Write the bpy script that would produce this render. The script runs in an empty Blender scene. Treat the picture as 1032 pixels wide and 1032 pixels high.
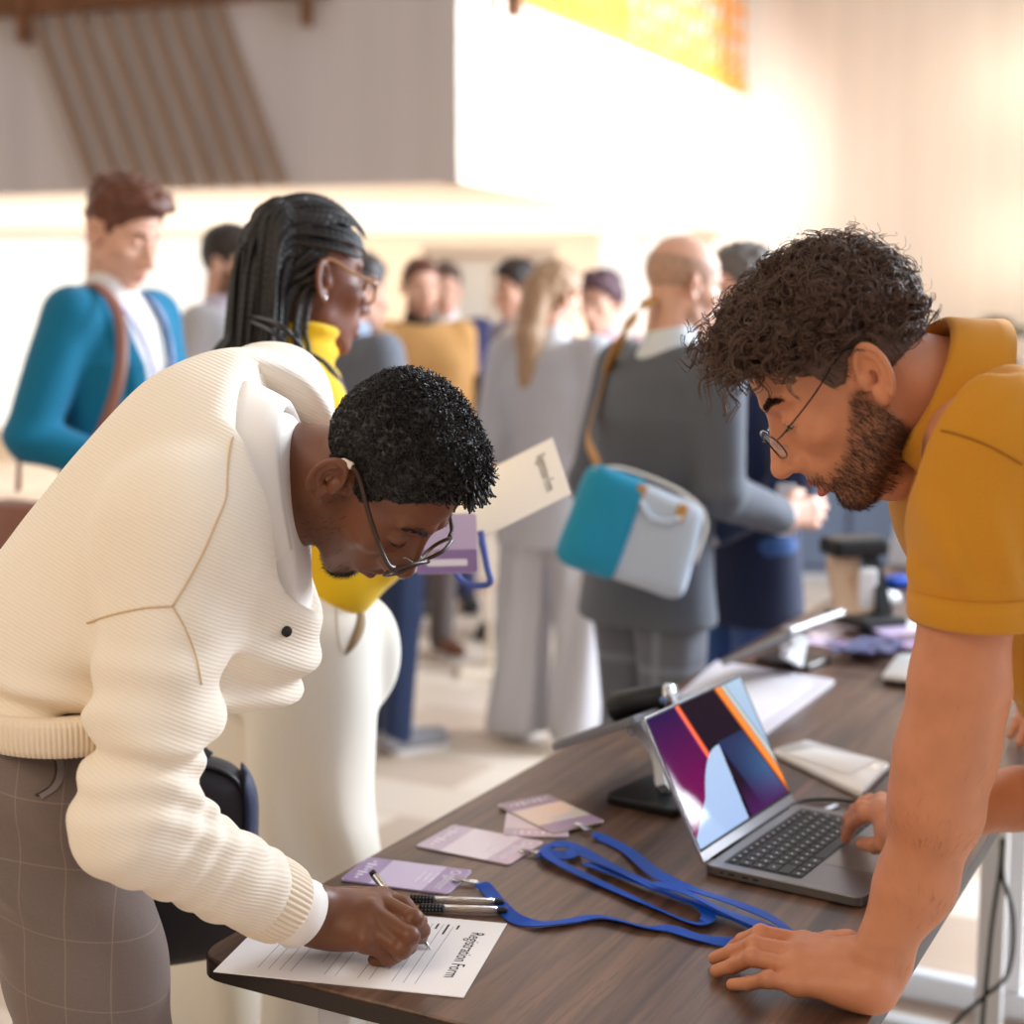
import bpy, bmesh, math, random
import numpy as np
from mathutils import Vector, Matrix

rng = np.random.default_rng(11)
random.seed(5)
scene = bpy.context.scene
COL = scene.collection
PI = math.pi
def A(*a): return np.array(a, dtype=float)
def nrm(v):
    v = np.asarray(v, float)
    return v / (np.linalg.norm(v) + 1e-12)

# ------------------------------------------------------------------ camera model (used to lay the place out in metres)
CAM_Z = 1.475
FPX = 1500.0
PITCH = math.atan(186 / FPX)
CP, SP = math.cos(PITCH), math.sin(PITCH)
TABLE_Z = 0.74
def P(u, v, y):
    d = 516 - v
    ry = FPX * CP + d * SP
    return A((u - 516) / ry * y, y, CAM_Z + (d * CP - FPX * SP) / ry * y)
def T(u, v, z=TABLE_Z):
    d = 516 - v
    ry = FPX * CP + d * SP
    rz = d * CP - FPX * SP
    k = (z - CAM_Z) / rz
    return A((u - 516) * k, ry * k, z)

# ------------------------------------------------------------------ objects
def put(o, parent=None):
    COL.objects.link(o)
    if parent is not None:
        o.parent = parent
    return o
def wloc(o):
    v = np.zeros(3)
    while o is not None:
        v += np.array(o.location)
        o = o.parent
    return v
def tag(o, label=None, cat=None, group=None, kind=None):
    if label: o['label'] = label
    if cat: o['category'] = cat
    if group: o['group'] = group
    if kind: o['kind'] = kind
    return o
def thing(name, label, cat, loc, group=None):
    o = bpy.data.objects.new(name, None)
    o.empty_display_size = 0.05
    o.location = loc
    put(o)
    return tag(o, label, cat, group)
def mk(name, V, F, mat, parent=None, smooth=True, fm=None, col=None, base=None):
    """ONE mesh object from world-space vertices; a top-level one gets its origin at its base"""
    V = np.asarray(V, float).reshape(-1, 3)
    if parent is not None:
        org = wloc(parent)
    else:
        lo, hi = V.min(0), V.max(0)
        org = A((lo[0] + hi[0]) / 2, (lo[1] + hi[1]) / 2, lo[2]) if base is None else np.asarray(base, float)
    me = bpy.data.meshes.new(name)
    V = V - org
    if isinstance(F, np.ndarray):
        n, k = F.shape
        me.vertices.add(len(V)); me.vertices.foreach_set('co', V.astype(np.float32).ravel())
        me.loops.add(n * k); me.loops.foreach_set('vertex_index', F.astype(np.int32).ravel())
        me.polygons.add(n)
        me.polygons.foreach_set('loop_start', (np.arange(n) * k).astype(np.int32))
        me.polygons.foreach_set('loop_total', np.full(n, k, np.int32))
        me.update(calc_edges=True)
    else:
        me.from_pydata([tuple(v) for v in V], [], [tuple(int(i) for i in f) for f in F])
    me.validate()
    mats = mat if isinstance(mat, (list, tuple)) else [mat]
    for m in mats: me.materials.append(m)
    if fm is not None and len(fm) == len(me.polygons):
        me.polygons.foreach_set('material_index', np.asarray(fm, np.int32))
    me.polygons.foreach_set('use_smooth', np.full(len(me.polygons), bool(smooth)))
    if col is not None:
        at = me.color_attributes.new('mask', 'FLOAT_COLOR', 'POINT')
        c4 = np.ones((len(V), 4), np.float32); c4[:, :3] = col
        at.data.foreach_set('color', c4.ravel())
    o = bpy.data.objects.new(name, me)
    put(o, parent)
    if parent is None: o.location = org
    return o
def struct(name, V, F, mat, smooth=False):
    o = mk(name, V, F, mat, smooth=smooth)
    o['kind'] = 'structure'
    return o
class MB:
    """collects geometry of one part"""
    def __init__(s): s.V = []; s.F = []; s.M = []; s.n = 0
    def add(s, V, F, m=0):
        V = np.asarray(V, float).reshape(-1, 3)
        s.V.append(V)
        for f in F: s.F.append([int(i) + s.n for i in f]); s.M.append(m)
        s.n += len(V)
        return s
    def build(s, name, mat, parent=None, smooth=False, **k):
        return mk(name, np.concatenate(s.V), s.F, mat, parent, smooth, fm=s.M, **k)

def bm_arrays(bm):
    bm.verts.index_update()
    V = np.array([v.co[:] for v in bm.verts])
    F = [[v.index for v in f.verts] for f in bm.faces]
    bm.free()
    return V, F
def frame(x, y, z): return np.array([x, y, z], float)      # rows = local axes in world
def rotz(a): return frame((math.cos(a), math.sin(a), 0), (-math.sin(a), math.cos(a), 0), (0, 0, 1))
def rbox(c, s, R=None, bev=0.002, seg=2):
    bm = bmesh.new(); bmesh.ops.create_cube(bm, size=1)
    for v in bm.verts: v.co = Vector((v.co[0] * s[0], v.co[1] * s[1], v.co[2] * s[2]))
    if bev > 0:
        bmesh.ops.bevel(bm, geom=list(bm.edges), offset=min(bev, .45 * min(s)), segments=seg, affect='EDGES', profile=.5)
    V, F = bm_arrays(bm)
    if R is not None: V = V @ np.asarray(R)
    return V + np.asarray(c, float), F
def rpoly(pts, r=0.0, n=5):
    """polygon with rounded corners"""
    pts = [np.asarray(p, float) for p in pts]
    if not hasattr(r, '__len__') and r <= 0: return np.array(pts)
    out = []
    N = len(pts)
    for i in range(N):
        p, a, b = pts[i], pts[i - 1], pts[(i + 1) % N]
        ri = r[i] if hasattr(r, '__len__') else r
        if ri <= 0: out.append(p); continue
        da, db = nrm(a - p), nrm(b - p)
        for k in range(n + 1):
            t = k / n
            q = p + da * ri * (1 - t) ** 2 + db * ri * t ** 2
            out.append(q)
    return np.array(out)
def prism(poly, h0, h1, org=(0, 0, 0), R=None, bev=0.0):
    """polygon (2D local x,y) extruded from h0 to h1 along local z"""
    n = len(poly)
    if bev > 0:
        cen = poly.mean(0)
        sh = poly + (cen - poly) / np.linalg.norm(cen - poly, axis=1)[:, None] * bev
        L = [np.c_[sh, np.full(n, h0)], np.c_[poly, np.full(n, h0 + bev)], np.c_[poly, np.full(n, h1 - bev)], np.c_[sh, np.full(n, h1)]]
    else:
        L = [np.c_[poly, np.full(n, h0)], np.c_[poly, np.full(n, h1)]]
    V = np.concatenate(L)
    F = [list(range(n))[::-1], [(len(L) - 1) * n + i for i in range(n)]]
    for l in range(len(L) - 1):
        for i in range(n):
            j = (i + 1) % n
            F.append([l * n + i, l * n + j, (l + 1) * n + j, (l + 1) * n + i])
    if R is not None: V = V @ np.asarray(R)
    return V + np.asarray(org, float), F
def sweep(path, prof, up=None, closed_prof=True, caps=True, scale=None):
    """profile (k,2) swept along path (n,3); up: (3,) or (n,3) normal hint"""
    path = np.asarray(path, float); n = len(path)
    t = np.gradient(path, axis=0); t /= np.linalg.norm(t, axis=1)[:, None] + 1e-12
    if up is None: up = A(0, 0, 1) if abs(t[:, 2]).max() < .95 else A(.3, .9, .1)
    up = np.broadcast_to(np.asarray(up, float), (n, 3))
    s = np.cross(t, up); s /= np.linalg.norm(s, axis=1)[:, None] + 1e-12
    w = np.cross(s, t)
    k = len(prof)
    sc = np.ones(n) if scale is None else np.asarray(scale, float)
    V = path[:, None] + (s[:, None] * prof[None, :, 0:1] + w[:, None] * prof[None, :, 1:2]) * sc[:, None, None]
    V = V.reshape(-1, 3)
    F = []
    for i in range(n - 1):
        for j in range(k if closed_prof else k - 1):
            a = i * k + j; b = i * k + (j + 1) % k
            F.append([a, b, b + k, a + k])
    if caps and closed_prof:
        F.append(list(range(k))[::-1]); F.append([(n - 1) * k + j for j in range(k)])
    return V, F
def circ(r, n=10, ry=None):
    a = np.arange(n) * 2 * PI / n
    return np.c_[np.cos(a) * r, np.sin(a) * (r if ry is None else ry)]
def tube(path, r, n=10, scale=None, up=None):
    return sweep(path, circ(r, n), up=up, scale=scale)
def tubes(Pth, R, sides=4):
    """many tapered tubes at once: Pth (n,k,3), R (n,k)"""
    Pth = np.asarray(Pth, float); n, k, _ = Pth.shape
    R = np.broadcast_to(R, (n, k))
    t = np.gradient(Pth, axis=1); t /= np.linalg.norm(t, axis=2, keepdims=True) + 1e-12
    ref = rng.normal(size=(n, 1, 3)); ref /= np.linalg.norm(ref, axis=2, keepdims=True)
    s = np.cross(t, np.broadcast_to(ref, t.shape)); s /= np.linalg.norm(s, axis=2, keepdims=True) + 1e-9
    w = np.cross(s, t)
    a = np.arange(sides) * 2 * PI / sides
    V = Pth[:, :, None] + R[:, :, None, None] * (s[:, :, None] * np.cos(a)[None, None, :, None] + w[:, :, None] * np.sin(a)[None, None, :, None])
    idx = np.arange(n * k * sides).reshape(n, k, sides)
    a0 = idx[:, :-1]; a1 = idx[:, 1:]
    F = np.stack([a0, np.roll(a0, -1, 2), np.roll(a1, -1, 2), a1], -1).reshape(-1, 4)
    return V.reshape(-1, 3), F
def spline(pts, n=40):
    """Catmull-Rom through points"""
    p = np.asarray(pts, float); m = len(p)
    p = np.vstack([2 * p[0] - p[1], p, 2 * p[-1] - p[-2]])
    tt = np.linspace(0, m - 1 - 1e-6, n); i = tt.astype(int); f = (tt - i)[:, None]
    a, b, c, d = p[i], p[i + 1], p[i + 2], p[i + 3]
    return .5 * (2 * b + (c - a) * f + (2 * a - 5 * b + 4 * c - d) * f ** 2 + (3 * b - a - 3 * c + d) * f ** 3)
def text_mesh(s, size=1.0, align='LEFT'):
    cu = bpy.data.curves.new('t', 'FONT'); cu.body = s; cu.size = size; cu.align_x = align; cu.resolution_u = 3
    ob = bpy.data.objects.new('t', cu); COL.objects.link(ob)
    dg = bpy.context.evaluated_depsgraph_get(); ev = ob.evaluated_get(dg); me = ev.to_mesh()
    V = np.array([v.co[:] for v in me.vertices]); F = [list(p.vertices) for p in me.polygons]
    ev.to_mesh_clear(); bpy.data.objects.remove(ob); bpy.data.curves.remove(cu)
    return V, F

# ------------------------------------------------------------------ signed distance fields -> one continuous mesh
def cap(p, a, b, ra, rb=None):
    rb = ra if rb is None else rb
    a = np.asarray(a, float); ab = np.asarray(b, float) - a
    t = np.clip(((p - a) @ ab) / (ab @ ab + 1e-12), 0, 1)
    q = p - a - t[:, None] * ab
    return np.sqrt((q * q).sum(1)) - (ra + (rb - ra) * t)
def ell(p, c, r, R=None):
    q = p - np.asarray(c, float)
    if R is not None: q = q @ np.asarray(R, float).T
    r = np.asarray(r, float)
    k0 = np.sqrt(((q / r) ** 2).sum(1)); k1 = np.sqrt(((q / r ** 2) ** 2).sum(1))
    return k0 * (k0 - 1) / np.maximum(k1, 1e-6)
def su(a, b, k):
    h = np.clip(.5 + .5 * (b - a) / k, 0, 1)
    return b + (a - b) * h - k * h * (1 - h)
def smax(a, b, k): return -su(-a, -b, k)
def sub(a, b, k): return -su(-a, b, k)
def chain(p, pts, rs, k=.02):
    d = None
    for i in range(len(pts) - 1):
        c = cap(p, pts[i], pts[i + 1], rs[i], rs[i + 1])
        d = c if d is None else su(d, c, k)
    return d
def loft(q, zs, rx, ry, cx=None, cy=None, ang=None, capk=.02, e=2.0):
    """elliptic sections along local z"""
    z = q[:, 2]
    RX = np.interp(z, zs, rx); RY = np.interp(z, zs, ry)
    x = q[:, 0] - (np.interp(z, zs, cx) if cx is not None else 0)
    y = q[:, 1] - (np.interp(z, zs, cy) if cy is not None else 0)
    if ang is not None:
        a = np.interp(z, zs, ang); c, s = np.cos(a), np.sin(a)
        x, y = c * x + s * y, -s * x + c * y
    k0 = (np.abs(x / RX) ** e + np.abs(y / RY) ** e) ** (1 / e)
    d = (k0 - 1) * np.minimum(RX, RY)
    return smax(d, np.maximum(z - zs[-1], zs[0] - z), capk)
_perm = np.random.default_rng(3).random(4096)
def vnoise(p, f, seed=0):
    q = p * f; i = np.floor(q).astype(np.int64); t = q - i; t = t * t * (3 - 2 * t)
    def h(a, b, c): return _perm[((i[:, 0] + a) * 73856093 ^ (i[:, 1] + b) * 19349663 ^ (i[:, 2] + c) * 83492791 ^ seed * 2654435) & 4095]
    x, y, z = t[:, 0], t[:, 1], t[:, 2]
    r = 0
    for a in (0, 1):
        for b in (0, 1):
            for c in (0, 1):
                r = r + h(a, b, c) * (x if a else 1 - x) * (y if b else 1 - y) * (z if c else 1 - z)
    return r * 2 - 1
def _eval(f, pts, ch=120000):
    if len(pts) == 0: return np.zeros(0)
    return np.concatenate([f(pts[i:i + ch]) for i in range(0, len(pts), ch)])
def polygonize(f, lo, hi, h, B=6, slack=1.5):
    lo = np.asarray(lo, float); hi = np.asarray(hi, float)
    n = np.ceil((hi - lo) / h).astype(int) + 1
    nb = -(-n // B); n = nb * B
    g = np.stack(np.meshgrid(*[np.arange(k) for k in nb], indexing='ij'), -1).reshape(-1, 3)
    d = _eval(f, lo + (g * B + (B - 1) / 2) * h)
    keep = np.abs(d) < B * h * .87 * slack
    S = np.where(d > 0, 1, -1).astype(np.float32).reshape(nb)
    W = np.repeat(np.repeat(np.repeat(S, B, 0), B, 1), B, 2)
    off = np.stack(np.meshgrid(*[np.arange(B)] * 3, indexing='ij'), -1).reshape(-1, 3)
    pts = (g[keep][:, None] * B + off[None]).reshape(-1, 3)
    W[pts[:, 0], pts[:, 1], pts[:, 2]] = _eval(f, lo + pts * h)
    s = W < 0
    cells, poss, quads = [], [], []
    N = np.array(W.shape)
    for a in range(3):
        b, c = (a + 1) % 3, (a + 2) % 3
        s0 = np.take(s, np.arange(N[a] - 1), a); s1 = np.take(s, np.arange(1, N[a]), a)
        ii = np.argwhere(s0 != s1)
        ii = ii[(ii[:, b] > 0) & (ii[:, c] > 0)]
        if len(ii) == 0: continue
        e = np.zeros(3, int); e[a] = 1; eb = np.zeros(3, int); eb[b] = 1; ec = np.zeros(3, int); ec[c] = 1
        v0 = W[ii[:, 0], ii[:, 1], ii[:, 2]]; jj = ii + e; v1 = W[jj[:, 0], jj[:, 1], jj[:, 2]]
        t = v0 / (v0 - v1); pos = ii + t[:, None] * e
        q = [np.ravel_multi_index((ii - x).T, N) for x in (0 * eb, eb, eb + ec, ec)]
        q = np.stack(q, 1); flip = v0 > 0; q[flip] = q[flip][:, ::-1]
        quads.append(q)
        for k in range(4): cells.append(q[:, k]); poss.append(pos)
    if not quads: raise RuntimeError('empty surface')
    cells = np.concatenate(cells); poss = np.concatenate(poss); quads = np.concatenate(quads)
    u, inv = np.unique(cells, return_inverse=True)
    cnt = np.bincount(inv)
    V = np.stack([np.bincount(inv, poss[:, k]) / cnt for k in range(3)], 1)
    F = np.searchsorted(u, quads)
    V = V * h + lo
    # two Newton steps pull the vertices onto the surface
    ee = h * .25
    dv = _eval(f, V)
    G = np.stack([_eval(f, V + ee * np.eye(3)[k]) - dv for k in range(3)], 1) / ee
    g2 = (G * G).sum(1)
    st = -(dv / np.maximum(g2, .25))[:, None] * G
    st = np.clip(st, -h * .4, h * .4)
    return V + st, F
def join(parts):
    Vs, Fs, n = [], [], 0
    for V, F in parts:
        Vs.append(V); Fs.append(F + n); n += len(V)
    return np.concatenate(Vs), np.concatenate(Fs)
def drop(V, F, test):
    """drop the faces whose centre passes the test"""
    c = V[F].mean(1); F = F[~test(c)]
    u, inv = np.unique(F, return_inverse=True)
    return V[u], inv.reshape(F.shape)
def grad(f, p, e=.002):
    d = f(p)
    return np.stack([f(p + e * np.eye(3)[k]) - d for k in range(3)], 1) / e, d
# ------------------------------------------------------------------ materials
def new_mat(name):
    m = bpy.data.materials.new(name); m.use_nodes = True
    nt = m.node_tree; b = nt.nodes['Principled BSDF']
    return m, nt, b
def lin(c):
    return tuple(((x / 12.92) if x <= .04045 else ((x + .055) / 1.055) ** 2.4) for x in c)
def rgb(r, g, b): return lin((r / 255, g / 255, b / 255)) + (1,)
def plain(name, c, rough=.5, metal=0.0, spec=.5, sheen=0.0, bump=0.0, bscale=300, var=0.0, vscale=20, coat=0.0, trans=0.0, ior=1.45, emit=None, estr=0):
    m, nt, b = new_mat(name)
    b.inputs['Base Color'].default_value = c; b.inputs['Roughness'].default_value = rough
    b.inputs['Metallic'].default_value = metal; b.inputs['Specular IOR Level'].default_value = spec
    b.inputs['Sheen Weight'].default_value = sheen; b.inputs['Coat Weight'].default_value = coat
    b.inputs['Transmission Weight'].default_value = trans; b.inputs['IOR'].default_value = ior
    if emit:
        b.inputs['Emission Color'].default_value = emit; b.inputs['Emission Strength'].default_value = estr
    tc = nt.nodes.new('ShaderNodeTexCoord')
    if bump:
        n = nt.nodes.new('ShaderNodeTexNoise'); n.inputs['Scale'].default_value = bscale; n.inputs['Detail'].default_value = 3
        bp = nt.nodes.new('ShaderNodeBump'); bp.inputs['Strength'].default_value = bump; bp.inputs['Distance'].default_value = .002
        nt.links.new(tc.outputs['Object'], n.inputs['Vector']); nt.links.new(n.outputs['Fac'], bp.inputs['Height'])
        nt.links.new(bp.outputs['Normal'], b.inputs['Normal'])
    if var:
        n = nt.nodes.new('ShaderNodeTexNoise'); n.inputs['Scale'].default_value = vscale; n.inputs['Detail'].default_value = 4
        nt.links.new(tc.outputs['Object'], n.inputs['Vector'])
        mx = nt.nodes.new('ShaderNodeMix'); mx.data_type = 'RGBA'
        mx.inputs[6].default_value = tuple(x * (1 - var) for x in c[:3]) + (1,)
        mx.inputs[7].default_value = tuple(min(1, x * (1 + var)) for x in c[:3]) + (1,)
        nt.links.new(n.outputs['Fac'], mx.inputs[0]); nt.links.new(mx.outputs[2], b.inputs['Base Color'])
    return m
def node(nt, t, **k):
    n = nt.nodes.new(t)
    for a, v in k.items(): setattr(n, a, v)
    return n
def mix(nt, fac, a, b):
    mx = node(nt, 'ShaderNodeMix', data_type='RGBA')
    for i, x in ((0, fac), (6, a), (7, b)):
        if isinstance(x, bpy.types.NodeSocket): nt.links.new(x, mx.inputs[i])
        else: mx.inputs[i].default_value = x
    return mx.outputs[2]
def mth(nt, op, a, b=None, c=None):
    n = node(nt, 'ShaderNodeMath', operation=op)
    for i, x in enumerate((a, b, c)):
        if x is None: continue
        if isinstance(x, bpy.types.NodeSocket): nt.links.new(x, n.inputs[i])
        else: n.inputs[i].default_value = x
    return n.outputs[0]
def skin(name, base, lip, hairc, rough=.48, sss=.05, spec=.4):
    """skin whose lips and stubble follow the mesh's own mask attribute"""
    m, nt, b = new_mat(name)
    at = node(nt, 'ShaderNodeAttribute', attribute_name='mask')
    sep = node(nt, 'ShaderNodeSeparateColor'); nt.links.new(at.outputs['Color'], sep.inputs[0])
    tc = node(nt, 'ShaderNodeTexCoord')
    n1 = node(nt, 'ShaderNodeTexNoise'); n1.inputs['Scale'].default_value = 28; n1.inputs['Detail'].default_value = 5
    nt.links.new(tc.outputs['Object'], n1.inputs['Vector'])
    c = mix(nt, n1.outputs['Fac'], tuple(x * .82 for x in base[:3]) + (1,), tuple(min(1, x * 1.18) for x in base[:3]) + (1,))
    n2 = node(nt, 'ShaderNodeTexNoise'); n2.inputs['Scale'].default_value = 550; n2.inputs['Detail'].default_value = 2
    nt.links.new(tc.outputs['Object'], n2.inputs['Vector'])
    c = mix(nt, sep.outputs[0], c, lip)
    c = mix(nt, sep.outputs[1], c, hairc)
    c = mix(nt, sep.outputs[2], c, tuple(min(1, x * 1.25 + .08) for x in base[:3]) + (1,))
    nt.links.new(c, b.inputs['Base Color'])
    bp = node(nt, 'ShaderNodeBump'); bp.inputs['Strength'].default_value = .25; bp.inputs['Distance'].default_value = .001
    nt.links.new(n2.outputs['Fac'], bp.inputs['Height']); nt.links.new(bp.outputs['Normal'], b.inputs['Normal'])
    b.inputs['Roughness'].default_value = rough; b.inputs['Specular IOR Level'].default_value = spec
    b.inputs['Subsurface Weight'].default_value = sss
    b.inputs['Subsurface Radius'].default_value = (.012, .005, .003); b.inputs['Subsurface Scale'].default_value = 1
    return m
def axis_wave(nt, vec, freq):
    """0..1 ridges along a direction of object space (vec), freq ridges per metre"""
    tc = node(nt, 'ShaderNodeTexCoord')
    d = node(nt, 'ShaderNodeVectorMath', operation='DOT_PRODUCT'); d.inputs[1].default_value = tuple(vec)
    nt.links.new(tc.outputs['Object'], d.inputs[0])
    s = mth(nt, 'SINE', mth(nt, 'MULTIPLY', d.outputs['Value'], freq * 2 * PI))
    return mth(nt, 'MULTIPLY_ADD', s, .5, .5)
def knit(name, c, vec, freq, vec2, freq2, strength=.5, dist=.0015, sheen=.2, rough=.85, dark=.85):
    m, nt, b = new_mat(name)
    w1 = axis_wave(nt, vec, freq); w2 = axis_wave(nt, vec2, freq2)
    tc = node(nt, 'ShaderNodeTexCoord'); n = node(nt, 'ShaderNodeTexNoise'); n.inputs['Scale'].default_value = 400
    nt.links.new(tc.outputs['Object'], n.inputs['Vector'])
    h = mth(nt, 'ADD', mth(nt, 'MULTIPLY', w1, mth(nt, 'MULTIPLY_ADD', w2, .5, .5)), mth(nt, 'MULTIPLY', n.outputs['Fac'], .4))
    bp = node(nt, 'ShaderNodeBump'); bp.inputs['Strength'].default_value = strength; bp.inputs['Distance'].default_value = dist
    nt.links.new(h, bp.inputs['Height']); nt.links.new(bp.outputs['Normal'], b.inputs['Normal'])
    nt.links.new(mix(nt, h, tuple(x * dark for x in c[:3]) + (1,), c), b.inputs['Base Color'])
    b.inputs['Roughness'].default_value = rough; b.inputs['Sheen Weight'].default_value = sheen
    b.inputs['Specular IOR Level'].default_value = .2
    return m
def cloth(name, c, rough=.85, var=.08, sheen=.15, bump=.35, bscale=900, check=None):
    m, nt, b = new_mat(name)
    tc = node(nt, 'ShaderNodeTexCoord'); n = node(nt, 'ShaderNodeTexNoise'); n.inputs['Scale'].default_value = bscale; n.inputs['Detail'].default_value = 2
    nt.links.new(tc.outputs['Object'], n.inputs['Vector'])
    col = mix(nt, n.outputs['Fac'], tuple(x * (1 - 2 * var) for x in c[:3]) + (1,), tuple(min(1, x * (1 + 2 * var)) for x in c[:3]) + (1,))
    if check:
        for vec, per, wd, cc, amt in check:
            d = node(nt, 'ShaderNodeVectorMath', operation='DOT_PRODUCT'); d.inputs[1].default_value = vec
            nt.links.new(tc.outputs['Object'], d.inputs[0])
            fr = mth(nt, 'FRACT', mth(nt, 'MULTIPLY', d.outputs['Value'], 1 / per))
            ln = mth(nt, 'MULTIPLY', mth(nt, 'LESS_THAN', fr, wd / per), amt)
            col = mix(nt, ln, col, cc)
    nt.links.new(col, b.inputs['Base Color'])
    bp = node(nt, 'ShaderNodeBump'); bp.inputs['Strength'].default_value = bump; bp.inputs['Distance'].default_value = .0008
    nt.links.new(n.outputs['Fac'], bp.inputs['Height']); nt.links.new(bp.outputs['Normal'], b.inputs['Normal'])
    b.inputs['Roughness'].default_value = rough; b.inputs['Sheen Weight'].default_value = sheen; b.inputs['Specular IOR Level'].default_value = .25
    return m
def hairm(name, c, rough=.42, spec=.5):
    m, nt, b = new_mat(name)
    tc = node(nt, 'ShaderNodeTexCoord'); n = node(nt, 'ShaderNodeTexNoise'); n.inputs['Scale'].default_value = 90; n.inputs['Detail'].default_value = 2
    nt.links.new(tc.outputs['Object'], n.inputs['Vector'])
    nt.links.new(mix(nt, n.outputs['Fac'], tuple(x * .55 for x in c[:3]) + (1,), tuple(min(1, x * 1.5) for x in c[:3]) + (1,)), b.inputs['Base Color'])
    b.inputs['Roughness'].default_value = rough; b.inputs['Specular IOR Level'].default_value = spec
    return m
def wood(name, dark, light, along, rough=.36, spec=.5):
    """wood-look laminate; along = grain direction in the object"""
    m, nt, b = new_mat(name)
    tc = node(nt, 'ShaderNodeTexCoord')
    al = nrm(along); ac = A(-al[1], al[0], 0)
    cx = node(nt, 'ShaderNodeCombineXYZ')
    for i, (vec, s) in enumerate(((al, 1.6), (ac, 26), (A(0, 0, 1), 26))):
        d = node(nt, 'ShaderNodeVectorMath', operation='DOT_PRODUCT'); d.inputs[1].default_value = tuple(vec * s)
        nt.links.new(tc.outputs['Object'], d.inputs[0]); nt.links.new(d.outputs['Value'], cx.inputs[i])
    n1 = node(nt, 'ShaderNodeTexNoise'); n1.inputs['Scale'].default_value = 1.0; n1.inputs['Detail'].default_value = 8; n1.inputs['Distortion'].default_value = .6
    n1.inputs['Roughness'].default_value = .62
    nt.links.new(cx.outputs[0], n1.inputs['Vector'])
    n2 = node(nt, 'ShaderNodeTexNoise'); n2.inputs['Scale'].default_value = 5.0; n2.inputs['Detail'].default_value = 4
    nt.links.new(cx.outputs[0], n2.inputs['Vector'])
    r = node(nt, 'ShaderNodeValToRGB'); r.color_ramp.elements[0].position = .33; r.color_ramp.elements[1].position = .68
    r.color_ramp.elements[0].color = dark; r.color_ramp.elements[1].color = light
    nt.links.new(n1.outputs['Fac'], r.inputs['Fac'])
    fine = mth(nt, 'MULTIPLY', mth(nt, 'LESS_THAN', n2.outputs['Fac'], .42), .35)
    nt.links.new(mix(nt, fine, r.outputs['Color'], dark), b.inputs['Base Color'])
    bp = node(nt, 'ShaderNodeBump'); bp.inputs['Strength'].default_value = .12; bp.inputs['Distance'].default_value = .001
    nt.links.new(n2.outputs['Fac'], bp.inputs['Height']); nt.links.new(bp.outputs['Normal'], b.inputs['Normal'])
    b.inputs['Roughness'].default_value = rough; b.inputs['Specular IOR Level'].default_value = spec
    return m
def glassm(name, tint=(1, 1, 1, 1), k=1.0):
    m, nt, b = new_mat(name)
    out = nt.nodes['Material Output']
    tr = node(nt, 'ShaderNodeBsdfTransparent'); tr.inputs[0].default_value = tint
    gl = node(nt, 'ShaderNodeBsdfGlossy'); gl.inputs['Roughness'].default_value = .02
    fr = node(nt, 'ShaderNodeFresnel'); fr.inputs[0].default_value = 1.5
    ms = node(nt, 'ShaderNodeMixShader')
    nt.links.new(mth(nt, 'MULTIPLY', fr.outputs[0], k), ms.inputs[0]); nt.links.new(tr.outputs[0], ms.inputs[1]); nt.links.new(gl.outputs[0], ms.inputs[2])
    nt.links.new(ms.outputs[0], out.inputs['Surface'])
    return m
M = {}
M['white_paint'] = plain('white_paint', rgb(238, 234, 228), .6, var=.03, vscale=3)
M['paper'] = plain('paper', rgb(244, 240, 240), .75, spec=.2)
M['ink'] = plain('ink', rgb(40, 38, 44), .8, spec=.1)
M['ink_soft'] = plain('ink_soft', rgb(150, 146, 152), .8, spec=.1)
M['white_metal'] = plain('white_metal', rgb(232, 234, 238), .35, spec=.5)
M['black_plastic'] = plain('black_plastic', rgb(22, 21, 23), .42)
M['black_rubber'] = plain('black_rubber', rgb(16, 16, 17), .6)
M['grey_alu'] = plain('grey_alu', rgb(122, 118, 118), .36, metal=.85)
M['silver'] = plain('silver', rgb(214, 214, 218), .25, metal=1)
M['white_plastic'] = plain('white_plastic', rgb(240, 242, 245), .3)
M['clear_plastic'] = plain('clear_plastic', rgb(228, 222, 218), .12, trans=.75)
M['lanyard'] = cloth('lanyard_blue', rgb(2, 74, 182), rough=.5, var=.1, bscale=1500, sheen=0)
M['gold'] = plain('gold', rgb(205, 160, 90), .3, metal=1)
# ------------------------------------------------------------------ the hall
D = nrm(A(.471, .882, 0))            # along the tables and the balcony side
NV = A(D[1], -D[0], 0)               # across the tables, towards the right
UP = A(0, 0, 1)

def floor_mat():
    m, nt, b = new_mat('floor_tiles')
    tc = node(nt, 'ShaderNodeTexCoord'); mp = node(nt, 'ShaderNodeMapping'); mp.inputs['Rotation'].default_value = (0, 0, math.radians(28))
    nt.links.new(tc.outputs['Object'], mp.inputs['Vector'])
    br = node(nt, 'ShaderNodeTexBrick'); br.offset = .5
    br.inputs['Color1'].default_value = rgb(232, 216, 198); br.inputs['Color2'].default_value = rgb(160, 122, 90); br.inputs['Mortar'].default_value = rgb(196, 172, 148)
    br.inputs['Scale'].default_value = 1.0; br.inputs['Brick Width'].default_value = .62; br.inputs['Row Height'].default_value = .30
    br.inputs['Mortar Size'].default_value = .004; br.inputs['Bias'].default_value = -.25
    nt.links.new(mp.outputs[0], br.inputs['Vector'])
    n = node(nt, 'ShaderNodeTexNoise'); n.inputs['Scale'].default_value = 2.2; n.inputs['Detail'].default_value = 5; n.inputs['Distortion'].default_value = .8
    nt.links.new(tc.outputs['Object'], n.inputs['Vector'])
    c = mix(nt, mth(nt, 'MULTIPLY', n.outputs['Fac'], .45), br.outputs['Color'], rgb(232, 220, 208))
    nt.links.new(c, b.inputs['Base Color']); b.inputs['Roughness'].default_value = .32
    return m
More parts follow.
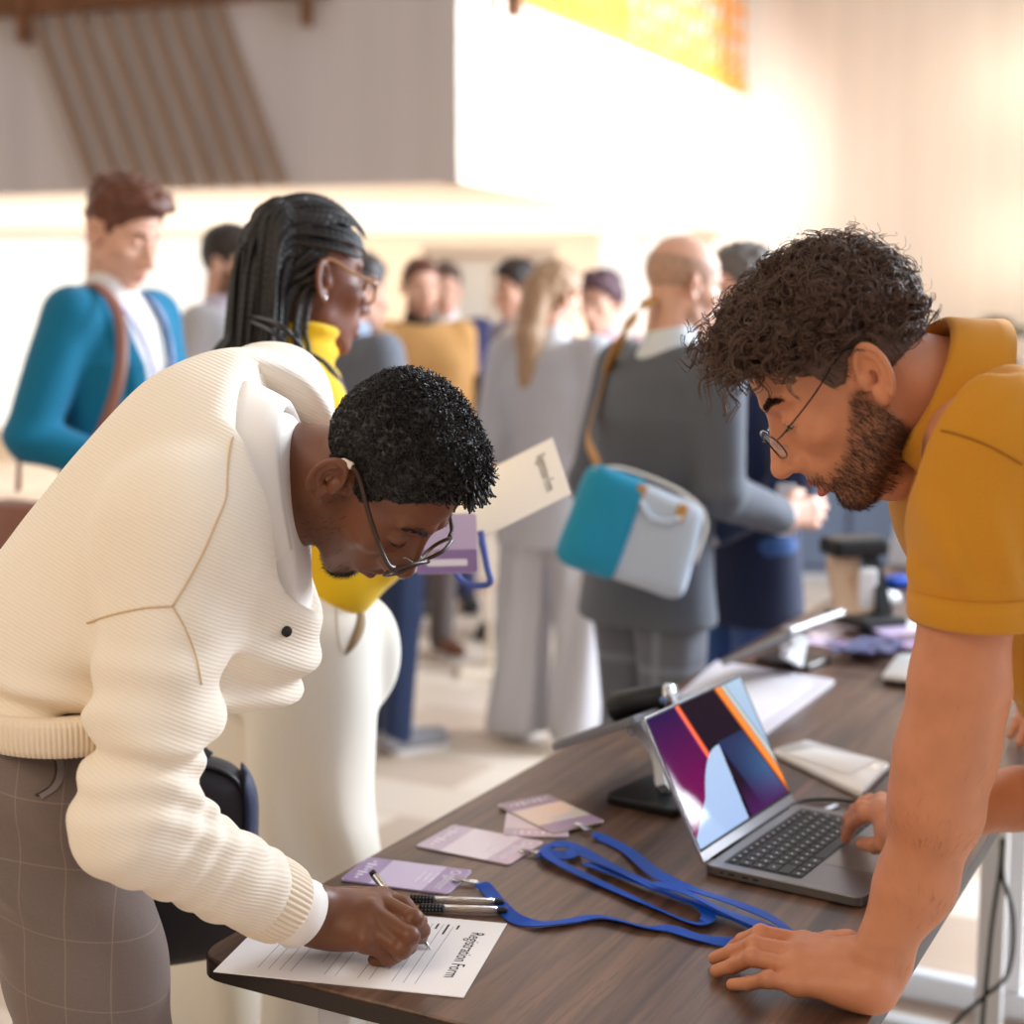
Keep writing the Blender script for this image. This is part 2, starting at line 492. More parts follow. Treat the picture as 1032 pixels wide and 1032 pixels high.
def boards(name, c):
    m, nt, b = new_mat(name)
    tc = node(nt, 'ShaderNodeTexCoord')
    n = node(nt, 'ShaderNodeTexNoise'); n.inputs['Scale'].default_value = 1
    mp = node(nt, 'ShaderNodeMapping'); mp.inputs['Scale'].default_value = (3.2, 3.2, .12)
    nt.links.new(tc.outputs['Object'], mp.inputs['Vector']); nt.links.new(mp.outputs[0], n.inputs['Vector']); n.inputs['Detail'].default_value = 3
    nt.links.new(mix(nt, n.outputs['Fac'], tuple(x * .80 for x in c[:3]) + (1,), tuple(min(1, x * 1.12) for x in c[:3]) + (1,)), b.inputs['Base Color'])
    b.inputs['Roughness'].default_value = .7
    return m
M['floor'] = floor_mat()
M['cream_wall'] = plain('cream_wall', rgb(240, 224, 204), .75, var=.03, vscale=1.5)
M['beige_boards'] = boards('beige_boards', rgb(238, 228, 218))
M['fascia'] = boards('fascia_boards', rgb(222, 212, 210))
M['soffit'] = plain('soffit', rgb(250, 240, 226), .8)
M['rail_wood'] = wood('rail_wood', rgb(96, 58, 34), rgb(150, 100, 62), (-.96, .28, 0))
M['slat_wood'] = plain('slat_wood', rgb(150, 122, 100), .7, var=.08, vscale=6)
M['rope'] = plain('rope', rgb(214, 132, 34), .7, var=.12, vscale=30)
M['blue_grey'] = cloth('blue_grey_panel', rgb(112, 126, 150), var=.05, bscale=200)

def quad(name, pts, mat):
    return struct(name, pts, [[0, 1, 2, 3]], mat)
V, F = rbox((1.5, 8.5, -.05), (26, 27, .1), bev=0); struct('floor', V, F, M['floor'])
# balcony block: front fascia, sunlit side fascia, soffit
FL = nrm(A(-.96, .28, 0)); COR = P(462, 183, 11.0)
zb, zt = COR[2], 3.93
c0 = A(COR[0], COR[1], 0); cl = c0 + FL * 9.5; cr = c0 + D * 6.05
def slabwall(name, a, b, z0, z1, th, mat):
    t = nrm(b - a); n = A(t[1], -t[0], 0)
    poly = np.array([[0, 0], [np.linalg.norm(b - a), 0], [np.linalg.norm(b - a), th], [0, th]])
    V, F = prism(poly, z0, z1, a, frame(t, -n, UP))
    return struct(name, V, F, mat)
slabwall('wall_balcony_front', cl, c0, zb, zt, .18, M['fascia'])
slabwall('wall_balcony_side', c0, cr, zb, zt, .18, M['white_paint'])
so = [cl + A(.2, .2, zb + .01), c0 + A(0, .1, zb + .01), cr + A(-.1, 0, zb + .01), cr + A(-12, 2.5, zb + .01)]
V = np.array(so + [p + A(0, 0, .2) for p in so])
struct('ceiling_under_balcony', V, [[0, 3, 2, 1], [4, 5, 6, 7], [0, 1, 5, 4], [1, 2, 6, 5], [2, 3, 7, 6], [3, 0, 4, 7]], M['soffit'])
# wall to the right, facing us
wr0 = cr + NV * -.3; wr1 = cr + nrm(A(.97, -.24, 0)) * 7.5
slabwall('wall_right', wr0, wr1, 0, 7.0, .2, M['beige_boards'])
# far wall under the balcony: glazed on the left, plastered on the right
fy = 17.6
def wallbox(name, x0, x1, z0, z1, y, mat, th=.15):
    V, F = rbox(((x0 + x1) / 2, y, (z0 + z1) / 2), (x1 - x0, th, z1 - z0), bev=0); return struct(name, V, F, mat)
wallbox('wall_far', -1.9, 1.0, 0, zb + .1, fy, M['cream_wall'])
wallbox('wall_far_right', 2.05, 2.6, 0, zb + .1, fy, M['cream_wall'])
wallbox('wall_far_sill', 1.0, 2.05, 0, .9, fy, M['cream_wall'])
wallbox('wall_left_sill', -9.5, -1.9, 0, .25, fy, M['cream_wall'])
def window(name, x0, x1, z0, z1, n):
    mb = MB()
    for i in range(n + 1):
        x = x0 + (x1 - x0) * i / n; mb.add(*rbox((x, fy, (z0 + z1) / 2), (.06, .09, z1 - z0), bev=.005))
    for z in (z0, z1): mb.add(*rbox(((x0 + x1) / 2, fy, z), (x1 - x0, .09, .06), bev=.005))
    o = mb.build(name, M['white_paint']); o['kind'] = 'structure'
    V, F = rbox(((x0 + x1) / 2, fy, (z0 + z1) / 2), (x1 - x0, .012, z1 - z0), bev=0)
    mk('pane', V, F, M['win_glass'], o, False)
M['win_glass'] = glassm('window_glass')
window('window_1', -9.5, -1.9, .25, zb, 5)
window('window_2', 1.0, 2.05, .9, zb, 2)
# wooden handrail on the balcony front
def on_front(u, z, off=0.0):
    """a point on the front fascia's plane seen at column u"""
    n = A(FL[1], -FL[0], 0); n = n if n[1] < 0 else -n
    o = c0 + n * off; k = (u - 516) / (FPX * 1.025)
    s = (k * o[1] - o[0]) / (FL[0] - k * FL[1])
    q = o + FL * s; return A(q[0], q[1], z)
rl = thing('balcony_handrail', 'brown wooden handrail beam along the top of the grey balcony front', 'handrail', on_front(160, zt))
a, b = c0 + FL * 9.4 + A(0, 0, zt + .06), c0 + FL * .95 + A(0, 0, zt + .06)
V, F = sweep([a, (a + b) / 2, b], np.array([[-.1, -.11], [.1, -.11], [.1, .11], [-.1, .11]])); mk('beam', V, F, M['rail_wood'], rl, False)
for u in (27, 311):
    q = on_front(u, zt - .10, .10); V, F = rbox(q, (.08, .14, .34), bev=.01); mk('bracket', V, F, M['rail_wood'], rl, False)
sc_ = thing('hanging_slat_screen', 'row of slanting tan wooden slats hung across the grey balcony front', 'screen', on_front(160, zb))
for i in range(9):
    a = on_front(38 + i * 23.0, zt - .07, .06); b = on_front(95 + i * 23.6, zb + .01, .06)
    V, F = sweep([a, (a + b) / 2, b], np.array([[-.036, -.02], [.036, -.02], [.036, .02], [-.036, .02]]), up=A(.28, -.96, 0)); mk('slat', V, F, M['slat_wood'], sc_, False)
# orange rope netting above the white side
net = thing('rope_netting', 'orange rope netting stretched above the bright white balcony side', 'netting', c0 + D * 3.4 + A(0, 0, zt))
L0, L1, H1 = .45, 6.02, 1.5
def onside(t, z): return c0 + D * t + NV * .04 + A(0, 0, z + .03)
mb = MB()
for z, r in ((zt + .03, .05), (zt + .16, .03), (zt + .30, .022), (zt + H1, .03)):
    mb.add(*tube([onside(L0, z), onside(3.2, z), onside(L1, z)], r, 6))
for z in np.arange(zt + .55, zt + H1, .26): mb.add(*tube([onside(3.4, z), onside(4.7, z), onside(L1, z)], .024, 5))
mb.build('horizontal_rope', M['rope'], net)
mb = MB()
for t in np.r_[np.arange(L0, 2.9, .12), np.arange(2.9, L1, .30)]: mb.add(*tube([onside(t, zt), onside(t + .03, zt + .7), onside(t, zt + H1)], .022, 5))
for t in np.arange(L0, L1 - .9, .22): mb.add(*tube([onside(t, zt), onside(t + .45, zt + .7), onside(t + .9, zt + H1)], .014, 5))
mb.build('upright_rope', M['rope'], net)
V, F = rbox(onside(.62, zt - .02) + NV * .09, (.08, .12, .34), rotz(math.atan2(D[1], D[0])), .01); mk('bracket', V, F, M['rail_wood'], net, False)

# cream cabinet block under the balcony, with a black screen on its face
cb = thing('cream_cabinet', 'wide cream cabinet block standing on the floor behind the guests', 'cabinet', A(-.12, 8.5, 0))
V, F = rbox((-.12, 8.5, .96), (.66, .5, 1.80), bev=.01); mk('carcass', V, F, M['cream_wall'], cb, False)
V, F = rbox((-.12, 8.5, .05), (.64, .48, .1), bev=.005); mk('plinth', V, F, plain('plinth', rgb(200, 170, 142), .6), cb, False)
V, F = rbox((-.12, 8.48, 1.89), (.74, .58, .06), bev=.01); mk('cornice', V, F, plain('cornice', rgb(232, 204, 176), .6), cb, False)
for s in (-1, 1):
    V, F = rbox((-.12 + s * .16, 8.245, .98), (.30, .02, 1.66), bev=.004); mk('door', V, F, M['cream_wall'], cb, False)
bx = thing('screen_stand', 'dark brown box screen on a slim stand before the cream cabinet', 'screen', A(-.095, 6.25, 0))
V, F = rbox(P(493, 420, 6.25), (.13, .08, .36), bev=.012); mk('casing', V, F, plain('dark_box', rgb(62, 50, 44), .5), bx, False)
V, F = tube([A(-.095, 6.25, .02), A(-.095, 6.25, .4), A(-.095, 6.25, .95)], .015); mk('pole', V, F, M['cream_wall'], bx)
V, F = rbox(A(-.095, 6.25, .012), (.26, .2, .024), bev=.006); mk('base', V, F, M['cream_wall'], bx, False)

# reception counter with a bonsai
rc = thing('reception_counter', 'long blue grey panelled reception counter at the back right', 'counter', A(3.0, 8.8, 0))
x0, x1 = 1.58, 5.4
V, F = rbox(((x0 + x1) / 2, 8.9, .61), (x1 - x0, .5, 1.14), bev=.01); mk('carcass', V, F, M['blue_grey'], rc, False)
mb = MB()
for i in range(10):
    w = (x1 - x0) / 10; mb.add(*rbox((x0 + w * (i + .5), 8.64, .62), (w - .03, .04, 1.06), bev=.015))
mb.build('front_panel', M['blue_grey'], rc)
V, F = rbox(((x0 + x1) / 2, 8.88, 1.205), (x1 - x0 + .08, .62, .05), bev=.01); mk('countertop', V, F, M['cream_wall'], rc, False)
V, F = rbox(((x0 + x1) / 2, 8.9, .04), (x1 - x0 - .05, .46, .08), bev=.005); mk('kickboard', V, F, M['white_metal'], rc, False)
bp_ = P(1004, 348, 8.8)
bo = thing('bonsai_tree', 'small flat-topped bonsai tree on the counter at the back right', 'plant', A(bp_[0], 8.8, 1.23))
V, F = rbox((bp_[0], 8.8, 1.262), (.22, .16, .064), bev=.012); mk('pot', V, F, plain('bonsai_pot', rgb(120, 92, 74), .5), bo, False)
V, F = tube(spline([A(bp_[0], 8.8, 1.29), A(bp_[0] - .02, 8.8, 1.36), A(bp_[0] + .015, 8.8, 1.43), A(bp_[0], 8.8, 1.49)], 12), .014, 8, scale=np.linspace(1.3, .6, 12)); mk('trunk', V, F, plain('bark', rgb(96, 70, 52), .8), bo)
n = 900
cs = np.array([[0, 0, .09], [-.10, 0, .03], [.11, 0, .03], [.03, .05, .07], [-.05, -.04, .075]])
pc = cs[rng.integers(0, 5, n)] + rng.normal(size=(n, 3)) * A(.035, .03, .014) + A(bp_[0], 8.8, 1.42)
dd = rng.normal(size=(n, 3)); dd[:, 2] = abs(dd[:, 2]); dd /= np.linalg.norm(dd, axis=1)[:, None]; ee_ = np.cross(dd, rng.normal(size=(n, 3))); ee_ /= np.linalg.norm(ee_, axis=1)[:, None]
V = np.stack([pc - dd * .012, pc + ee_ * .006, pc + dd * .016, pc - ee_ * .006], 1).reshape(-1, 3); mk('foliage', V, np.arange(n * 4).reshape(n, 4), plain('bonsai_leaf', rgb(70, 84, 54), .6), bo)
# wall lamps on the right wall
for zz, nm in ((4.1, 'upper'), (2.85, 'lower')):
    pass

# ------------------------------------------------------------------ tables
M['table_wood'] = wood('table_laminate', rgb(62, 42, 33), rgb(124, 92, 72), D * 1.0, .36)
M['table_edge'] = plain('table_edge', rgb(44, 34, 30), .45)
CORN = T(195, 963)
TW, TL = .747, 1.765
def table(label, org, wl, length):
    t = thing('conference_table', label, 'table', A(*(org + D * length / 2 + NV * TW / 2)[:2], 0), 'dark wood tables pushed end to end')
    R = frame(NV, D, UP)
    poly = rpoly([(0, 0), (TW, 0), (TW, length), (0, length)], .045 if wl else .02, 6)
    mb = MB(); V, F = prism(poly, 0, .026, A(org[0], org[1], TABLE_Z - .026), R, .002); mb.add(V, F, 0)
    o = mb.build('tabletop', [M['table_wood']], t)
    e = np.array(poly); c = e.mean(0); e2 = c + (e - c) * (1 + .0012 / np.linalg.norm(e - c, axis=1)[:, None])
    V, F = prism(e2, 0, .021, A(org[0], org[1], TABLE_Z - .0245), R); mk('edge_band', V, [f for f in F if len(f) == 4], M['table_edge'], t, False)
    for yy in (.13, length - .11):
        for xx in (.12, TW - .12):
            V, F = rbox(org * A(1, 1, 0) + NV * xx + D * yy + A(0, 0, .385), (.05, .035, .65), R, .004); mk('leg', V, F, M['white_metal'], t, False)
        V, F = rbox(org * A(1, 1, 0) + NV * TW / 2 + D * yy + A(0, 0, .03), (TW - .06, .05, .06), R, .008); mk('foot_bar', V, F, M['white_metal'], t, False)
        V, F = rbox(org * A(1, 1, 0) + NV * TW / 2 + D * yy + A(0, 0, .69), (TW - .12, .04, .04), R, .004); mk('crossbar', V, F, M['white_metal'], t, False)
    return t
table('dark wood-topped table in front, with the laptop and the form on it', CORN, True, TL)
table('second dark wood-topped table behind the laptop table, littered with stands', CORN + D * (TL + .006), False, TL)

# ------------------------------------------------------------------ things on the table
def rectframe(c0, c1, c3):
    """corner and the two edge ends -> origin, local frame, sizes"""
    ex = nrm(c1 - c0); ey = c3 - c0; ey = ey - ex * (ey @ ex); h = np.linalg.norm(ey); ey = ey / h
    return c0, frame(ex, ey, np.cross(ex, ey)), np.linalg.norm(c1 - c0), h
def lettering(s, w, h, org, R, mat, parent, name='lettering', z=.0006, th=.0002, maxw=None):
    """flat letters; local x = reading direction; h = cap height; centred at org"""
    V, F = text_mesh(s, 1.0)
    V = V - A((V[:, 0].max() + V[:, 0].min()) / 2, (V[:, 1].max() + V[:, 1].min()) / 2, 0)
    k = h / .7; kx = w / (V[:, 0].max() - V[:, 0].min()) if w else k
    V = V * A(kx, k, 1); V[:, 2] = z
    return mk(name, V @ R + org, F, mat, parent, False)
# the registration form: x = reading direction (far to near edge), y = towards the title
f0 = T(511, 932); f1 = T(468, 1005); f3 = f0 + (T(216, 973) - f1)
o_, R_, w_, h_ = rectframe(f0, f1, f3)
fx, fyv = R_[0], -R_[1]; w_, h_ = .21, .297
RF = frame(fx, fyv, UP); FO = o_ + fx * w_ / 2 + R_[1] * h_ / 2 + A(0, 0, .0005)
form = thing('registration_form', 'white registration form being signed on the near corner of the table', 'form', FO)
V, F = prism(np.array([[-w_ / 2, -h_ / 2], [w_ / 2, -h_ / 2], [w_ / 2, h_ / 2], [-w_ / 2, h_ / 2]]), 0, .0012, FO, RF); mk('sheet', V, F, M['paper'], form, False)
lettering('Registration Form', .128, .0165, FO + fyv * (h_ / 2 - .030) - fx * .004 + A(0, 0, .0008), RF, M['ink'], form)
mb = MB()
for i in range(15):
    y = h_ / 2 - .062 - i * .0135
    if i in (6, 10): continue
    x0 = -.085 if i % 3 else -.08; x1 = .085 - (.03 if i in (3, 9) else 0)
    mb.add(*rbox(FO + fx * (x0 + x1) / 2 + fyv * y + A(0, 0, .00135), (x1 - x0, .0006, .0002), RF, 0))
mb.build('ruled_line', M['ink_soft'], form)
mb = MB()
for i, (y, wd) in enumerate(((-.056, .012), (-.069, .03), (-.082, .016))):
    mb.add(*rbox(FO + fx * (-.085 + wd / 2) + fyv * (h_ / 2 + y) + A(0, 0, .0014), (wd, .0024, .0002), RF, 0))
mb.build('field_caption', M['ink'], form)

def pen(label, a, b, style, group=None):
    """a = tip, b = back end"""
    a, b = np.asarray(a, float), np.asarray(b, float)
    L = np.linalg.norm(b - a); t = (b - a) / L
    o = thing('ballpoint_pen', label, 'pen', a, group)
    up = A(0, 0, 1) if abs(t[2]) < .9 else A(1, 0, 0)
    def seg(name, l0, l1, r0, r1, mat, n=14, parent=o):
        V, F = tube([a + t * l0, a + t * (l0 + l1) / 2, a + t * l1], 1.0, n, scale=[r0, (r0 + r1) / 2, r1], up=up); return mk(name, V, F, mat, parent)
    seg('point', .0, .004, .0005, .0008, M['silver'])
    seg('tip', .003, .016, .0011, .0036, M['gold'] if style == 'grip' else M['silver'])
    if style == 'grip':
        g = seg('grip', .015, .045, .0056, .0056, M['black_rubber'])
        mb = MB()
        for i in range(6):
            for j in range(8):
                s_ = nrm(np.cross(t, up)); w_ = np.cross(s_, t); an = j * PI / 4
                mb.add(*rbox(a + t * (.019 + i * .0045) + (s_ * math.cos(an) + w_ * math.sin(an)) * .0057, (.0014, .0014, .0014), None, .0004))
        mb.build('grip_dot', M['ink_soft'], g)
        seg('barrel', .044, L - .012, .0050, .0050, M['clear_plastic']); seg('refill', .03, L - .014, .0016, .0016, M['gold'])
        seg('end_plug', L - .013, L, .0046, .0040, M['black_plastic'])
    else:
        seg('grip', .015, .04, .0044, .0050, M['black_plastic'])
        seg('barrel', .039, L - .008, .0050, .0050, M['clear_plastic']); seg('refill', .03, L - .010, .0022, .0022, M['ink'])
        seg('end_plug', L - .010, L, .0050, .0044, M['black_plastic'])
    return o
pen('clear pen with black ribbed grip, the one nearer the purple badge', T(402, 905.5, .7465), T(508, 909.5, .7465), 'grip', 'spare pens beside the form')
pen('clear pen with black ribbed grip, the one nearer the registration form', T(411, 914.5, .7465), T(511, 917.5, .7465), 'grip', 'spare pens beside the form')

M['badge_lilac'] = plain('badge_lilac', rgb(206, 188, 222), .32, coat=.3)
M['badge_violet'] = plain('badge_violet', rgb(152, 124, 176), .32, coat=.3)
M['badge_pale'] = plain('badge_pale', rgb(238, 222, 232), .32, coat=.3)
M['badge_mauve'] = plain('badge_mauve', rgb(205, 182, 202), .32, coat=.3)
M['white_print'] = plain('white_print', rgb(246, 240, 250), .5)
def badge(label, C0, C1, C3, z, base, band, word, group, clip=True, flat=True, th=.0022, ornate=False):
    """C0 far-right corner, C1 near-right corner, C3 far-left corner; the right short edge carries the word and the clip"""
    o_, R_, w, h = rectframe(C0, C1, C3)
    fx, fy_ = R_[0], -R_[1]; up = np.cross(fx, fy_)
    if flat: up = UP; fx = nrm(fx * A(1, 1, 0)); fy_ = np.cross(up, fx)
    R = frame(fx, fy_, up); c = o_ + R_[0] * w / 2 + R_[1] * h / 2 + up * z
    o = thing('name_badge', label, 'badge', c, group)
    V, F = prism(rpoly([(-w / 2, -h / 2), (w / 2, -h / 2), (w / 2, h / 2), (-w / 2, h / 2)], .007), 0, th, c, R); mk('card', V, F, base, o, False)
    hb, hb2 = h * .215, h * .27
    V, F = prism(np.array([[-w / 2 + .0005, h / 2 - hb - .004], [w / 2 - .0005, h / 2 - hb - .004], [w / 2 - .0005, h / 2 - .007], [w / 2 - .006, h / 2 - .001], [-w / 2 + .006, h / 2 - .001], [-w / 2 + .0005, h / 2 - .007]]), th, th + .0002, c, R); mk('title_band', V, F, band, o, False)
    V, F = prism(np.array([[-w / 2 + .0005, -h / 2 + .007], [-w / 2 + .006, -h / 2 + .001], [w / 2 - .006, -h / 2 + .001], [w / 2 - .0005, -h / 2 + .007], [w / 2 - .0005, -h / 2 + hb2], [-w / 2 + .0005, -h / 2 + hb2 - .004]]), th, th + .0002, c, R); mk('header_band', V, F, band, o, False)
    if word: lettering(word, w * .78, h * .095, c + fy_ * (h / 2 - hb * .62), R, M['white_print'], o, 'lettering', th + .0004)
    mb = MB()
    for i, (yy, ww) in enumerate(((.32, .5), (.26, .34), (.20, .42))):
        mb.add(*rbox(c + fy_ * (h * (.5 - yy) - h * .0) + fx * 0 + up * (th + .0003) - fy_ * h * .05, (w * ww, h * .012, .0002), R, 0))
    for i in range(7):
        x = (-.33 + i * .11) * w; hh = h * (.03 + .03 * ((i * 5) % 3)); mb.add(*rbox(c + fx * x - fy_ * (h * .39) + up * (th + .0003), (w * .05, hh, .0002), R, .00005))
    mb.build('printed_motif', M['white_print'], o)
    if clip:
        e = c + fy_ * (h / 2); mb = MB()
        mb.add(*tube([e - fy_ * .008 + up * .004, e + fy_ * .004 + up * .0055, e + fy_ * .012 + up * .004], .0028, 8))
        mb.add(*rbox(e + fy_ * .018 + up * .004, (.010, .012, .004), R, .0012))
        a_ = np.linspace(0, 2 * PI, 16); mb.add(*tube([e - fy_ * .006 + up * .004 + (fx * math.cos(x) + fy_ * math.sin(x)) * .005 for x in a_], .0012, 6))
        mb.build('clip', M['silver'], o)
    return o, c, R, h
badge('lilac Organizer badge lying nearest the writing hand and the pens', T(476.4, 879), T(451.6, 903), T(375.8, 862), 0.0006, M['badge_lilac'], M['badge_violet'], 'Organizer', 'name badges on the laptop table')
badge('pale pink Organizer badge lying alone between the lilac badge and the stacked badges', T(548.4, 850), T(512.8, 873), T(457.8, 832.3), .0006, M['badge_pale'], M['badge_mauve'], 'Organizer', 'name badges on the laptop table')
c3 = T(495, 814); c0_ = T(507, 844); sh = nrm(T(574, 845) - c0_) * .095
badge('pale badge lying underneath in the stack of two badges', c0_, c0_ + sh, c3, .0006, M['badge_pale'], M['badge_mauve'], '', 'name badges on the laptop table', clip=False)
c1_ = T(552, 804); c2_ = T(612, 832); ld = nrm(c2_ - c1_); pd = A(-ld[1], ld[0], 0); pd = pd if pd[0] < 0 else -pd
badge('cream and mauve badge lying on top in the stack of two badges', c1_ + ld * .152, c1_ + ld * .152 + pd * .095, c1_, .0034, plain('badge_cream', rgb(240, 224, 214), .32, coat=.3), plain('badge_plum', rgb(178, 148, 172), .35), '', 'name badges on the laptop table')

def ribbon(name, label, cat, pts, width=.018, twist=0.0, group=None, mat=None, n=90, parent=None, up=None):
    p = spline(pts, n)
    pr = np.array([[-width / 2, -.0006], [width / 2, -.0006], [width / 2, .0006], [-width / 2, .0006]])
    if up is None:
        a = twist * np.sin(np.linspace(0, 9, n)) + .12 * np.sin(np.linspace(0, 31, n))
        t = np.gradient(p, axis=0); t /= np.linalg.norm(t, axis=1)[:, None]
        s = np.cross(t, A(0, 0, 1)); s /= np.linalg.norm(s, axis=1)[:, None] + 1e-9
        up = A(0, 0, 1) * np.cos(a)[:, None] + s * np.sin(a)[:, None]
    V, F = sweep(p, pr, up=up)
    o = mk(name, V, F, mat or M['lanyard'], parent, False)
    if parent is None: tag(o, label, cat, group)
    return o
LZ = .7445
def TT(pts): return [T(u, v, LZ + (z[0] if z else 0)) for u, v, *z in pts]
g = 'blue lanyards on the laptop table'
ribbon('lanyard', 'blue lanyard clipped to the lilac Organizer badge, running nearest the table front', 'lanyard',
       TT([(484, 890, .002), (491, 896), (503, 910), (520, 926), (545, 931), (575, 928), (606, 924), (650, 934), (676, 936), (702, 944), (735, 950), (757, 949, .001), (770, 943, .002)]), twist=.25, group=g)
ribbon('lanyard', 'blue lanyard curled in a small ring at the pale pink badge, then doubled back', 'lanyard',
       TT([(541, 862, .003), (552, 861, .004), (572, 862, .006), (580, 855, .006), (570, 849, .006), (556, 851, .006), (551, 860, .006), (566, 871, .003), (614, 894), (661, 915), (695, 929), (709, 929, .003), (714, 922, .004), (704, 911, .003), (684, 906, .002), (650, 893, .003), (610, 877, .003), (590, 870, .003)]), twist=.3, group=g, n=140)
ribbon('lanyard', 'blue lanyard running from the small ring to the leaning hand', 'lanyard',
       TT([(556, 851, .009), (575, 852, .008), (598, 864, .007), (650, 889, .007), (687, 905, .006), (731, 921, .004), (766, 934, .003), (790, 941, .003)]), twist=.2, group=g)
ribbon('lanyard', 'blue lanyard clipped to the stacked badges, topmost where the lanyards meet', 'lanyard',
       TT([(597, 841, .003), (606, 844), (632, 857), (661, 880, .010), (695, 895, .010), (746, 912, .008), (778, 926, .006), (797, 941, .006), (789, 942, .003), (770, 934, .009), (725, 916, .011), (690, 899, .014), (660, 890, .013)]), twist=.2, group=g, n=120)

# ------------------------------------------------------------------ laptop
hl, hr, fr = T(713, 868, .7555), T(798, 811, .7555), T(867, 907, .7555)
e = nrm(hr - hl); dp = nrm((fr - hl) - e * ((fr - hl) @ e)); LW, LD_ = .3126, .222
lc = (hl + hr) / 2 * A(1, 1, 0)
lap = thing('laptop', 'open grey laptop with a purple and orange screen picture on the table', 'laptop', A(lc[0] + dp[0] * LD_ / 2, lc[1] + dp[1] * LD_ / 2, TABLE_Z))
RB = frame(e, -dp, UP)      # x along the hinge, y towards the hinge
bc = A(lc[0], lc[1], 0) + dp * LD_ / 2
def rr(w, h, r=.010): return rpoly([(-w / 2, -h / 2), (w / 2, -h / 2), (w / 2, h / 2), (-w / 2, h / 2)], r, 6)
V, F = prism(rr(LW, LD_, .012), .002, .0150, bc + A(0, 0, TABLE_Z), RB, .0012); base = mk('base', V, F, M['grey_alu'], lap, False)
mb = MB()
for sx in (-1, 1):
    for sy in (-1, 1): mb.add(*rbox(bc + e * sx * .13 + dp * sy * .09 + A(0, 0, TABLE_Z + .0012), (.02, .02, .0022), RB, .0006))
mb.build('rubber_foot', M['black_rubber'], lap)
V, F = prism(rr(.272, .112, .005), .0149, .0152, bc - dp * .036 + A(0, 0, TABLE_Z), RB); kb = mk('keyboard_well', V, F, plain('key_well', rgb(38, 34, 34), .6), lap, False)
M['key'] = plain('key_black', rgb(34, 31, 32), .5); M['key_print'] = plain('key_print', rgb(226, 222, 224), .6)
kw, mb, mb2 = .0186, MB(), MB()
rows = [14, 14, 14, 13, 12, 9]
for r, n in enumerate(rows):
    yy = .046 - r * .0186; hgt = .0090 if r == 0 else .0158
    ws = [kw] * n
    tot = .262
    if r in (1, 2): ws[-1 if r == 1 else 0] = None
    if r == 3: ws[0] = ws[-1] = None
    if r == 4: ws[0] = ws[-1] = None
    if r == 5: ws = [kw, kw, kw, .023, None, .023, kw, kw, kw]
    fixed = sum(w for w in ws if w); k = sum(w is None for w in ws); 
    fill = (tot - fixed) / k if k else 0
    if not k: ws = [tot / n] * n
    x = -tot / 2
    for w in ws:
        w = w or fill
        c = bc - dp * .036 + e * (x + w / 2) - dp * yy + A(0, 0, TABLE_Z + .0158)
        mb.add(*rbox(c, (w - .0028, hgt, .0014), RB, .0005)); 
        pw = .0034 if w < .03 else 0.0
        if pw: mb2.add(*rbox(c + A(0, 0, .0008), (pw, .0030 if r else .002, .0001), RB, 0))
        x += w
ks = mb.build('keys', M['key'], kb); mb2.build('key_legend', M['key_print'], ks)
tag(ks, kind='stuff')
V, F = prism(rr(.130, .080, .004), .0150, .01525, bc + dp * .064 + A(0, 0, TABLE_Z), RB); mk('trackpad', V, F, plain('trackpad', rgb(128, 122, 120), .3, metal=.6), lap, False)
mb = MB()
for k in (-.035, -.02, .0, .014): mb.add(*rbox(bc - e * (LW / 2 - .0006) - dp * (.07 + k - .0) + A(0, 0, TABLE_Z + .0085), (.0016, .009 if k != .014 else .005, .003), RB, .0006))
mb.build('port', M['black_plastic'], base)
# lid
tl = math.radians(27); LH = .2135
lu = nrm(-dp * math.sin(tl) + UP * math.cos(tl)); ln = nrm(dp * math.cos(tl) + UP * math.sin(tl))
RL = frame(e, lu, ln); lo_ = A(lc[0], lc[1], TABLE_Z + .0135) + dp * .002
V, F = prism(rpoly([(-LW / 2, .004), (LW / 2, .004), (LW / 2, LH), (-LW / 2, LH)], [.003, .003, .011, .011], 6), -.0045, 0, lo_, RL, .001); lid = mk('lid', V, F, plain('lid_alu', rgb(196, 196, 200), .3, metal=.9), lap, False)
V, F = tube([lo_ - e * .13 - ln * .002 + lu * .001, lo_ - ln * .002 + lu * .001, lo_ + e * .13 - ln * .002 + lu * .001], .0042, 10); mk('hinge', V, F, M['black_plastic'], lap)
V, F = prism(rpoly([(-LW / 2 + .002, .0175), (LW / 2 - .002, .0175), (LW / 2 - .002, LH - .002), (-LW / 2 + .002, LH - .002)], [0, 0, .009, .009], 6), 0, .0003, lo_, RL); mk('bezel', V, F, M['black_plastic'], lid, False)
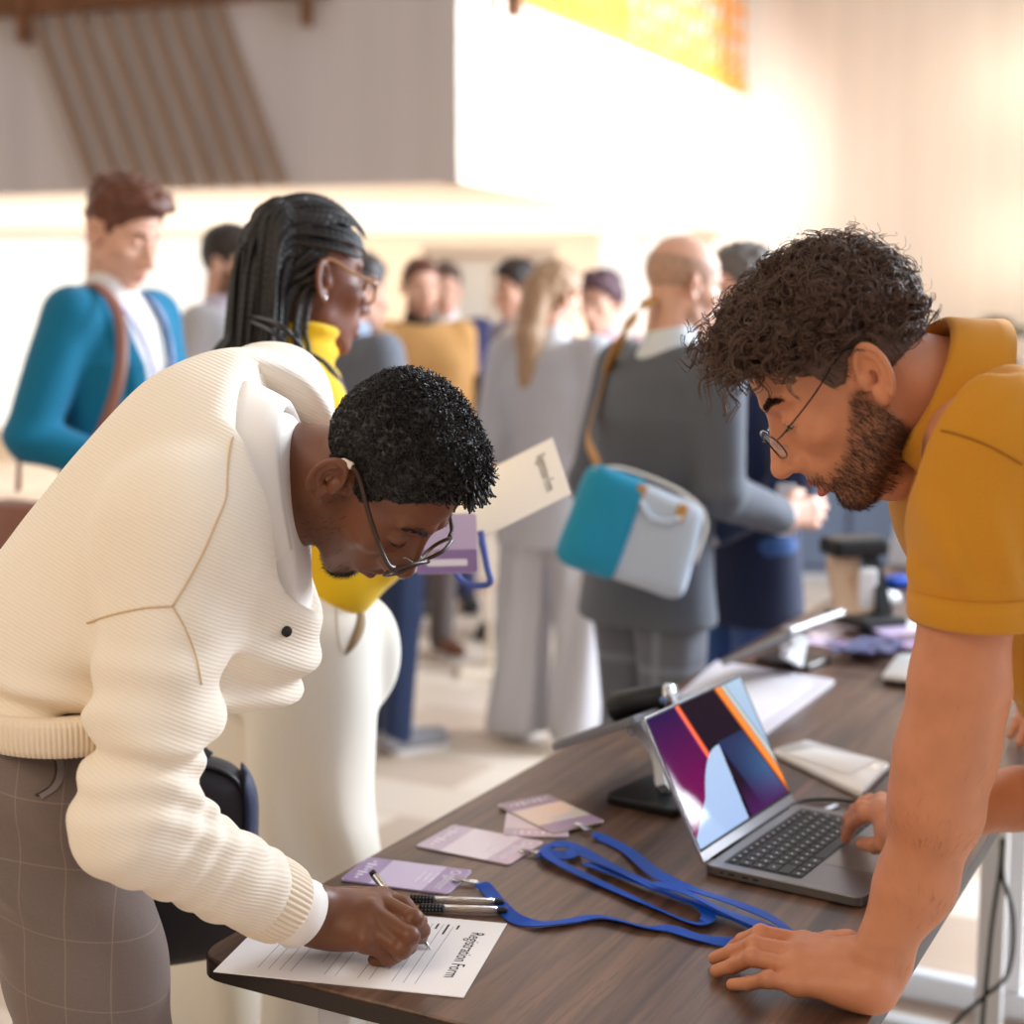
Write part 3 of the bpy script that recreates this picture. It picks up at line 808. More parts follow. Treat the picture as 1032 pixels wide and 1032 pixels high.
def screen_img(X, Y):
    """colours of the picture shown on the screen; X 0..1 left to right, Y 0..1 bottom to top"""
    c = np.zeros(X.shape + (3,))
    def put_(m, a): c[m] = a if np.ndim(a) == 1 else np.asarray(a)[m]
    base = A(.012, .004, .014) + np.zeros(c.shape); c[:] = base
    # violet to magenta field on the left
    e1 = .30 + (.98 - Y) * .22
    m = X < e1
    g_ = np.clip((1 - Y), 0, 1)[..., None]
    put_(m, A(.022, .005, .07) * (1 - g_) ** 1.2 + A(.27, .0, .10) * g_)
    red = np.clip(1 - np.abs(X - e1) / .028, 0, 1)
    red = red * (Y > .45); c += red[..., None] * A(1.6, .22, .05)
    # dark ribbon
    # orange streak on the right
    xs = .70 + .30 * np.clip(1 - Y, 0, 1) ** 1.15 + 0 * X
    dd_ = X - (.74 + (1 - Y - .12) * .30)
    m2 = dd_ > -.02
    st = np.clip(1 - np.abs(dd_ - .03) / .045, 0, 1); c += (m2 * st)[..., None] * A(1.7, .38, .03)
    st = np.clip(1 - np.abs(dd_ - .085) / .03, 0, 1); c = c * (1 - st[..., None]) + st[..., None] * A(.75, .85, .8)
    m3 = dd_ > .11; put_(m3, np.stack([.35 + .1 * Y, .5 + .1 * Y, .78 + 0 * Y], -1))
    m4 = (dd_ < -.02) & (dd_ > -.30) & (Y < .62) & (X > e1 + .1)
    bl = np.clip((dd_ + .30) / .28, 0, 1) * np.clip((.62 - Y) / .6, 0, 1)
    put_(m4, np.stack([.02 + .05 * bl, .03 + .16 * bl, .10 + .30 * bl], -1))
    m5 = (dd_ < -.02) & (Y < .28) & (X > .55); k5 = np.clip((.28 - Y) / .28, 0, 1); c[m5] = (c * (1 - k5[..., None]) + k5[..., None] * A(.07, .012, .10))[m5]
    # pale blue dome at the lower left
    cxx, top = .285 + (Y * .10), .60
    hw = .30 * np.sqrt(np.clip((top - Y) / .30, 0, 1)).clip(0, 1)
    m6 = (Y < top) & (X < .52 + (Y - .3) * .02) & (X > .50 - hw * .95 - (.30 - np.minimum(Y, .30)) * .95)
    put_(m6, np.stack([.40 + .10 * Y, .55 + .1 * Y, .86 + 0 * Y], -1))
    return np.clip(c, 0, 1.6)
nx, ny = 320, 220
gx, gy = np.meshgrid(np.linspace(0, 1, nx), np.linspace(0, 1, ny), indexing='ij')
SW, SH = LW - .010, LH - .026
Vs = np.stack([(gx - .5) * SW, .0215 + gy * SH, np.full(gx.shape, .0005)], -1).reshape(-1, 3) @ RL + lo_
ix = np.arange(nx * ny).reshape(nx, ny); Fs = np.stack([ix[:-1, :-1], ix[1:, :-1], ix[1:, 1:], ix[:-1, 1:]], -1).reshape(-1, 4)
m, nt, b = new_mat('screen_picture'); at = node(nt, 'ShaderNodeAttribute', attribute_name='mask')
b.inputs['Base Color'].default_value = (.01, .01, .012, 1); b.inputs['Roughness'].default_value = .03; b.inputs['Specular IOR Level'].default_value = .15
nt.links.new(at.outputs['Color'], b.inputs['Emission Color']); b.inputs['Emission Strength'].default_value = .85
mk('screen', Vs, Fs, m, lid, False, col=screen_img(gx, gy).reshape(-1, 3))
# cable at the laptop
p = spline([T(799, 812, .747), T(812, 807, .745), T(840, 806, .7445), T(872, 809, .7445), T(905, 806, .7445), T(950, 812, .7445)], 40)
V, F = tube(p, .0028, 8); tag(mk('charging_cable', V, F, M['black_rubber']), 'black charging cable curving over the table behind the laptop', 'cable')
V, F = rbox(T(838, 814, .745), (.034, .009, .008), rotz(.75), .003); tag(mk('memory_stick', V, F, M['silver']), 'small silver memory stick behind the laptop keyboard', 'memory stick')
V, F = rbox(T(884, 803, .7475), (.04, .022, .013), rotz(.3), .003); tag(mk('power_adapter', V, F, M['black_plastic']), 'little black adapter by the cable behind the laptop', 'adapter')

# ------------------------------------------------------------------ behind the laptop
def sheet(name, label, cat, pts, z, th, mat, r=.0, group=None, bev=0):
    q = [T(u, v, TABLE_Z + z) for u, v in pts]
    c = np.mean(q, 0); poly = np.array([(p - c)[:2] for p in q])
    V, F = prism(rpoly(poly, r), 0, th, c, np.eye(3), bev)
    return tag(mk(name, V, F, mat, None, False), label, cat, group)
sheet('document_folder', 'white folder of papers lying behind the laptop screen', 'folder', [(662, 722), (722, 668), (842, 688), (764, 747)], .0006, .006, plain('folder_white', rgb(214, 208, 218), .5), .012, bev=.001)
sheet('paper_stack', 'stack of white sheets lying on the white folder behind the laptop', 'papers', [(668, 722), (724, 674), (818, 690), (752, 738)], .0075, .004, plain('sheet_white', rgb(222, 217, 222), .75), .002)
# clear wrapped bundle: two slabs
wb = thing('wrapped_envelope', 'white envelope packet in clear wrapping right of the laptop screen', 'packet', T(838, 778))
q = [T(778, 762), T(812, 752), T(897, 776), T(868, 806)]
c = np.mean(q, 0); poly = np.array([(p - c)[:2] for p in q])
V, F = prism(rpoly(poly, .008), .0006, .013, c, np.eye(3), .003); mk('envelope', V, F, plain('envelope_white', rgb(244, 238, 236), .3, coat=.6, var=.03, vscale=30, bump=.6, bscale=60), wb)
V, F = prism(rpoly(poly * A(.8, .5) + A(-.0, .0), .008), .013, .016, c, np.eye(3), .0012); mk('flap', V, F, M['paper'], wb)

def tablet_stand(label, foot_px, top_px, edge_a, edge_b, ztab, scanner=False):
    pass
M['tablet_shell'] = plain('tablet_shell', rgb(150, 150, 154), .5, metal=.5)
# near stand: weighted base, tilted neck, tablet seen from behind and the handheld scanner resting on it
def stand(label, bc_px, face, wbase, neck_top, tab_c, tab_w, tab_h, tilt, basecol, neckcol):
    bcen = T(*bc_px); f = nrm(A(*face, 0)); s = A(-f[1], f[0], 0)      # f: where the tablet looks; s: its width
    R = frame(s, -f, UP)
    o = thing('tablet_stand', label, 'tablet stand', A(bcen[0], bcen[1], TABLE_Z))
    V, F = prism(rr(wbase, .13, .014), .0004, .014, A(bcen[0], bcen[1], TABLE_Z), R, .003); mk('base', V, F, basecol, o, False)
    tc_ = np.asarray(tab_c, float)
    tn = nrm(f * math.cos(tilt) + UP * math.sin(tilt)); tu = nrm(np.cross(tn, s)); tu = tu if tu[2] > 0 else -tu
    back = tc_ - tn * .012
    foot = A(bcen[0], bcen[1], TABLE_Z + .012) - f * .01
    V, F = sweep(spline([foot, foot * .5 + back * .5 - f * .02, back], 14), np.array([[-.032, -.008], [.032, -.008], [.032, .008], [-.032, .008]]), up=-f); mk('neck', V, F, neckcol, o, False)
    RT = frame(s, tu, np.cross(s, tu))
    sg = 1 if np.cross(s, tu) @ tn > 0 else -1
    V, F = prism(rr(tab_w, tab_h, .012), -.006, .006, tc_, RT, .0015); tb = mk('tablet', V, F, M['tablet_shell'], o, False)
    V, F = prism(rr(tab_w - .014, tab_h - .014, .006), .0061 * sg if sg > 0 else -.0066, .0066 if sg > 0 else -.0061, tc_, RT); mk('glass_front', V, F, M['black_plastic'], tb, False)
    V, F = tube([back - tn * .014, back - tn * .005, back + tn * .004], .016, 14, up=tu); mk('hinge_disc', V, F, neckcol, o)
    return o, tc_, s, tu, tn
M['dark_metal'] = plain('dark_metal', rgb(58, 48, 44), .4, metal=.4)
f_ = -NV
sA = stand('black based stand carrying a tilted tablet behind the laptop lid', (668, 806), (-.80, .60), .14, None, T(638, 724, .842), .25, .17, math.radians(66), M['black_plastic'], M['white_plastic'])
sB = stand('white tablet stand at the far left table edge beside the folder', (800, 668), (-.80, .60), .13, None, T(790, 642, .835), .26, .18, math.radians(60), M['dark_metal'], M['white_plastic'])
# handheld scanner
a, b = P(616, 712, 2.34), P(674, 703, 2.30)
sc = thing('handheld_scanner', 'black cylindrical scanner lying across the stand behind the laptop', 'scanner', (a + b) / 2)
V, F = tube([a, a * .97 + b * .03, (a + b) / 2, a * .03 + b * .97, b], .024, 18, scale=[.86, 1, 1, 1, .9]); mk('barrel', V, F, M['black_plastic'], sc)
t_ = nrm(b - a); V, F = tube([b - t_ * .004, b + t_ * .004, b + t_ * .012], .023, 18, scale=[1, 1, .85]); mk('metal_cap', V, F, M['silver'], sc)
V, F = tube([b + t_ * -.012 - A(0, .024, -.004), b + t_ * -.012 - A(0, .027, -.004)], .006, 10, up=A(0, 0, 1)); mk('button', V, F, plain('blue_button', rgb(120, 160, 220), .3), sc)

# far end of the second table
ds = thing('card_reader_dock', 'black and wood card reader dock on the far table by the mustard sleeve', 'card reader', T(872, 628))
q0 = T(872, 632)
V, F = rbox(q0 + A(0, 0, .018), (.13, .17, .034), rotz(.4), .008); mk('base', V, F, M['black_plastic'], ds, False)
V, F = sweep(spline([q0 + A(-.03, .0, .03), q0 + A(-.045, .03, .11), q0 + A(-.05, .05, .17)], 10), np.array([[-.04, -.012], [.04, -.012], [.04, .012], [-.04, .012]]), up=A(.3, -1, 0)); mk('upright', V, F, plain('pale_wood', rgb(222, 190, 158), .5), ds, False)
V, F = sweep(spline([q0 + A(.045, .0, .03), q0 + A(.03, .03, .12), q0 + A(.01, .05, .185)], 10), np.array([[-.018, -.012], [.018, -.012], [.018, .012], [-.018, .012]]), up=A(.3, -1, 0)); mk('side_arm', V, F, M['black_plastic'], ds, False)
V, F = rbox(q0 + A(-.02, .055, .195), (.15, .10, .045), rotz(.3), .012); mk('reader_head', V, F, M['black_plastic'], ds, False)
V, F = rbox(q0 + A(.005, .012, .09), (.05, .02, .11), rotz(.3) @ np.eye(3), .008); mk('white_card', V, F, M['white_plastic'], ds, False)
V, F = rbox(T(893, 610) + A(0, 0, .019), (.07, .05, .037), rotz(.5), .015); tag(mk('paper_cup_lid', V, F, M['white_plastic']), 'small white plastic box beside the card reader dock', 'box')
V, F = rbox(T(905, 592) + A(0, 0, .016), (.09, .07, .032), rotz(.4), .012); tag(mk('lanyard_roll', V, F, M['lanyard']), 'rolled bundle of blue lanyards beyond the card reader dock', 'lanyard roll')
V, F = rbox(T(914, 632) + A(0, 0, .004), (.07, .10, .007), rotz(-.5), .003); tag(mk('phone', V, F, M['white_plastic']), 'thin white phone lying by the sleeve cuff on the far table', 'phone')
ph = thing('charging_pad', 'white slab with dark underside beside the bare arm on the far table', 'charging pad', T(910, 690))
q = [T(888, 690), T(905, 668), T(960, 672), T(948, 697)]; c = np.mean(q, 0); poly = np.array([(p - c)[:2] for p in q])
V, F = prism(rpoly(poly, .012), .010, .022, c, np.eye(3), .003); mk('white_shell', V, F, M['white_plastic'], ph)
V, F = prism(rpoly(poly * .95, .012), .0004, .010, c, np.eye(3), .001); mk('dark_foot', V, F, M['black_plastic'], ph)
g2 = 'badges spread on the far table'
cols = [M['badge_pale'], M['badge_lilac'], M['badge_violet'], M['badge_pale'], M['badge_violet'], M['badge_lilac']]
words = ['pale badge at the left end of the badge spread on the far table', 'lilac badge half covered by the blue lanyard heap on the far table', 'violet badge nearest the seam between the tables', 'pale badge beside the card reader base on the far table', 'violet badge at the right end of the badge spread beside the arm', 'lilac badge behind the violet one by the mustard cuff']
for i, (u, v, an) in enumerate(((820, 636, .5), (838, 650, .9), (872, 656, .3), (850, 634, 1.2), (905, 652, .7), (898, 640, .2))):
    c = T(u, v) + A(0, 0, .0006 + .0026 * i); V, F = prism(rr(.09, .135, .006), 0, .0022, c, rotz(an)); tag(mk('name_badge', V, F, cols[i], None, False), words[i], 'badge', g2)
pts = []
for i in range(26): pts.append(T(875 + 42 * math.sin(i * 1.9) * (.5 + .5 * math.cos(i * .7)), 650 + 8 * math.cos(i * 2.3), .765 + .004 * math.sin(i * 1.3)))
M['navy_lanyard'] = cloth('lanyard_navy', rgb(44, 44, 104), rough=.6)
ribbon('lanyard', 'dark navy lanyard heaped over the badges on the far table', 'lanyard', pts, n=220, mat=M['navy_lanyard'])
bf = thing('display_tablet', 'white tablet propped at the far end of the second table', 'tablet', T(925, 575))
V, F = rbox(T(930, 572) + A(0, 0, .07), (.20, .012, .15), frame((.86, -.5, 0), (.45, .78, -.43), (.215, .37, .9)), .004); mk('casing', V, F, M['white_plastic'], bf, False)
V, F = rbox(T(930, 572) + A(0.02, .04, .03), (.04, .06, .06), rotz(-.5), .004); mk('prop', V, F, M['white_plastic'], bf, False)

# hanging cables at the right
def cable(pts): return [P(u, v, y) for u, v, y in pts]
cb_ = thing('hanging_cable', 'thin dark twin cable hanging from the table edge at the lower right', 'cable', A(*P(985, 1030, 2.75)[:2], 0))
for pts in ([(1010, 845, 2.75), (1008, 875, 2.75), (1000, 930, 2.75), (994, 990, 2.75), (990, 1032, 2.75), (985, 1100, 2.75), (970, 1185, 2.75), (940, 1192, 2.8)],
            [(1011, 845, 2.76), (1010, 880, 2.76), (1021, 925, 2.75), (1016, 980, 2.75), (990, 1006, 2.74), (962, 1032, 2.74), (930, 1085, 2.72), (900, 1185, 2.75)]):
    p = spline(cable(pts), 50); p[:, 2] = np.maximum(p[:, 2], .004); V, F = tube(p, .0042, 8); mk('wire', V, F, M['black_rubber'], cb_)
# ------------------------------------------------------------------ people: shared anatomy (local frame: x right, y forward, z up; metres)
def fu(F, U):
    F = nrm(F); U = np.asarray(U, float); U = nrm(U - F * (U @ F))
    return np.array([np.cross(F, U), F, U])
_en = None
def ear_sdf(q):
    c = A(.0735, -.010, .004)
    eu = nrm(A(.10, -.22, .97)); eb = A(.50, -.86, -.1); eb = nrm(eb - eu * (eb @ eu)); en = nrm(np.cross(eu, eb)); en = en if en[0] > 0 else -en
    pe = (q - c) @ np.array([en, eb, eu]).T
    pe = pe - A(.004, .010, .0)
    d = ell(pe, (-.001, -.001, 0), (.0055, .0175, .030))
    d = sub(d, ell(pe, (.0065, -.003, .002), (.0078, .0118, .0215)), .002)
    rho = np.sqrt((pe[:, 1] / .0165) ** 2 + (pe[:, 2] / .0295) ** 2)
    ring = np.sqrt(((rho - 1) * .0195) ** 2 + (pe[:, 0] - .0025) ** 2) - .0034
    ring = np.maximum(ring, -(pe[:, 2] + .016) - np.maximum(0, pe[:, 1]) * 2)
    d = su(d, ring, .003)
    rho2 = np.sqrt((pe[:, 1] / .0095) ** 2 + ((pe[:, 2] - .002) / .018) ** 2)
    anti = np.sqrt(((rho2 - 1) * .012) ** 2 + (pe[:, 0] - .001) ** 2) - .0026
    anti = np.maximum(anti, -pe[:, 1] * 1.0)
    d = su(d, anti, .003)
    d = su(d, ell(pe, (-.0005, -.004, -.029), (.0042, .0085, .0095)), .005)
    d = sub(d, ell(pe, (.000, -.0055, -.005), (.011, .0060, .0085)), .002)
    d = su(d, ell(pe, (.002, -.0135, -.005), (.0042, .0042, .0065)), .004)
    return su(d, cap(q, (.064, -.002, .0), (.074, -.006, .0), .012, .008), .006)
def head_sdf(p, jaw=1.0, nose=1.0, brow=1.0, lips=1.0, open_=0.0, chin=1.0, ears=True, nlen=0.0, cr=1.0, eye=0.0):
    q = p.copy(); q[:, 0] = np.abs(q[:, 0])
    d = ell(q, (0, -.008 + .097 * (1 - cr) * .7, .046 - .02 * (1 - cr)), (.0755 * (.5 + cr * .5), .097 * cr, .086 * cr))
    d = su(d, ell(q, (0, .030, -.018), (.061, .062, .078)), .02)
    d = su(d, cap(q, (.049 * jaw, .008, -.056), (.013, .068, -.097), .017, .016), .024)
    d = su(d, ell(q, (0, .066, -.099 - .004 * (chin - 1)), (.023 * chin, .022 * chin, .017)), .015)
    d = su(d, ell(q, (0, .055, -.06), (.037, .036, .04)), .02)
    d = su(d, ell(q, (.043, .060, -.014), (.021, .019, .016)), .022)
    d = su(d, cap(q, (.012, .0835, .036), (.047, .067, .037), .0085 * brow, .007), .012)
    d = sub(d, ell(q, (.0315, .096, .012), (.0175, .0135, .0105)), .011)
    d = su(d, ell(q, (.0315, .0745, .0115), (.0142, .0132, .0122)), .004)
    d = sub(d, cap(q, (.0205, .0870, .0055), (.043, .0785, .005), .0010), .0018)
    d = sub(d, cap(q, (.0195, .0860, .0205), (.044, .079, .0195), .0008), .003)
    if eye: d = sub(d, ell(q, (.0318, .0885, .0054), (.0120, .0070, .0042 * eye)), .0015)
    n = su(cap(q, (0, .0855, .024), (0, .1135 + nlen, -.025), .0072, .0098), ell(q, (0, .1125 + nlen, -.0295), (.0105 * nose, .0118, .0098)), .008)
    n = su(n, ell(q, (.0120 * nose, .1005, -.0335), (.0085, .0115, .0082)), .007)
    d = su(d, cap(q, (0, .076, .024), (0, .0915, -.032), .0095, .0165), .010)
    d = su(d, n, .010)
    d = sub(d, ell(q, (.0073 * nose, .1045, -.0435), (.0044, .0072, .0042)), .003)
    d = su(d, ell(q, (0, .078, -.059), (.027, .0215, .019)), .018)
    o = open_ * .5
    d = su(d, cap(q, (.0210, .0885, -.0660), (0, .1005, -.0610 + o), .0042, .0060 * lips), .0045)
    d = su(d, cap(q, (.0190, .0870, -.0705), (0, .0980, -.0750 - o), .0042, .0072 * lips), .0045)
    d = sub(d, cap(q, (.0225, .0930, -.0675), (0, .1085, -.0672), .0010, .0012 + o), .0025)
    d = sub(d, ell(q, (0, .099, -.0865), (.016, .008, .0045)), .008)
    if ears: d = su(d, ear_sdf(q), .004)
    return d
def eyeballs(C, R, s, look, parent):
    mats = [plain('eye_white', rgb(225, 216, 208), .15), plain('eye_iris', rgb(40, 26, 18), .1)]
    for sx in (-1, 1):
        bm = bmesh.new(); bmesh.ops.create_uvsphere(bm, u_segments=20, v_segments=14, radius=.0122); V, F = bm_arrays(bm)
        c = np.array([V[f].mean(0) for f in F]); l = nrm(look); fm = [1 if (x @ l) / np.linalg.norm(x) > .86 else 0 for x in c]
        V = (V * A(1, 1, .95) + A(sx * .0316, .0742, .0098)) * s @ R + C
        mk('eye', V, F, mats, parent, True, fm=fm)
def lipmask(p, lips=1.0, o=0.0):
    q = p.copy(); q[:, 0] = np.abs(q[:, 0]); o = o * .5
    d = np.minimum(cap(q, (.0200, .0885, -.0660), (0, .1005, -.0610 + o), .0042, .0060 * lips), cap(q, (.0180, .0870, -.0705), (0, .0980, -.0750 - o), .0042, .0072 * lips))
    return np.clip(1 - (d - .0002) / .0016, 0, 1)
_zy = [-.12, -.10, -.05, -.03, -.016, -.004, .012, .026, .034, .048, .060, .072, .085, .11]
_zz = [-.045, -.050, -.045, -.035, .030, .026, .006, .010, .034, .040, .058, .072, .082, .086]
def scalp(p, lift=0.0):
    """signed height over the hairline (positive on the scalp)"""
    return p[:, 2] - np.interp(p[:, 1], _zy, _zz) - lift
def beardmask(p, top=-.030, soft=.012):
    """jaw, chin and moustache"""
    x = np.abs(p[:, 0]); y, z = p[:, 1], p[:, 2]
    line = np.interp(y, [-.01, .02, .045, .065, .08, .095, .11], [.012, .000, -.032, -.048, -.050, -.046, -.047])
    m = np.clip((line - z) / soft, 0, 1)
    m *= np.clip((y + .012 + (z + .05) * -.25) / .012, 0, 1) * np.clip((z + .122) / .01, 0, 1)
    low = np.clip(1 - np.maximum(0, (.0 - x + .016)) / .004, 0, 1)
    # bare patch between the lower lip and the cheek corner
    bare = np.clip(1 - np.sqrt(((x - .030) / .010) ** 2 + ((z + .060) / .012) ** 2), 0, 1)
    m *= 1 - .7 * bare
    m *= 1 - lipmask(p, 1.1)
    return m
def hand_sdf(p, wI, wP, fingers, thumb, s=1.0, k=.009):
    """wI / wP: thumb-side and little-finger-side wrist points; fingers: index..little, 4 joints each; thumb: 4 joints"""
    wI, wP = np.asarray(wI, float), np.asarray(wP, float)
    rs = [(.0112, .0098, .0088, .0074), (.0114, .0100, .0090, .0076), (.0110, .0096, .0086, .0074), (.0100, .0086, .0078, .0066)]
    d = cap(p, wI, wP, .0195 * s)
    for i, f in enumerate(fingers):
        w = wI + (wP - wI) * (i / 3)
        d = su(d, cap(p, w, f[0], .0165 * s, .0118 * s), .014)
    for i in range(3):
        d = su(d, cap(p, fingers[i][0], fingers[i + 1][0], .0108 * s), .010)
        m0 = (wI + (wP - wI) * ((i + .5) / 3)); d = su(d, cap(p, m0, (fingers[i][0] + fingers[i + 1][0]) / 2, .0165 * s, .0105 * s), .012)
    for f, r in zip(fingers, rs):
        g = chain(p, f, [x * s for x in r], .003)
        d = su(d, g, .006)
        d = su(d, ell(p, np.asarray(f[1]), (.0101 * s,) * 3), .004)
    th = chain(p, thumb, [.0170 * s, .0125 * s, .0110 * s, .0086 * s], .005)
    d = su(d, th, .012)
    d = su(d, cap(p, thumb[0], (fingers[0][0] + thumb[1]) / 2, .014 * s, .009 * s), .014)
    return d
def relaxed_hand(w, dirv, back, thumbside, curl=.35, s=1.0, spread=.05):
    """a hand from wrist centre w along dirv; back = direction of its back; thumbside = towards the thumb"""
    D_ = nrm(dirv); B_ = nrm(back - D_ * (np.asarray(back) @ D_)); T_ = nrm(np.asarray(thumbside, float) - D_ * (np.asarray(thumbside) @ D_) - B_ * (np.asarray(thumbside) @ B_))
    wI, wP = w + T_ * .015 * s, w - T_ * .015 * s
    L = [(.045, .026, .021), (.050, .030, .022), (.046, .028, .022), (.036, .021, .019)]
    off = [.030, .010, -.010, -.029]; ml = [.092, .096, .091, .083]
    fs = []
    for i in range(4):
        q = w + D_ * ml[i] * s + T_ * off[i] * s
        js = [q]; a = curl * .7 + .05 * i
        dd = nrm(D_ + T_ * spread * (1.5 - i))
        for l in L[i]:
            v = dd * math.cos(a) - B_ * math.sin(a); q = q + v * l * s; js.append(q); a += curl * 1.1
        fs.append(js)
    t0 = w + D_ * .022 * s + T_ * .022 * s - B_ * .008 * s
    t1 = t0 + nrm(D_ * .75 + T_ * .62 - B_ * .35) * .045 * s
    t2 = t1 + nrm(D_ * .92 + T_ * .25 - B_ * .35) * .034 * s
    t3 = t2 + nrm(D_ * .97 + T_ * .0 - B_ * .3) * .026 * s
    return wI, wP, fs, [t0, t1, t2, t3]

def pieces(f, boxes, coarse=None):
    """the same field meshed in several boxes of different fineness (lo, hi, h); the coarse one leaves out what the fine ones hold"""
    out = []
    done = []
    for lo, hi, h in boxes:
        lo, hi = np.asarray(lo, float), np.asarray(hi, float)
        V, F = polygonize(f, lo, hi, h)
        for l2, h2 in done:
            V, F = drop(V, F, lambda c: ((c > l2 + .004) & (c < h2 - .004)).all(1))
        out.append((V, F)); done.append((lo, hi))
    return join(out)
def bbox(pts, pad):
    pts = np.asarray(pts, float); return pts.min(0) - pad, pts.max(0) + pad

# skins and hair colours
M['skin_dark'] = skin('skin_dark', rgb(116, 70, 46), rgb(112, 62, 52), rgb(34, 24, 20), .42, .04, .45)
M['skin_deep'] = skin('skin_deep', rgb(124, 78, 62), rgb(120, 66, 60), rgb(30, 22, 20), .5, .04, .35)
M['skin_tan'] = skin('skin_tan', rgb(202, 134, 98), rgb(186, 98, 84), rgb(70, 46, 34), .46, .08)
M['skin_fair'] = skin('skin_fair', rgb(226, 176, 152), rgb(204, 124, 112), rgb(120, 84, 66), .5, .08)
M['hair_black'] = hairm('hair_black', rgb(28, 23, 22), .5)
M['hair_brown'] = hairm('hair_brown', rgb(92, 70, 58), .52, .35)
M['hair_auburn'] = hairm('hair_auburn', rgb(98, 54, 34), .5)
M['hair_dark'] = hairm('hair_dark', rgb(48, 36, 32), .5)
M['hair_grey'] = hairm('hair_grey', rgb(104, 98, 94), .5)
M['hair_blond'] = hairm('hair_blond', rgb(168, 134, 104), .5)
M['shoe_brown'] = plain('shoe_brown', rgb(122, 74, 50), .4)
M['shoe_black'] = plain('shoe_black', rgb(34, 32, 34), .4)
M['shoe_grey'] = plain('shoe_grey', rgb(150, 150, 158), .6)
M['sole'] = plain('sole', rgb(225, 222, 220), .6)
M['lens'] = glassm('lens_glass', (.97, .97, .97, 1), .3)

def glasses(label, C, R, s, rimc, style, lens_y=.106, lens_z=.004, tipc=None, rw=.0255, rh=.0205, rt=.0018, tilt=.12, name='eyeglasses'):
    """worn glasses, built in the head's frame"""
    def W(x): return np.asarray(x, float) * s @ R + C
    o = thing(name, label, 'glasses', W((0, lens_y, lens_z)))
    for sx in (-1, 1):
        a = np.linspace(0, 2 * PI, 40); e = 2.6
        cx = np.sign(np.cos(a)) * np.abs(np.cos(a)) ** (2 / e) * rw; cz = np.sign(np.sin(a)) * np.abs(np.sin(a)) ** (2 / e) * rh
        x = sx * .0325 + cx; z = lens_z + cz; y = lens_y - np.maximum(0, np.abs(x) - .02) * .22 + cz * tilt
        L = np.stack([x, y, z], 1)
        if style == 'half':
            L2 = L[(cz > -.012)]; 
        V, F = tube(W(np.vstack([L, L[1:3]])), rt * s, 8, up=R[1]); mk('rim', V, F, rimc, o)
        c = L[:-1].mean(0); n = len(L) - 1
        V = W(np.vstack([L[:-1], [c]])); mk('lens', V, [[i, (i + 1) % n, n] for i in range(n)], M['lens'], o)
        hx = sx * (.0325 + rw * 1.02); hy = lens_y - (.0125 + rw * 1.0) * .22 * 1.0
        pts = [(hx, hy, lens_z + .008), (sx * .071, hy - .012, lens_z + .011), (sx * .0765, .045, .022), (sx * .0785, .005, .036), (sx * .0795, -.012, .036), (sx * .079, -.026, .018)]
        V, F = sweep(W(spline(pts, 26)), circ(rt * 1.05 * s, 8, rt * 1.5 * s), up=R[0]); tm = mk('temple', V, F, rimc, o)
        if tipc:
            V, F = tube(W([pts[-2] + A(0, -.001, .0008), (pts[-2] + A(*pts[-1])) / 2 + A(sx * .0012, -.002, .001), pts[-1]]), rt * 2.2 * s, 10, scale=[.8, 1.1, .7]); mk('temple_tip', V, F, tipc, tm)
        V, F = tube(W(spline([(sx * .009, lens_y - .004, lens_z - .004), (sx * .010, lens_y - .012, lens_z - .008), (sx * .0112, lens_y - .014, lens_z - .012)], 8)), .0008 * s, 6); mk('nose_pad', V, F, M['silver'], o)
    V, F = tube(W(spline([(-.0085, lens_y, lens_z + .004), (0, lens_y + .003, lens_z + .009), (.0085, lens_y, lens_z + .004)], 10)), rt * s, 8, up=R[1]); mk('bridge', V, F, rimc, o)
    return o

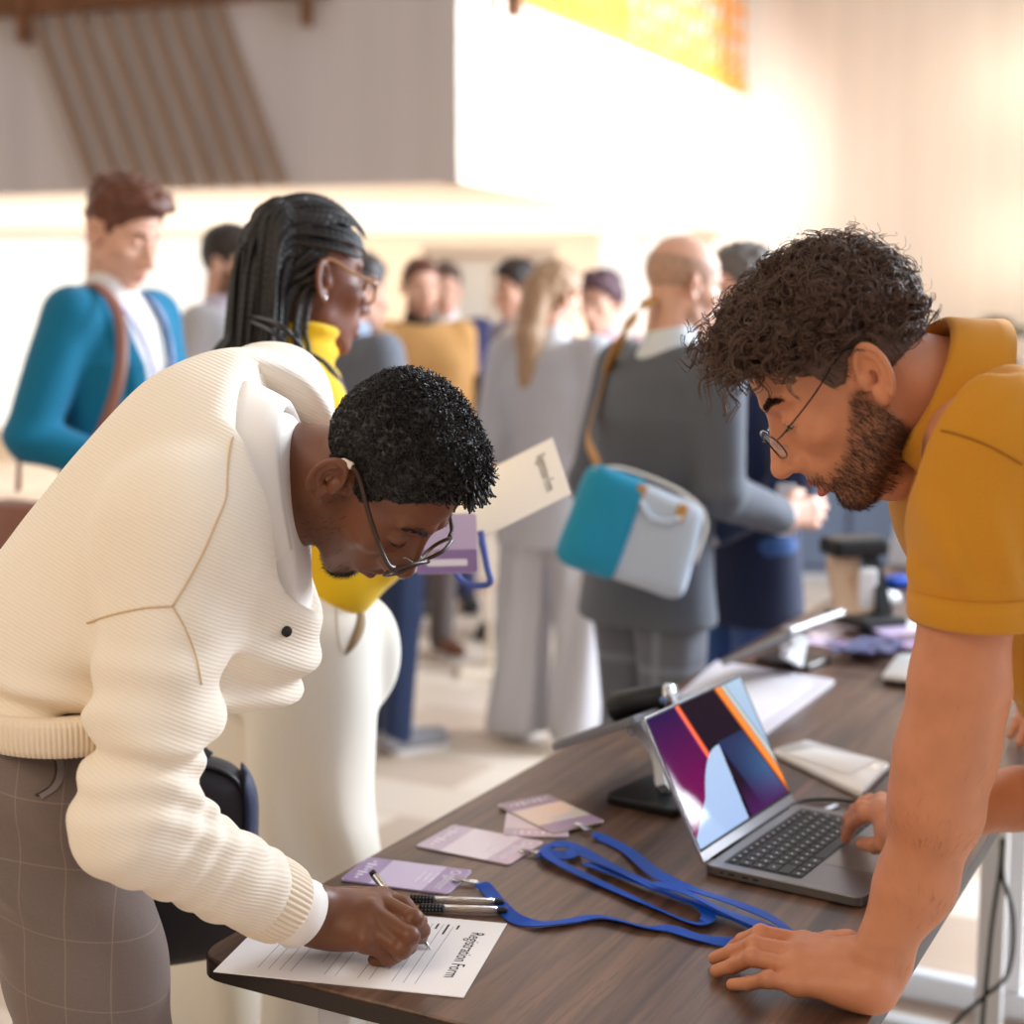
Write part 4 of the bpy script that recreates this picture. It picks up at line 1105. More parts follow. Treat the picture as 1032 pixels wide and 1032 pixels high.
# ------------------------------------------------------------------ the standing guests of the background
def guest(label, pos, head_to, H=1.75, skinm='skin_fair', hair=None, hairm_='hair_dark', top=None, topc=None, shirtc=None, legs=None, shoes='shoe_black',
          arms=None, face_to=None, group=None, build=1.0, wide=0.0, beard=0.0, lean=0.0, skirt=None, h=.012, vneck=True, length=.80, sleeve_r=1.0, hand_h=None, tops=None, extra=None):
    """one standing person: body with head and hands, hair, jacket, shirt, trousers, shoes"""
    s = H / 1.75
    f = nrm(A(*head_to, 0)); r = A(f[1], -f[0], 0); R = np.array([r, f, UP]); O = A(pos[0], pos[1], 0)
    def Wd(x): return np.asarray(x, float) * s @ R + O
    def Lc(p): return (p - O) @ R.T / s
    ln = lambda z: lean * max(0, z - .95)
    b = build
    J = dict(pel=(0, 0, .96), chest=(0, ln(1.28), 1.28), nb=(0, ln(1.47) - .012, 1.475))
    for sx, n in ((1, 'R'), (-1, 'L')):
        J['sh' + n] = (sx * .172 * b, ln(1.42), 1.42)
        a = (arms or {}).get(n, {})
        J['el' + n] = a.get('el', (sx * .225, -.04 + ln(1.12), 1.12)); J['wr' + n] = a.get('wr', (sx * .235, .05 + ln(.88), .88))
        J['hip' + n] = (sx * .09, 0, .93); J['kn' + n] = (sx * (.095 + wide * .02), .015, .50); J['an' + n] = (sx * (.10 + wide * .03), -.02, .09); J['to' + n] = (sx * .125, .13, .03)
    J = {k: A(*v) for k, v in J.items()}
    hc = J['nb'] + A(0, .045, .135)
    ff = face_to if face_to is not None else (head_to[0], head_to[1], -.12)
    RH = fu(A(*ff), A(0, 0, 1)); HC = Wd(hc)
    RHl = RH @ R.T          # head axes in the body's frame
    hands = []
    for n, sx in (('R', 1), ('L', -1)):
        a = (arms or {}).get(n, {})
        dv = a.get('dir', tuple(nrm(J['wr' + n] - J['el' + n]))); bk = a.get('back', (sx, .2, .1)); th = a.get('thumb', (-sx * .2, 1, .2))
        hands.append(relaxed_hand(J['wr' + n] + nrm(A(*dv)) * .012, A(*dv), A(*bk), A(*th), a.get('curl', .4)))
    def body(p):
        q = Lc(p)
        hl_ = (q - hc) @ RHl.T
        near = (np.abs(hl_).max(1) < .2)
        d = np.full(len(p), 1.0)
        d = loft(q, [.86, .98, 1.10, 1.30, 1.42, 1.46], [.13, .14, .12, .14, .12, .05], [.09, .09, .085, .10, .07, .045], cy=[ln(z) for z in (.86, .98, 1.1, 1.3, 1.42, 1.46)])
        d = su(d, cap(q, J['shR'], J['shL'], .045), .03)
        d = su(d, cap(q, J['nb'] - A(0, 0, .05), hc + A(0, -.025, -.02) @ RHl, .060, .055), .025)
        for n in 'RL':
            d = su(d, chain(q, [J['sh' + n], J['el' + n], J['wr' + n]], [.042, .036, .026], .015), .02)
            d = su(d, chain(q, [J['hip' + n], J['kn' + n], J['an' + n]], [.07, .05, .036], .02), .03)
            d = su(d, cap(q, J['an' + n] - A(0, .02, .03), J['to' + n] + A(0, 0, .008), .03, .024), .02)
        for hd in hands: d = su(d, hand_sdf(q, *hd), .012)
        if near.any():
            d[near] = su(d[near], head_sdf(hl_[near], ears=True), .012)
        return d * s
    boxes = [(HC - .2 * s, HC + .2 * s, max(.006, h * .6))]
    for hd in hands:
        lo, hi = bbox([Wd(x) for x in [hd[0], hd[1]] + sum([list(x) for x in hd[2]], []) + list(hd[3])], .03); boxes.append((lo, hi, hand_h or .0065))
    ext = [Wd(v) for v in J.values()]
    lo, hi = bbox(ext, .12); lo[2] = 0
    V, F = pieces(body, boxes + [(lo, hi, .02)])
    hv = (V - HC) @ RH.T / s
    colr = np.zeros((len(V), 3)); inh = np.abs(hv).max(1) < .19
    colr[:, 0] = np.where(inh, lipmask(hv), 0)
    if beard: colr[:, 1] = np.where(inh, beardmask(hv) * beard, 0)
    root = mk('person', V, F, M[skinm], None, True, col=colr, base=O); tag(root, label, 'person', group)
    # eyes
    for sx in (-1, 1):
        V, F = tube(((np.array([(sx * .020, .0872, .0055), (sx * .032, .0885, .0042), (sx * .0435, .079, .005)])) * s) @ RH + HC, .0013 * s, 6); mk('eyelashes', V, F, M['hair_dark'], root)
    for sx in (-1, 1):
        V, F = tube(spline(((np.array([(sx * .014, .0935, .035), (sx * .030, .0885, .040), (sx * .047, .074, .037)])) * s) @ RH + HC, 8), .0032 * s, 6); mk('eyebrow', V, F, M[hairm_], root)
    # hair
    if hair:
        def hs(p):
            q = (p - HC) @ RH.T / s
            base = head_sdf(q, ears=False)
            sc_ = scalp(q, hair.get('lift', 0.0))
            th = hair.get('side', .008) + (hair.get('top', .02) - hair.get('side', .008)) * np.clip((q[:, 2] - .06) / .06, 0, 1)
            if 'quiff' in hair: th = th + hair['quiff'] * np.clip((q[:, 1] - .02) / .06, 0, 1) * np.clip((q[:, 2] - .06) / .05, 0, 1)
            d = base - th * np.clip(sc_ / .02 + .15, 0, 1) - hair.get('noise', .004) * vnoise(q, hair.get('nf', 60), 3)
            d = smax(d, -sc_, .008)
            if 'tail' in hair:
                t0, t1, r0, r1 = hair['tail']; d = su(d, chain(q, [A(*t0), (A(*t0) + A(*t1)) / 2 + A(0, -.02, 0), A(*t1)], [r0, (r0 + r1) / 2, r1], .02) - .004 * vnoise(q * A(1, 1, .25), 70, 5), .02)
            if 'bald' in hair: d = smax(d, (q[:, 2] - hair['bald']), .01)
            return d * s
        pad = .26 if 'tail' not in hair else .5
        V, F = polygonize(hs, HC - pad * s, HC + .22 * s, .006); mk('hair', V, F, M[hairm_], root)
    # trousers
    wl = wide
    def trous(p):
        q = Lc(p)
        d = loft(q, [.84, .93, 1.03, 1.06], [.155 * b, .168 * b, .150 * b, .145 * b], [.12, .122, .108, .105], capk=.01)
        for n in 'RL':
            d = su(d, chain(q, [J['hip' + n], J['kn' + n], J['an' + n] - A(0, 0, .02)], [.092 * b, .066 + .03 * wl, .056 + .055 * wl], .03), .02)
        ph = np.arctan2(q[:, 0] - np.sign(q[:, 0]) * .095, q[:, 1])
        d = d - (.003 + .006 * wl) * np.sin(ph * 5 + q[:, 2] * 7) * np.clip((.95 - q[:, 2]) / .2, 0, 1)
        return smax(d, .035 - q[:, 2], .006) * s
    lo, hi = bbox([Wd(J[k]) for k in ('hipR', 'hipL', 'knR', 'knL', 'anR', 'anL', 'pel')], .24); lo[2] = .0; hi[2] = 1.1 * s
    V, F = polygonize(trous, lo, hi, h); mk('trousers', V, F, M[legs] if isinstance(legs, str) else legs, root)
    # shoes
    for n in 'RL':
        def sh(p):
            q = Lc(p); d = cap(q, J['an' + n] * A(1, 1, 0) + A(0, -.03, .045), J['to' + n] + A(0, .01, .012), .044, .036)
            d = su(d, cap(q, J['an' + n] * A(1, 1, 0) + A(0, -.01, .06), J['an' + n] + A(0, 0, .03), .042, .04), .02)
            return smax(d, .012 - q[:, 2], .004) * s
        lo, hi = bbox([Wd(J['an' + n]), Wd(J['to' + n])], .08); lo[2] = -.005
        V, F = polygonize(sh, lo, hi, .009); so_ = mk('shoe', V, F, M[shoes], root)
        c = (J['an' + n] + J['to' + n]) / 2; V, F = prism(rpoly([(-.042, -.12), (.042, -.12), (.044, .13), (-.044, .13)], .038), 0, .02, Wd((c[0], c[1] + .01, 0)), R * s); mk('sole', V, F, M['sole'] if shoes != 'shoe_black' else M['shoe_black'], so_, False)
    # top: shirt below, jacket above
    tz = [.90, .98, 1.10, 1.30, 1.40, 1.455]
    def torso(q, inf, zb_, flare=0.0):
        zs = [zb_] + [z for z in tz if z > zb_ + .03]
        rx = np.interp(zs, tz, [.165, .160, .148, .178, .160, .085]) * b + inf; ry = np.interp(zs, tz, [.122, .118, .112, .128, .100, .062]) + inf
        rx[0] += flare; ry[0] += flare
        d = loft(q, zs, list(rx), list(ry), cy=[ln(z) for z in zs], capk=.012)
        return su(d, cap(q, J['shR'] * A(.92, 1, 1) - A(0, 0, .012), J['shL'] * A(.92, 1, 1) - A(0, 0, .012), .050 + inf), .04)
    if shirtc is not None:
        def shirt(p):
            q = Lc(p); d = torso(q, .004, .94)
            d = su(d, cap(q, J['nb'] - A(0, 0, .04), J['nb'] + A(0, .012, .012), .074, .066), .015)
            return d * s
        lo, hi = bbox([Wd(J[k]) for k in ('shR', 'shL', 'pel', 'nb')], .16); lo[2] = .9 * s
        V, F = polygonize(shirt, lo, hi, h); mk('shirt', V, F, shirtc, root)
    if topc is not None:
        def jacket(p):
            q = Lc(p); d = torso(q, .018, length, .012)
            x = np.abs(q[:, 0])
            for n in 'RL':
                sl = chain(q, [J['sh' + n] - A(0, 0, .005), J['el' + n], J['wr' + n] - nrm(J['wr' + n] - J['el' + n]) * .02], [.070 * sleeve_r, .058 * sleeve_r, .046 * sleeve_r], .015)
                d = su(d, sl, .025)
            if vneck:
                wv = np.interp(q[:, 2], [1.06, 1.12, 1.36, 1.50], [-.004, .004, .062, .075])
                fr_ = np.clip((q[:, 1] - ln(1.3) - .02) / .03, 0, 1)
                lap_ = np.clip(1 - np.abs(x - wv - .028) / .028, 0, 1) * fr_ * np.clip((q[:, 2] - 1.1) / .08, 0, 1)
                d = d - .007 * np.clip(lap_ * 3, 0, 1)
                cut = np.maximum(np.maximum(x - wv, .0 - (q[:, 1] - ln(1.3))), 1.08 - q[:, 2]); d = sub(d, cut, .004)
                cut2 = np.maximum(np.maximum(x - .03 * np.clip((1.0 - q[:, 2]) / .2, 0, 1), -q[:, 1]), q[:, 2] - 1.0); d = sub(d, cut2, .004)
            d = sub(d, cap(q, J['nb'] + A(0, .0, -.02), J['nb'] + A(0, .02, .1), .070, .072), .006)
            d = d - .0045 * vnoise(q * A(1, 1, .6), 9, 2) - .003 * np.sin(q[:, 2] * 55 + 5 * vnoise(q, 6, 4)) * np.clip(1 - np.abs(q[:, 2] - 1.1) / .12, 0, 1)
            return d * s
        lo, hi = bbox([Wd(J[k]) for k in ('shR', 'shL', 'pel', 'nb', 'elR', 'elL', 'wrR', 'wrL')], .15); lo[2] = (length - .05) * s
        V, F = polygonize(jacket, lo, hi, h); mk(tops or 'jacket', V, F, topc, root)
    for n in 'RL':   # shirt cuffs
        if shirtc is not None and topc is not None:
            t = nrm(J['wr' + n] - J['el' + n]); V, F = tube([Wd(J['wr' + n] - t * .04), Wd(J['wr' + n] - t * .0), Wd(J['wr' + n] + t * .012)], .036 * s, 16, up=R[1] * .9 + R[2] * .1); mk('shirt_cuff', V, F, shirtc, root)
    return root, Wd, J, (HC, RH, s), torso, Lc
# ------------------------------------------------------------------ the guests in the background
def at(u, y): return ((u - 516) / (FPX * 1.008) * y, y)
C_ = lambda n, r, g, b, **k: cloth(n, rgb(r, g, b), **k)
short = dict(side=.007, top=.022)
# man in the teal jacket
rt_, W1, J1, H1_, tor1, L1_ = guest('young man in a teal jacket over a white turtleneck, looking down at the left',
    at(114, 3.95), (.90, -.44), 1.86, 'skin_fair', dict(side=.006, top=.024, quiff=.018, noise=.008, nf=50), 'hair_auburn', True, C_('teal_wool', 12, 112, 148), C_('ivory_knit', 238, 232, 228), C_('teal_trousers', 14, 84, 110),
    'shoe_brown', dict(R=dict(el=(.25, -.05, 1.13), wr=(.10, .17, 1.03), dir=(-.8, .5, .0), back=(.3, .9, .2), thumb=(0, .2, 1)), L=dict(el=(-.24, -.02, 1.13), wr=(-.07, .22, 1.05), dir=(.8, .3, .1), back=(-.3, .9, .1), thumb=(0, .2, 1))),
    face_to=(.80, -.42, -.42), h=.010, length=.78, build=.84)
bag = thing('shoulder_bag', 'brown leather bag on a strap worn by the man in teal', 'bag', W1((.27, -.02, .92)))
def strap_on(name, pts, width, mat, parent, W, up=None, n=40):
    p = spline([W(x) for x in pts], n); pr = np.array([[-width / 2, -.0015], [width / 2, -.0015], [width / 2, .0015], [-width / 2, .0015]])
    c = W((0, 0, 1.2)); u_ = p - c; u_[:, 2] = np.maximum(0, p[:, 2] - W((0, 0, 1.38))[2]) * 6; u_ /= np.linalg.norm(u_, axis=1)[:, None] + 1e-9
    V, F = sweep(p, pr, up=u_ if up is None else up); return mk(name, V, F, mat, parent)
M['leather_brown'] = plain('leather_brown', rgb(140, 92, 76), .5, var=.1)
strap_on('strap', [(.245, .05, .98), (.215, .128, 1.12), (.172, .165, 1.28), (.128, .128, 1.42), (.105, .03, 1.492), (.11, -.06, 1.44), (.16, -.145, 1.25), (.25, -.09, 1.0)], .03, M['leather_brown'], bag, W1)
V, F = rbox(W1((.30, -.02, .88)), (.10, .26, .22), np.array([A(*H1_[1][0]) * 0 + A(.62 * -1, -.78 * 1, 0), A(.78, -.62, 0), UP]), .03); mk('pouch', V, F, M['leather_brown'], bag)
V, F = rbox(W1((.352, -.02, .93)), (.012, .25, .11), np.array([A(-.62, -.78, 0), A(.78, -.62, 0), UP]), .005); mk('flap', V, F, M['leather_brown'], bag)
ly = thing('lanyard', 'pale lilac lanyard and badge round the neck of the man in teal', 'lanyard', W1((0, .15, 1.05)))
M['lilac_ribbon'] = C_('lilac_ribbon', 170, 170, 214)
for sx in (-1, 1): strap_on('ribbon', [(sx * .072, -.01, 1.492), (sx * .068, .085, 1.44), (sx * .045, .145, 1.33), (sx * .018, .150, 1.2), (0, .150, 1.12)], .012, M['lilac_ribbon'], ly, W1)
V, F = rbox(W1((0, .152, 1.05)), (.09, .004, .13), fu(A(.78, -.62, 0), UP), .003); mk('card', V, F, M['badge_lilac'], ly, False)

# man in light grey with a beard
guest('bearded man in a light grey suit jacket behind the braided woman', at(225, 5.3), (.96, -.25), 1.83, 'skin_fair', dict(side=.006, top=.018), 'hair_dark', True, C_('light_grey_wool', 188, 184, 186), C_('lilac_shirt', 214, 204, 222),
      C_('light_grey_trousers', 176, 172, 174), 'shoe_brown', beard=.95, h=.014)
# person in slate jacket half hidden by the braided woman
guest('person in a slate grey jacket and dark jeans, half hidden behind the braided woman', at(386, 5.15), (.80, .55), 1.72, 'skin_fair', short, 'hair_dark', True, C_('slate_wool', 112, 116, 126), C_('pale_blue_shirt', 168, 184, 208),
      C_('dark_jeans', 44, 58, 92), 'shoe_grey', h=.014, vneck=False, length=.93, build=1.15, lean=-.24)
# tan coat man
guest('man in a tan coat and grey trousers standing before the cream cabinet', at(422, 6.6), (.35, -.93), 1.78, 'skin_fair', dict(side=.004, top=.008), 'hair_auburn', True, C_('tan_wool', 202, 152, 92), C_('dark_shirt', 62, 54, 52),
      C_('taupe_trousers', 104, 94, 92), 'shoe_brown', beard=.6, h=.016, build=1.1, vneck=False)
guest('man in a navy jacket and bright white shirt behind the tan coat', at(449, 7.75), (.1, -1), 1.80, 'skin_fair', dict(side=.008, top=.02), 'hair_brown', True, C_('navy_wool', 66, 66, 104), C_('white_shirt', 240, 242, 250),
      C_('navy_trousers', 60, 62, 92), 'shoe_black', h=.016)
guest('dark haired man in a lilac jacket at the far side of the cabinet', at(527, 6.95), (-.85, -.45), 1.78, 'skin_fair', dict(side=.010, top=.024), 'hair_dark', True, C_('mauve_wool', 150, 144, 166), C_('white_shirt_far', 236, 232, 232),
      C_('grey_trousers_far', 150, 140, 140), 'shoe_black', h=.016)
guest('curly haired person in a rose top between the blond woman and the bald man', at(608, 6.3), (-.5, -.85), 1.70, 'skin_fair', dict(side=.025, top=.03, noise=.012, nf=45), 'hair_plum', True, C_('rose_knit', 196, 160, 164), C_('rose_shirt', 210, 180, 184),
      C_('rose_trousers', 170, 150, 150), 'shoe_black', h=.016) if M.setdefault('hair_plum', hairm('hair_plum', rgb(92, 62, 72), .6)) else None
# blond woman in a loose grey suit
guest('woman in a loose pale grey suit with long blond hair, seen from behind', at(556, 5.2), (.45, .89), 1.70, 'skin_fair', dict(side=.014, top=.018, noise=.006, nf=40, tail=((0, -.085, .03), (.02, -.115, -.30), .062, .036)), 'hair_blond', True,
      C_('dove_wool', 190, 190, 198), C_('dove_shirt', 220, 220, 224), C_('dove_trousers', 196, 194, 200), 'shoe_grey', face_to=(.75, .62, -.1), wide=1.0, h=.012, length=.74, sleeve_r=1.12, vneck=False)
# person with phone, navy coat
rt2, W2, J2, H2_, _, _ = guest('person in a navy coat and blue jeans shaking hands with the bald man', at(757, 4.05), (-.92, -.38), 1.69, 'skin_fair', dict(side=.014, top=.022, noise=.006), 'hair_grey', True, C_('navy_coat', 34, 42, 70), C_('sky_shirt', 170, 190, 216),
      C_('blue_jeans', 62, 94, 150), 'shoe_black', dict(R=dict(el=(.23, .02, 1.12), wr=(.10, .24, 1.06), dir=(-.25, 1, .02), back=(.9, .1, .3), thumb=(-.1, .1, 1), curl=.3), L=dict(el=(-.23, .0, 1.10), wr=(-.16, .20, .98), dir=(.2, 1, -.1), back=(-.9, .2, .2), thumb=(.1, .2, 1), curl=.5)),
      h=.011, length=.70, build=1.02, beard=.5)
ph = thing('folded_leaflet', 'upright white folded leaflet held by the person in the navy coat', 'leaflet', P(792, 540, 3.7))
V, F = prism(rr(.045, .13, .006), -.003, .003, P(792, 514, 3.68), frame((.95, -.3, 0), (0, 0, 1), (-.3, -.95, 0)), .001); mk('cover', V, F, M['white_plastic'], ph, False)
V, F = prism(rr(.040, .125, .005), .0032, .0052, P(792, 514, 3.68), frame((.95, -.3, 0), (0, 0, 1), (-.3, -.95, 0))); mk('inner_page', V, F, M['paper'], ph, False)

M['hair_stubble'] = hairm('hair_stubble', rgb(184, 146, 126), .6)
# bald man in a grey suit with a bag
plaid = cloth('plaid_wool', rgb(104, 108, 120), check=[((7, 0, 0), 1, .12, rgb(140, 148, 164), .6), ((0, 0, 6), 1, .12, rgb(140, 148, 164), .5)])
rt3, W3, J3, H3_, tor3, L3_ = guest('bald man in a grey suit jacket with a messenger bag on his back', at(655, 3.55), (.86, .50), 1.70, 'skin_fair', dict(side=.0012, top=.0012, bald=.075, noise=.0004), 'hair_stubble', True, C_('grey_suit_wool', 92, 96, 106), C_('white_shirt_near', 226, 234, 248),
      plaid, 'shoe_brown', dict(R=dict(el=(.235, .04, 1.13), wr=(.15, .30, 1.05), dir=(-.05, 1, .02), back=(.95, .1, .2), thumb=(-.1, .1, 1), curl=.3)), face_to=(.86, .42, -.22), h=.009, build=1.12, lean=.12, beard=.3)
# messenger bag worn across the back
c = P(640, 537, 3.27); ang = math.radians(-20)
ex = nrm(A(math.cos(ang) * .97, .22, math.sin(ang))); nz = nrm(np.cross(ex, A(0, 0, 1))); nz = -nz if nz[1] > 0 else nz
ez = nrm(np.cross(nz, ex)); ez = ez if ez[2] > 0 else -ez; RBg = frame(ex, ez, np.cross(ex, ez))
mbag = thing('messenger_bag', 'teal and pale grey messenger bag with tan tabs on the bald man', 'bag', c - A(0, 0, .12))
M['bag_teal'] = C_('bag_teal', 38, 146, 186); M['bag_grey'] = C_('bag_grey', 192, 204, 220); M['strap_tan'] = plain('strap_tan', rgb(196, 142, 74), .55, var=.08)
Wb, Hb = .295, .225
def bagbody(p):
    q = (p - c) @ RBg.T
    sk = q.copy(); sk[:, 0] = q[:, 0] * (1 + .10 * q[:, 1] / Hb) + .04 * q[:, 1]
    d = (np.abs(sk[:, 0] / (Wb / 2)) ** 8 + np.abs(sk[:, 1] / (Hb / 2)) ** 8 + np.abs(sk[:, 2] / .042) ** 2.4) ** (1 / 4.5) - 1
    return d * .042 - .002 * vnoise(q, 16, 3)
V, F = polygonize(bagbody, c - .26, c + .26, .006)
q = (V - c) @ RBg.T; fc = q[F].mean(1)
mk('body', V, F, M['bag_grey'], mbag)
def bagpanel(p):
    q = (p - c) @ RBg.T; d = bagbody(p + 0) - .004
    return np.maximum(np.maximum(d, q[:, 0] + .028), -(q[:, 2] * (1 if RBg[2] @ nz > 0 else -1)) - .05)
V, F = polygonize(bagpanel, c - .26, c + .26, .006); mk('teal_panel', V, F, M['bag_teal'], mbag)
for x, y in ((-.035, .085), (.07, .075)):
    pz = c + ex * x + ez * y + nz * .044; V, F = rbox(pz, (.022, .042, .008), RBg, .003); mk('leather_tab', V, F, M['strap_tan'], mbag, False)
V, F = tube(spline([c + ex * -.03 + ez * .07 + nz * .046, c + ex * .0 + ez * .045 + nz * .052, c + ex * .04 + ez * .045 + nz * .052, c + ex * .07 + ez * .065 + nz * .046], 16), .006, 8); mk('handle', V, F, M['bag_grey'], mbag)
V, F = tube(spline([c + ex * -.145 + ez * .10, c + ex * -.08 + ez * .125, c + ex * .06 + ez * .12, c + ex * .14 + ez * .08, c + ex * .15 + ez * -.02], 24) + nz * .02, .004, 6); mk('zip', V, F, M['white_paint'], mbag)
# strap over the shoulder
def onb(u, v, d0=3.0, d1=3.9):
    """first point of the jacket along the ray"""
    a = P(u, v, d0); b_ = P(u, v, d1); t = np.linspace(0, 1, 240)[:, None]; pts = a + (b_ - a) * t
    q = L3_(pts); dd = tor3(q, .030, .80, .012); k = np.argmax(dd < 0); return pts[k] if dd.min() < 0 else P(u, v, 3.5)
p = [c + ex * -.13 + ez * .11] + [onb(u, v) for u, v in ((592, 440), (602, 405), (614, 370), (626, 340), (640, 318), (652, 306))] + [onb(652, 306) + A(.03, .10, .01), onb(652, 306) + A(.06, .2, -.06)]
p = spline(p, 40); cc = W3((0, 0, 1.25)); u_ = p - cc; u_ /= np.linalg.norm(u_, axis=1)[:, None]
V, F = sweep(p, np.array([[-.017, -.002], [.017, -.002], [.017, .002], [-.017, .002]]), up=u_); mk('strap', V, F, M['strap_tan'], mbag)
# ------------------------------------------------------------------ the man signing the form
def stagger(n): return rng.random(n)
def tri_sample(V, F, n, wmask=None):
    """n random points on a quad/tri mesh, with face ids; wmask weights faces"""
    a = V[F[:, 0]]; b = V[F[:, 1]]; c = V[F[:, 2]]
    ar = np.linalg.norm(np.cross(b - a, c - a), axis=1)
    if F.shape[1] == 4: ar = ar + np.linalg.norm(np.cross(c - a, V[F[:, 3]] - a), axis=1)
    if wmask is not None: ar = ar * wmask
    fi = rng.choice(len(F), n, p=ar / ar.sum())
    u, v = rng.random(n), rng.random(n)
    if F.shape[1] == 4:
        p = (V[F[fi, 0]] * ((1 - u) * (1 - v))[:, None] + V[F[fi, 1]] * (u * (1 - v))[:, None] + V[F[fi, 2]] * (u * v)[:, None] + V[F[fi, 3]] * ((1 - u) * v)[:, None])
    return p, fi
def fnormals(V, F):
    n = np.cross(V[F[:, 2]] - V[F[:, 0]], V[F[:, 3]] - V[F[:, 1]]); return n / (np.linalg.norm(n, axis=1)[:, None] + 1e-12)

def scalpA(q): return scalp(q, .016 * np.clip((q[:, 1] - .025) / .03, 0, 1))
LA = nrm(A(.47, .86, .17)); UA = A(.74, -.50, .44); UA = nrm(UA - LA * (UA @ LA)); FA = np.cross(LA, UA)
RA = np.array([-LA, FA, UA])            # right, forward, up of the bowed head
sA_ = 1.03
earA = P(339, 493, 1.67)
CA = earA + LA * .077 * sA_
wr_shR, wr_el, wr_wr = P(192, 552, 1.60), P(131, 832, 1.50), P(303, 922, 1.655)
wr_shL, wr_elL, wr_wrL = P(276, 406, 1.97), A(-.47, 2.03, 1.14), A(-.52, 1.95, .99)
wr_C7 = P(262, 425, 1.82)
hipR = P(45, 800, 1.645); leftdir = A(.36, .93, 0); hipL = hipR + A(-.015, .19, 0)
kneR = P(128, 1150, 1.63); ankR = A(kneR[0] - .02, kneR[1] + .01, .09)
kneL = kneR + A(-.12, .20, 0.0); ankL = A(kneL[0] - .06, kneL[1], .09)
fwdA = nrm(A(.93, -.36, 0))
S_ = nrm(wr_C7 - (hipR + hipL) / 2)
# writing hand: joints laid over the form
def HJ(u, v, z): return T(300 + u * .2132, 870 + v * .2132, z)
hw = [[HJ(368, 172, .797), HJ(548, 262, .799), HJ(588, 318, .777), HJ(583, 352, .763)],
      [HJ(345, 232, .798), HJ(530, 345, .789), HJ(524, 392, .765), HJ(478, 402, .755)],
      [HJ(330, 300, .788), HJ(490, 408, .774), HJ(462, 432, .755), HJ(412, 440, .751)],
      [HJ(322, 368, .777), HJ(432, 440, .757), HJ(405, 452, .750), HJ(360, 455, .749)]]
wI = HJ(78, 190, .812); wP = HJ(68, 300, .772)
thA = [HJ(190, 190, .79), HJ(400, 165, .787), HJ(500, 205, .785), HJ(578, 275, .776)]
def writer_body(p):
    q = (p - CA) @ RA.T / sA_
    d = np.full(len(p), 1.0)
    pel = (hipR + hipL) / 2
    d = cap(p, pel - fwdA * .03, (wr_shR + wr_shL) / 2 - S_ * .1 - fwdA * .02, .095, .11)
    d = su(d, cap(p, wr_shR + (wr_shL - wr_shR) * .1, wr_shL - (wr_shL - wr_shR) * .1, .055), .04)
    d = su(d, cap(p, wr_C7 + A(.02, 0, -.058), CA - UA * .040 - FA * .012, .060, .057), .02)
    d = su(d, cap(p, P(284, 520, 1.77), CA - UA * .05 + FA * .0, .044, .050), .02)
    d = su(d, chain(p, [wr_shR, wr_el, (wI + wP) / 2 * .5 + wr_wr * .5], [.05, .042, .028], .02), .02)
    d = su(d, chain(p, [wr_shL, wr_elL, wr_wrL], [.05, .042, .03], .02), .02)
    d = su(d, chain(p, [hipR, kneR, ankR], [.075, .052, .038], .02), .03); d = su(d, chain(p, [hipL, kneL, ankL], [.075, .052, .038], .02), .03)
    for a_ in (ankR, ankL): d = su(d, cap(p, a_ - A(0, 0, .04) - fwdA * .03, a_ - A(0, 0, .05) + fwdA * .13, .032, .026), .02)
    d = su(d, hand_sdf(p, *HL_), .012)
    nh = np.abs(p - wI).max(1) < .26
    if nh.any():
        hd = hand_sdf(p[nh], wI, wP, hw, thA, 1.06)
        hd = su(hd, ell(p[nh], HJ(190, 300, .778), (.042, .03, .022)), .02)
        d[nh] = su(d[nh], hd, .012)
    near = np.abs(q).max(1) < .2
    if near.any(): d[near] = su(d[near], head_sdf(q[near], cr=.90, eye=.8, nose=1.28, lips=1.25, jaw=1.02, brow=1.1, chin=1.05), .012)
    return d * .98
HL_ = relaxed_hand(wr_wrL, nrm(wr_wrL - wr_elL), A(0, .8, .3), A(.3, -.2, 1), .6)
boxes = [(CA - .175, CA + .175, .0021)]
lo, hi = bbox([wI, wP] + sum(hw, []) + thA, .024); lo[0] -= .03; boxes.append((lo, hi, .0016))
lo, hi = bbox([wr_shR, wr_shL, wr_el, wr_elL, wr_wr, wr_wrL, hipR, hipL, kneR, kneL, ankR, ankL, wr_C7], .13); lo[2] = 0; boxes.append((lo, hi, .016))
VA, FA_ = pieces(writer_body, boxes)
hv = (VA - CA) @ RA.T / sA_
inh = np.abs(hv).max(1) < .168
col = np.zeros((len(VA), 3)); col[:, 0] = np.where(inh, lipmask(hv, 1.25) * .8, 0)
bm_ = beardmask(hv); chinm = np.clip(1 - np.sqrt((hv[:, 0] / .032) ** 2 + ((hv[:, 1] - .08) / .035) ** 2 + ((hv[:, 2] + .105) / .03) ** 2), 0, 1) ** .5
scm = np.clip(scalpA(hv) / .012, 0, 1) * (hv[:, 2] > -.06) * (head_sdf(hv, ears=False, cr=.90) < .0015)
col[:, 1] = np.where(inh, np.clip(np.maximum(bm_ * (.22 + .7 * chinm), scm * .9), 0, 1), 0)
writer = mk('person', VA, FA_, M['skin_dark'], None, True, col=col, base=A(hipR[0], hipR[1], 0))
tag(writer, 'bespectacled man in a cream cardigan bending over the table to sign a form', 'person')

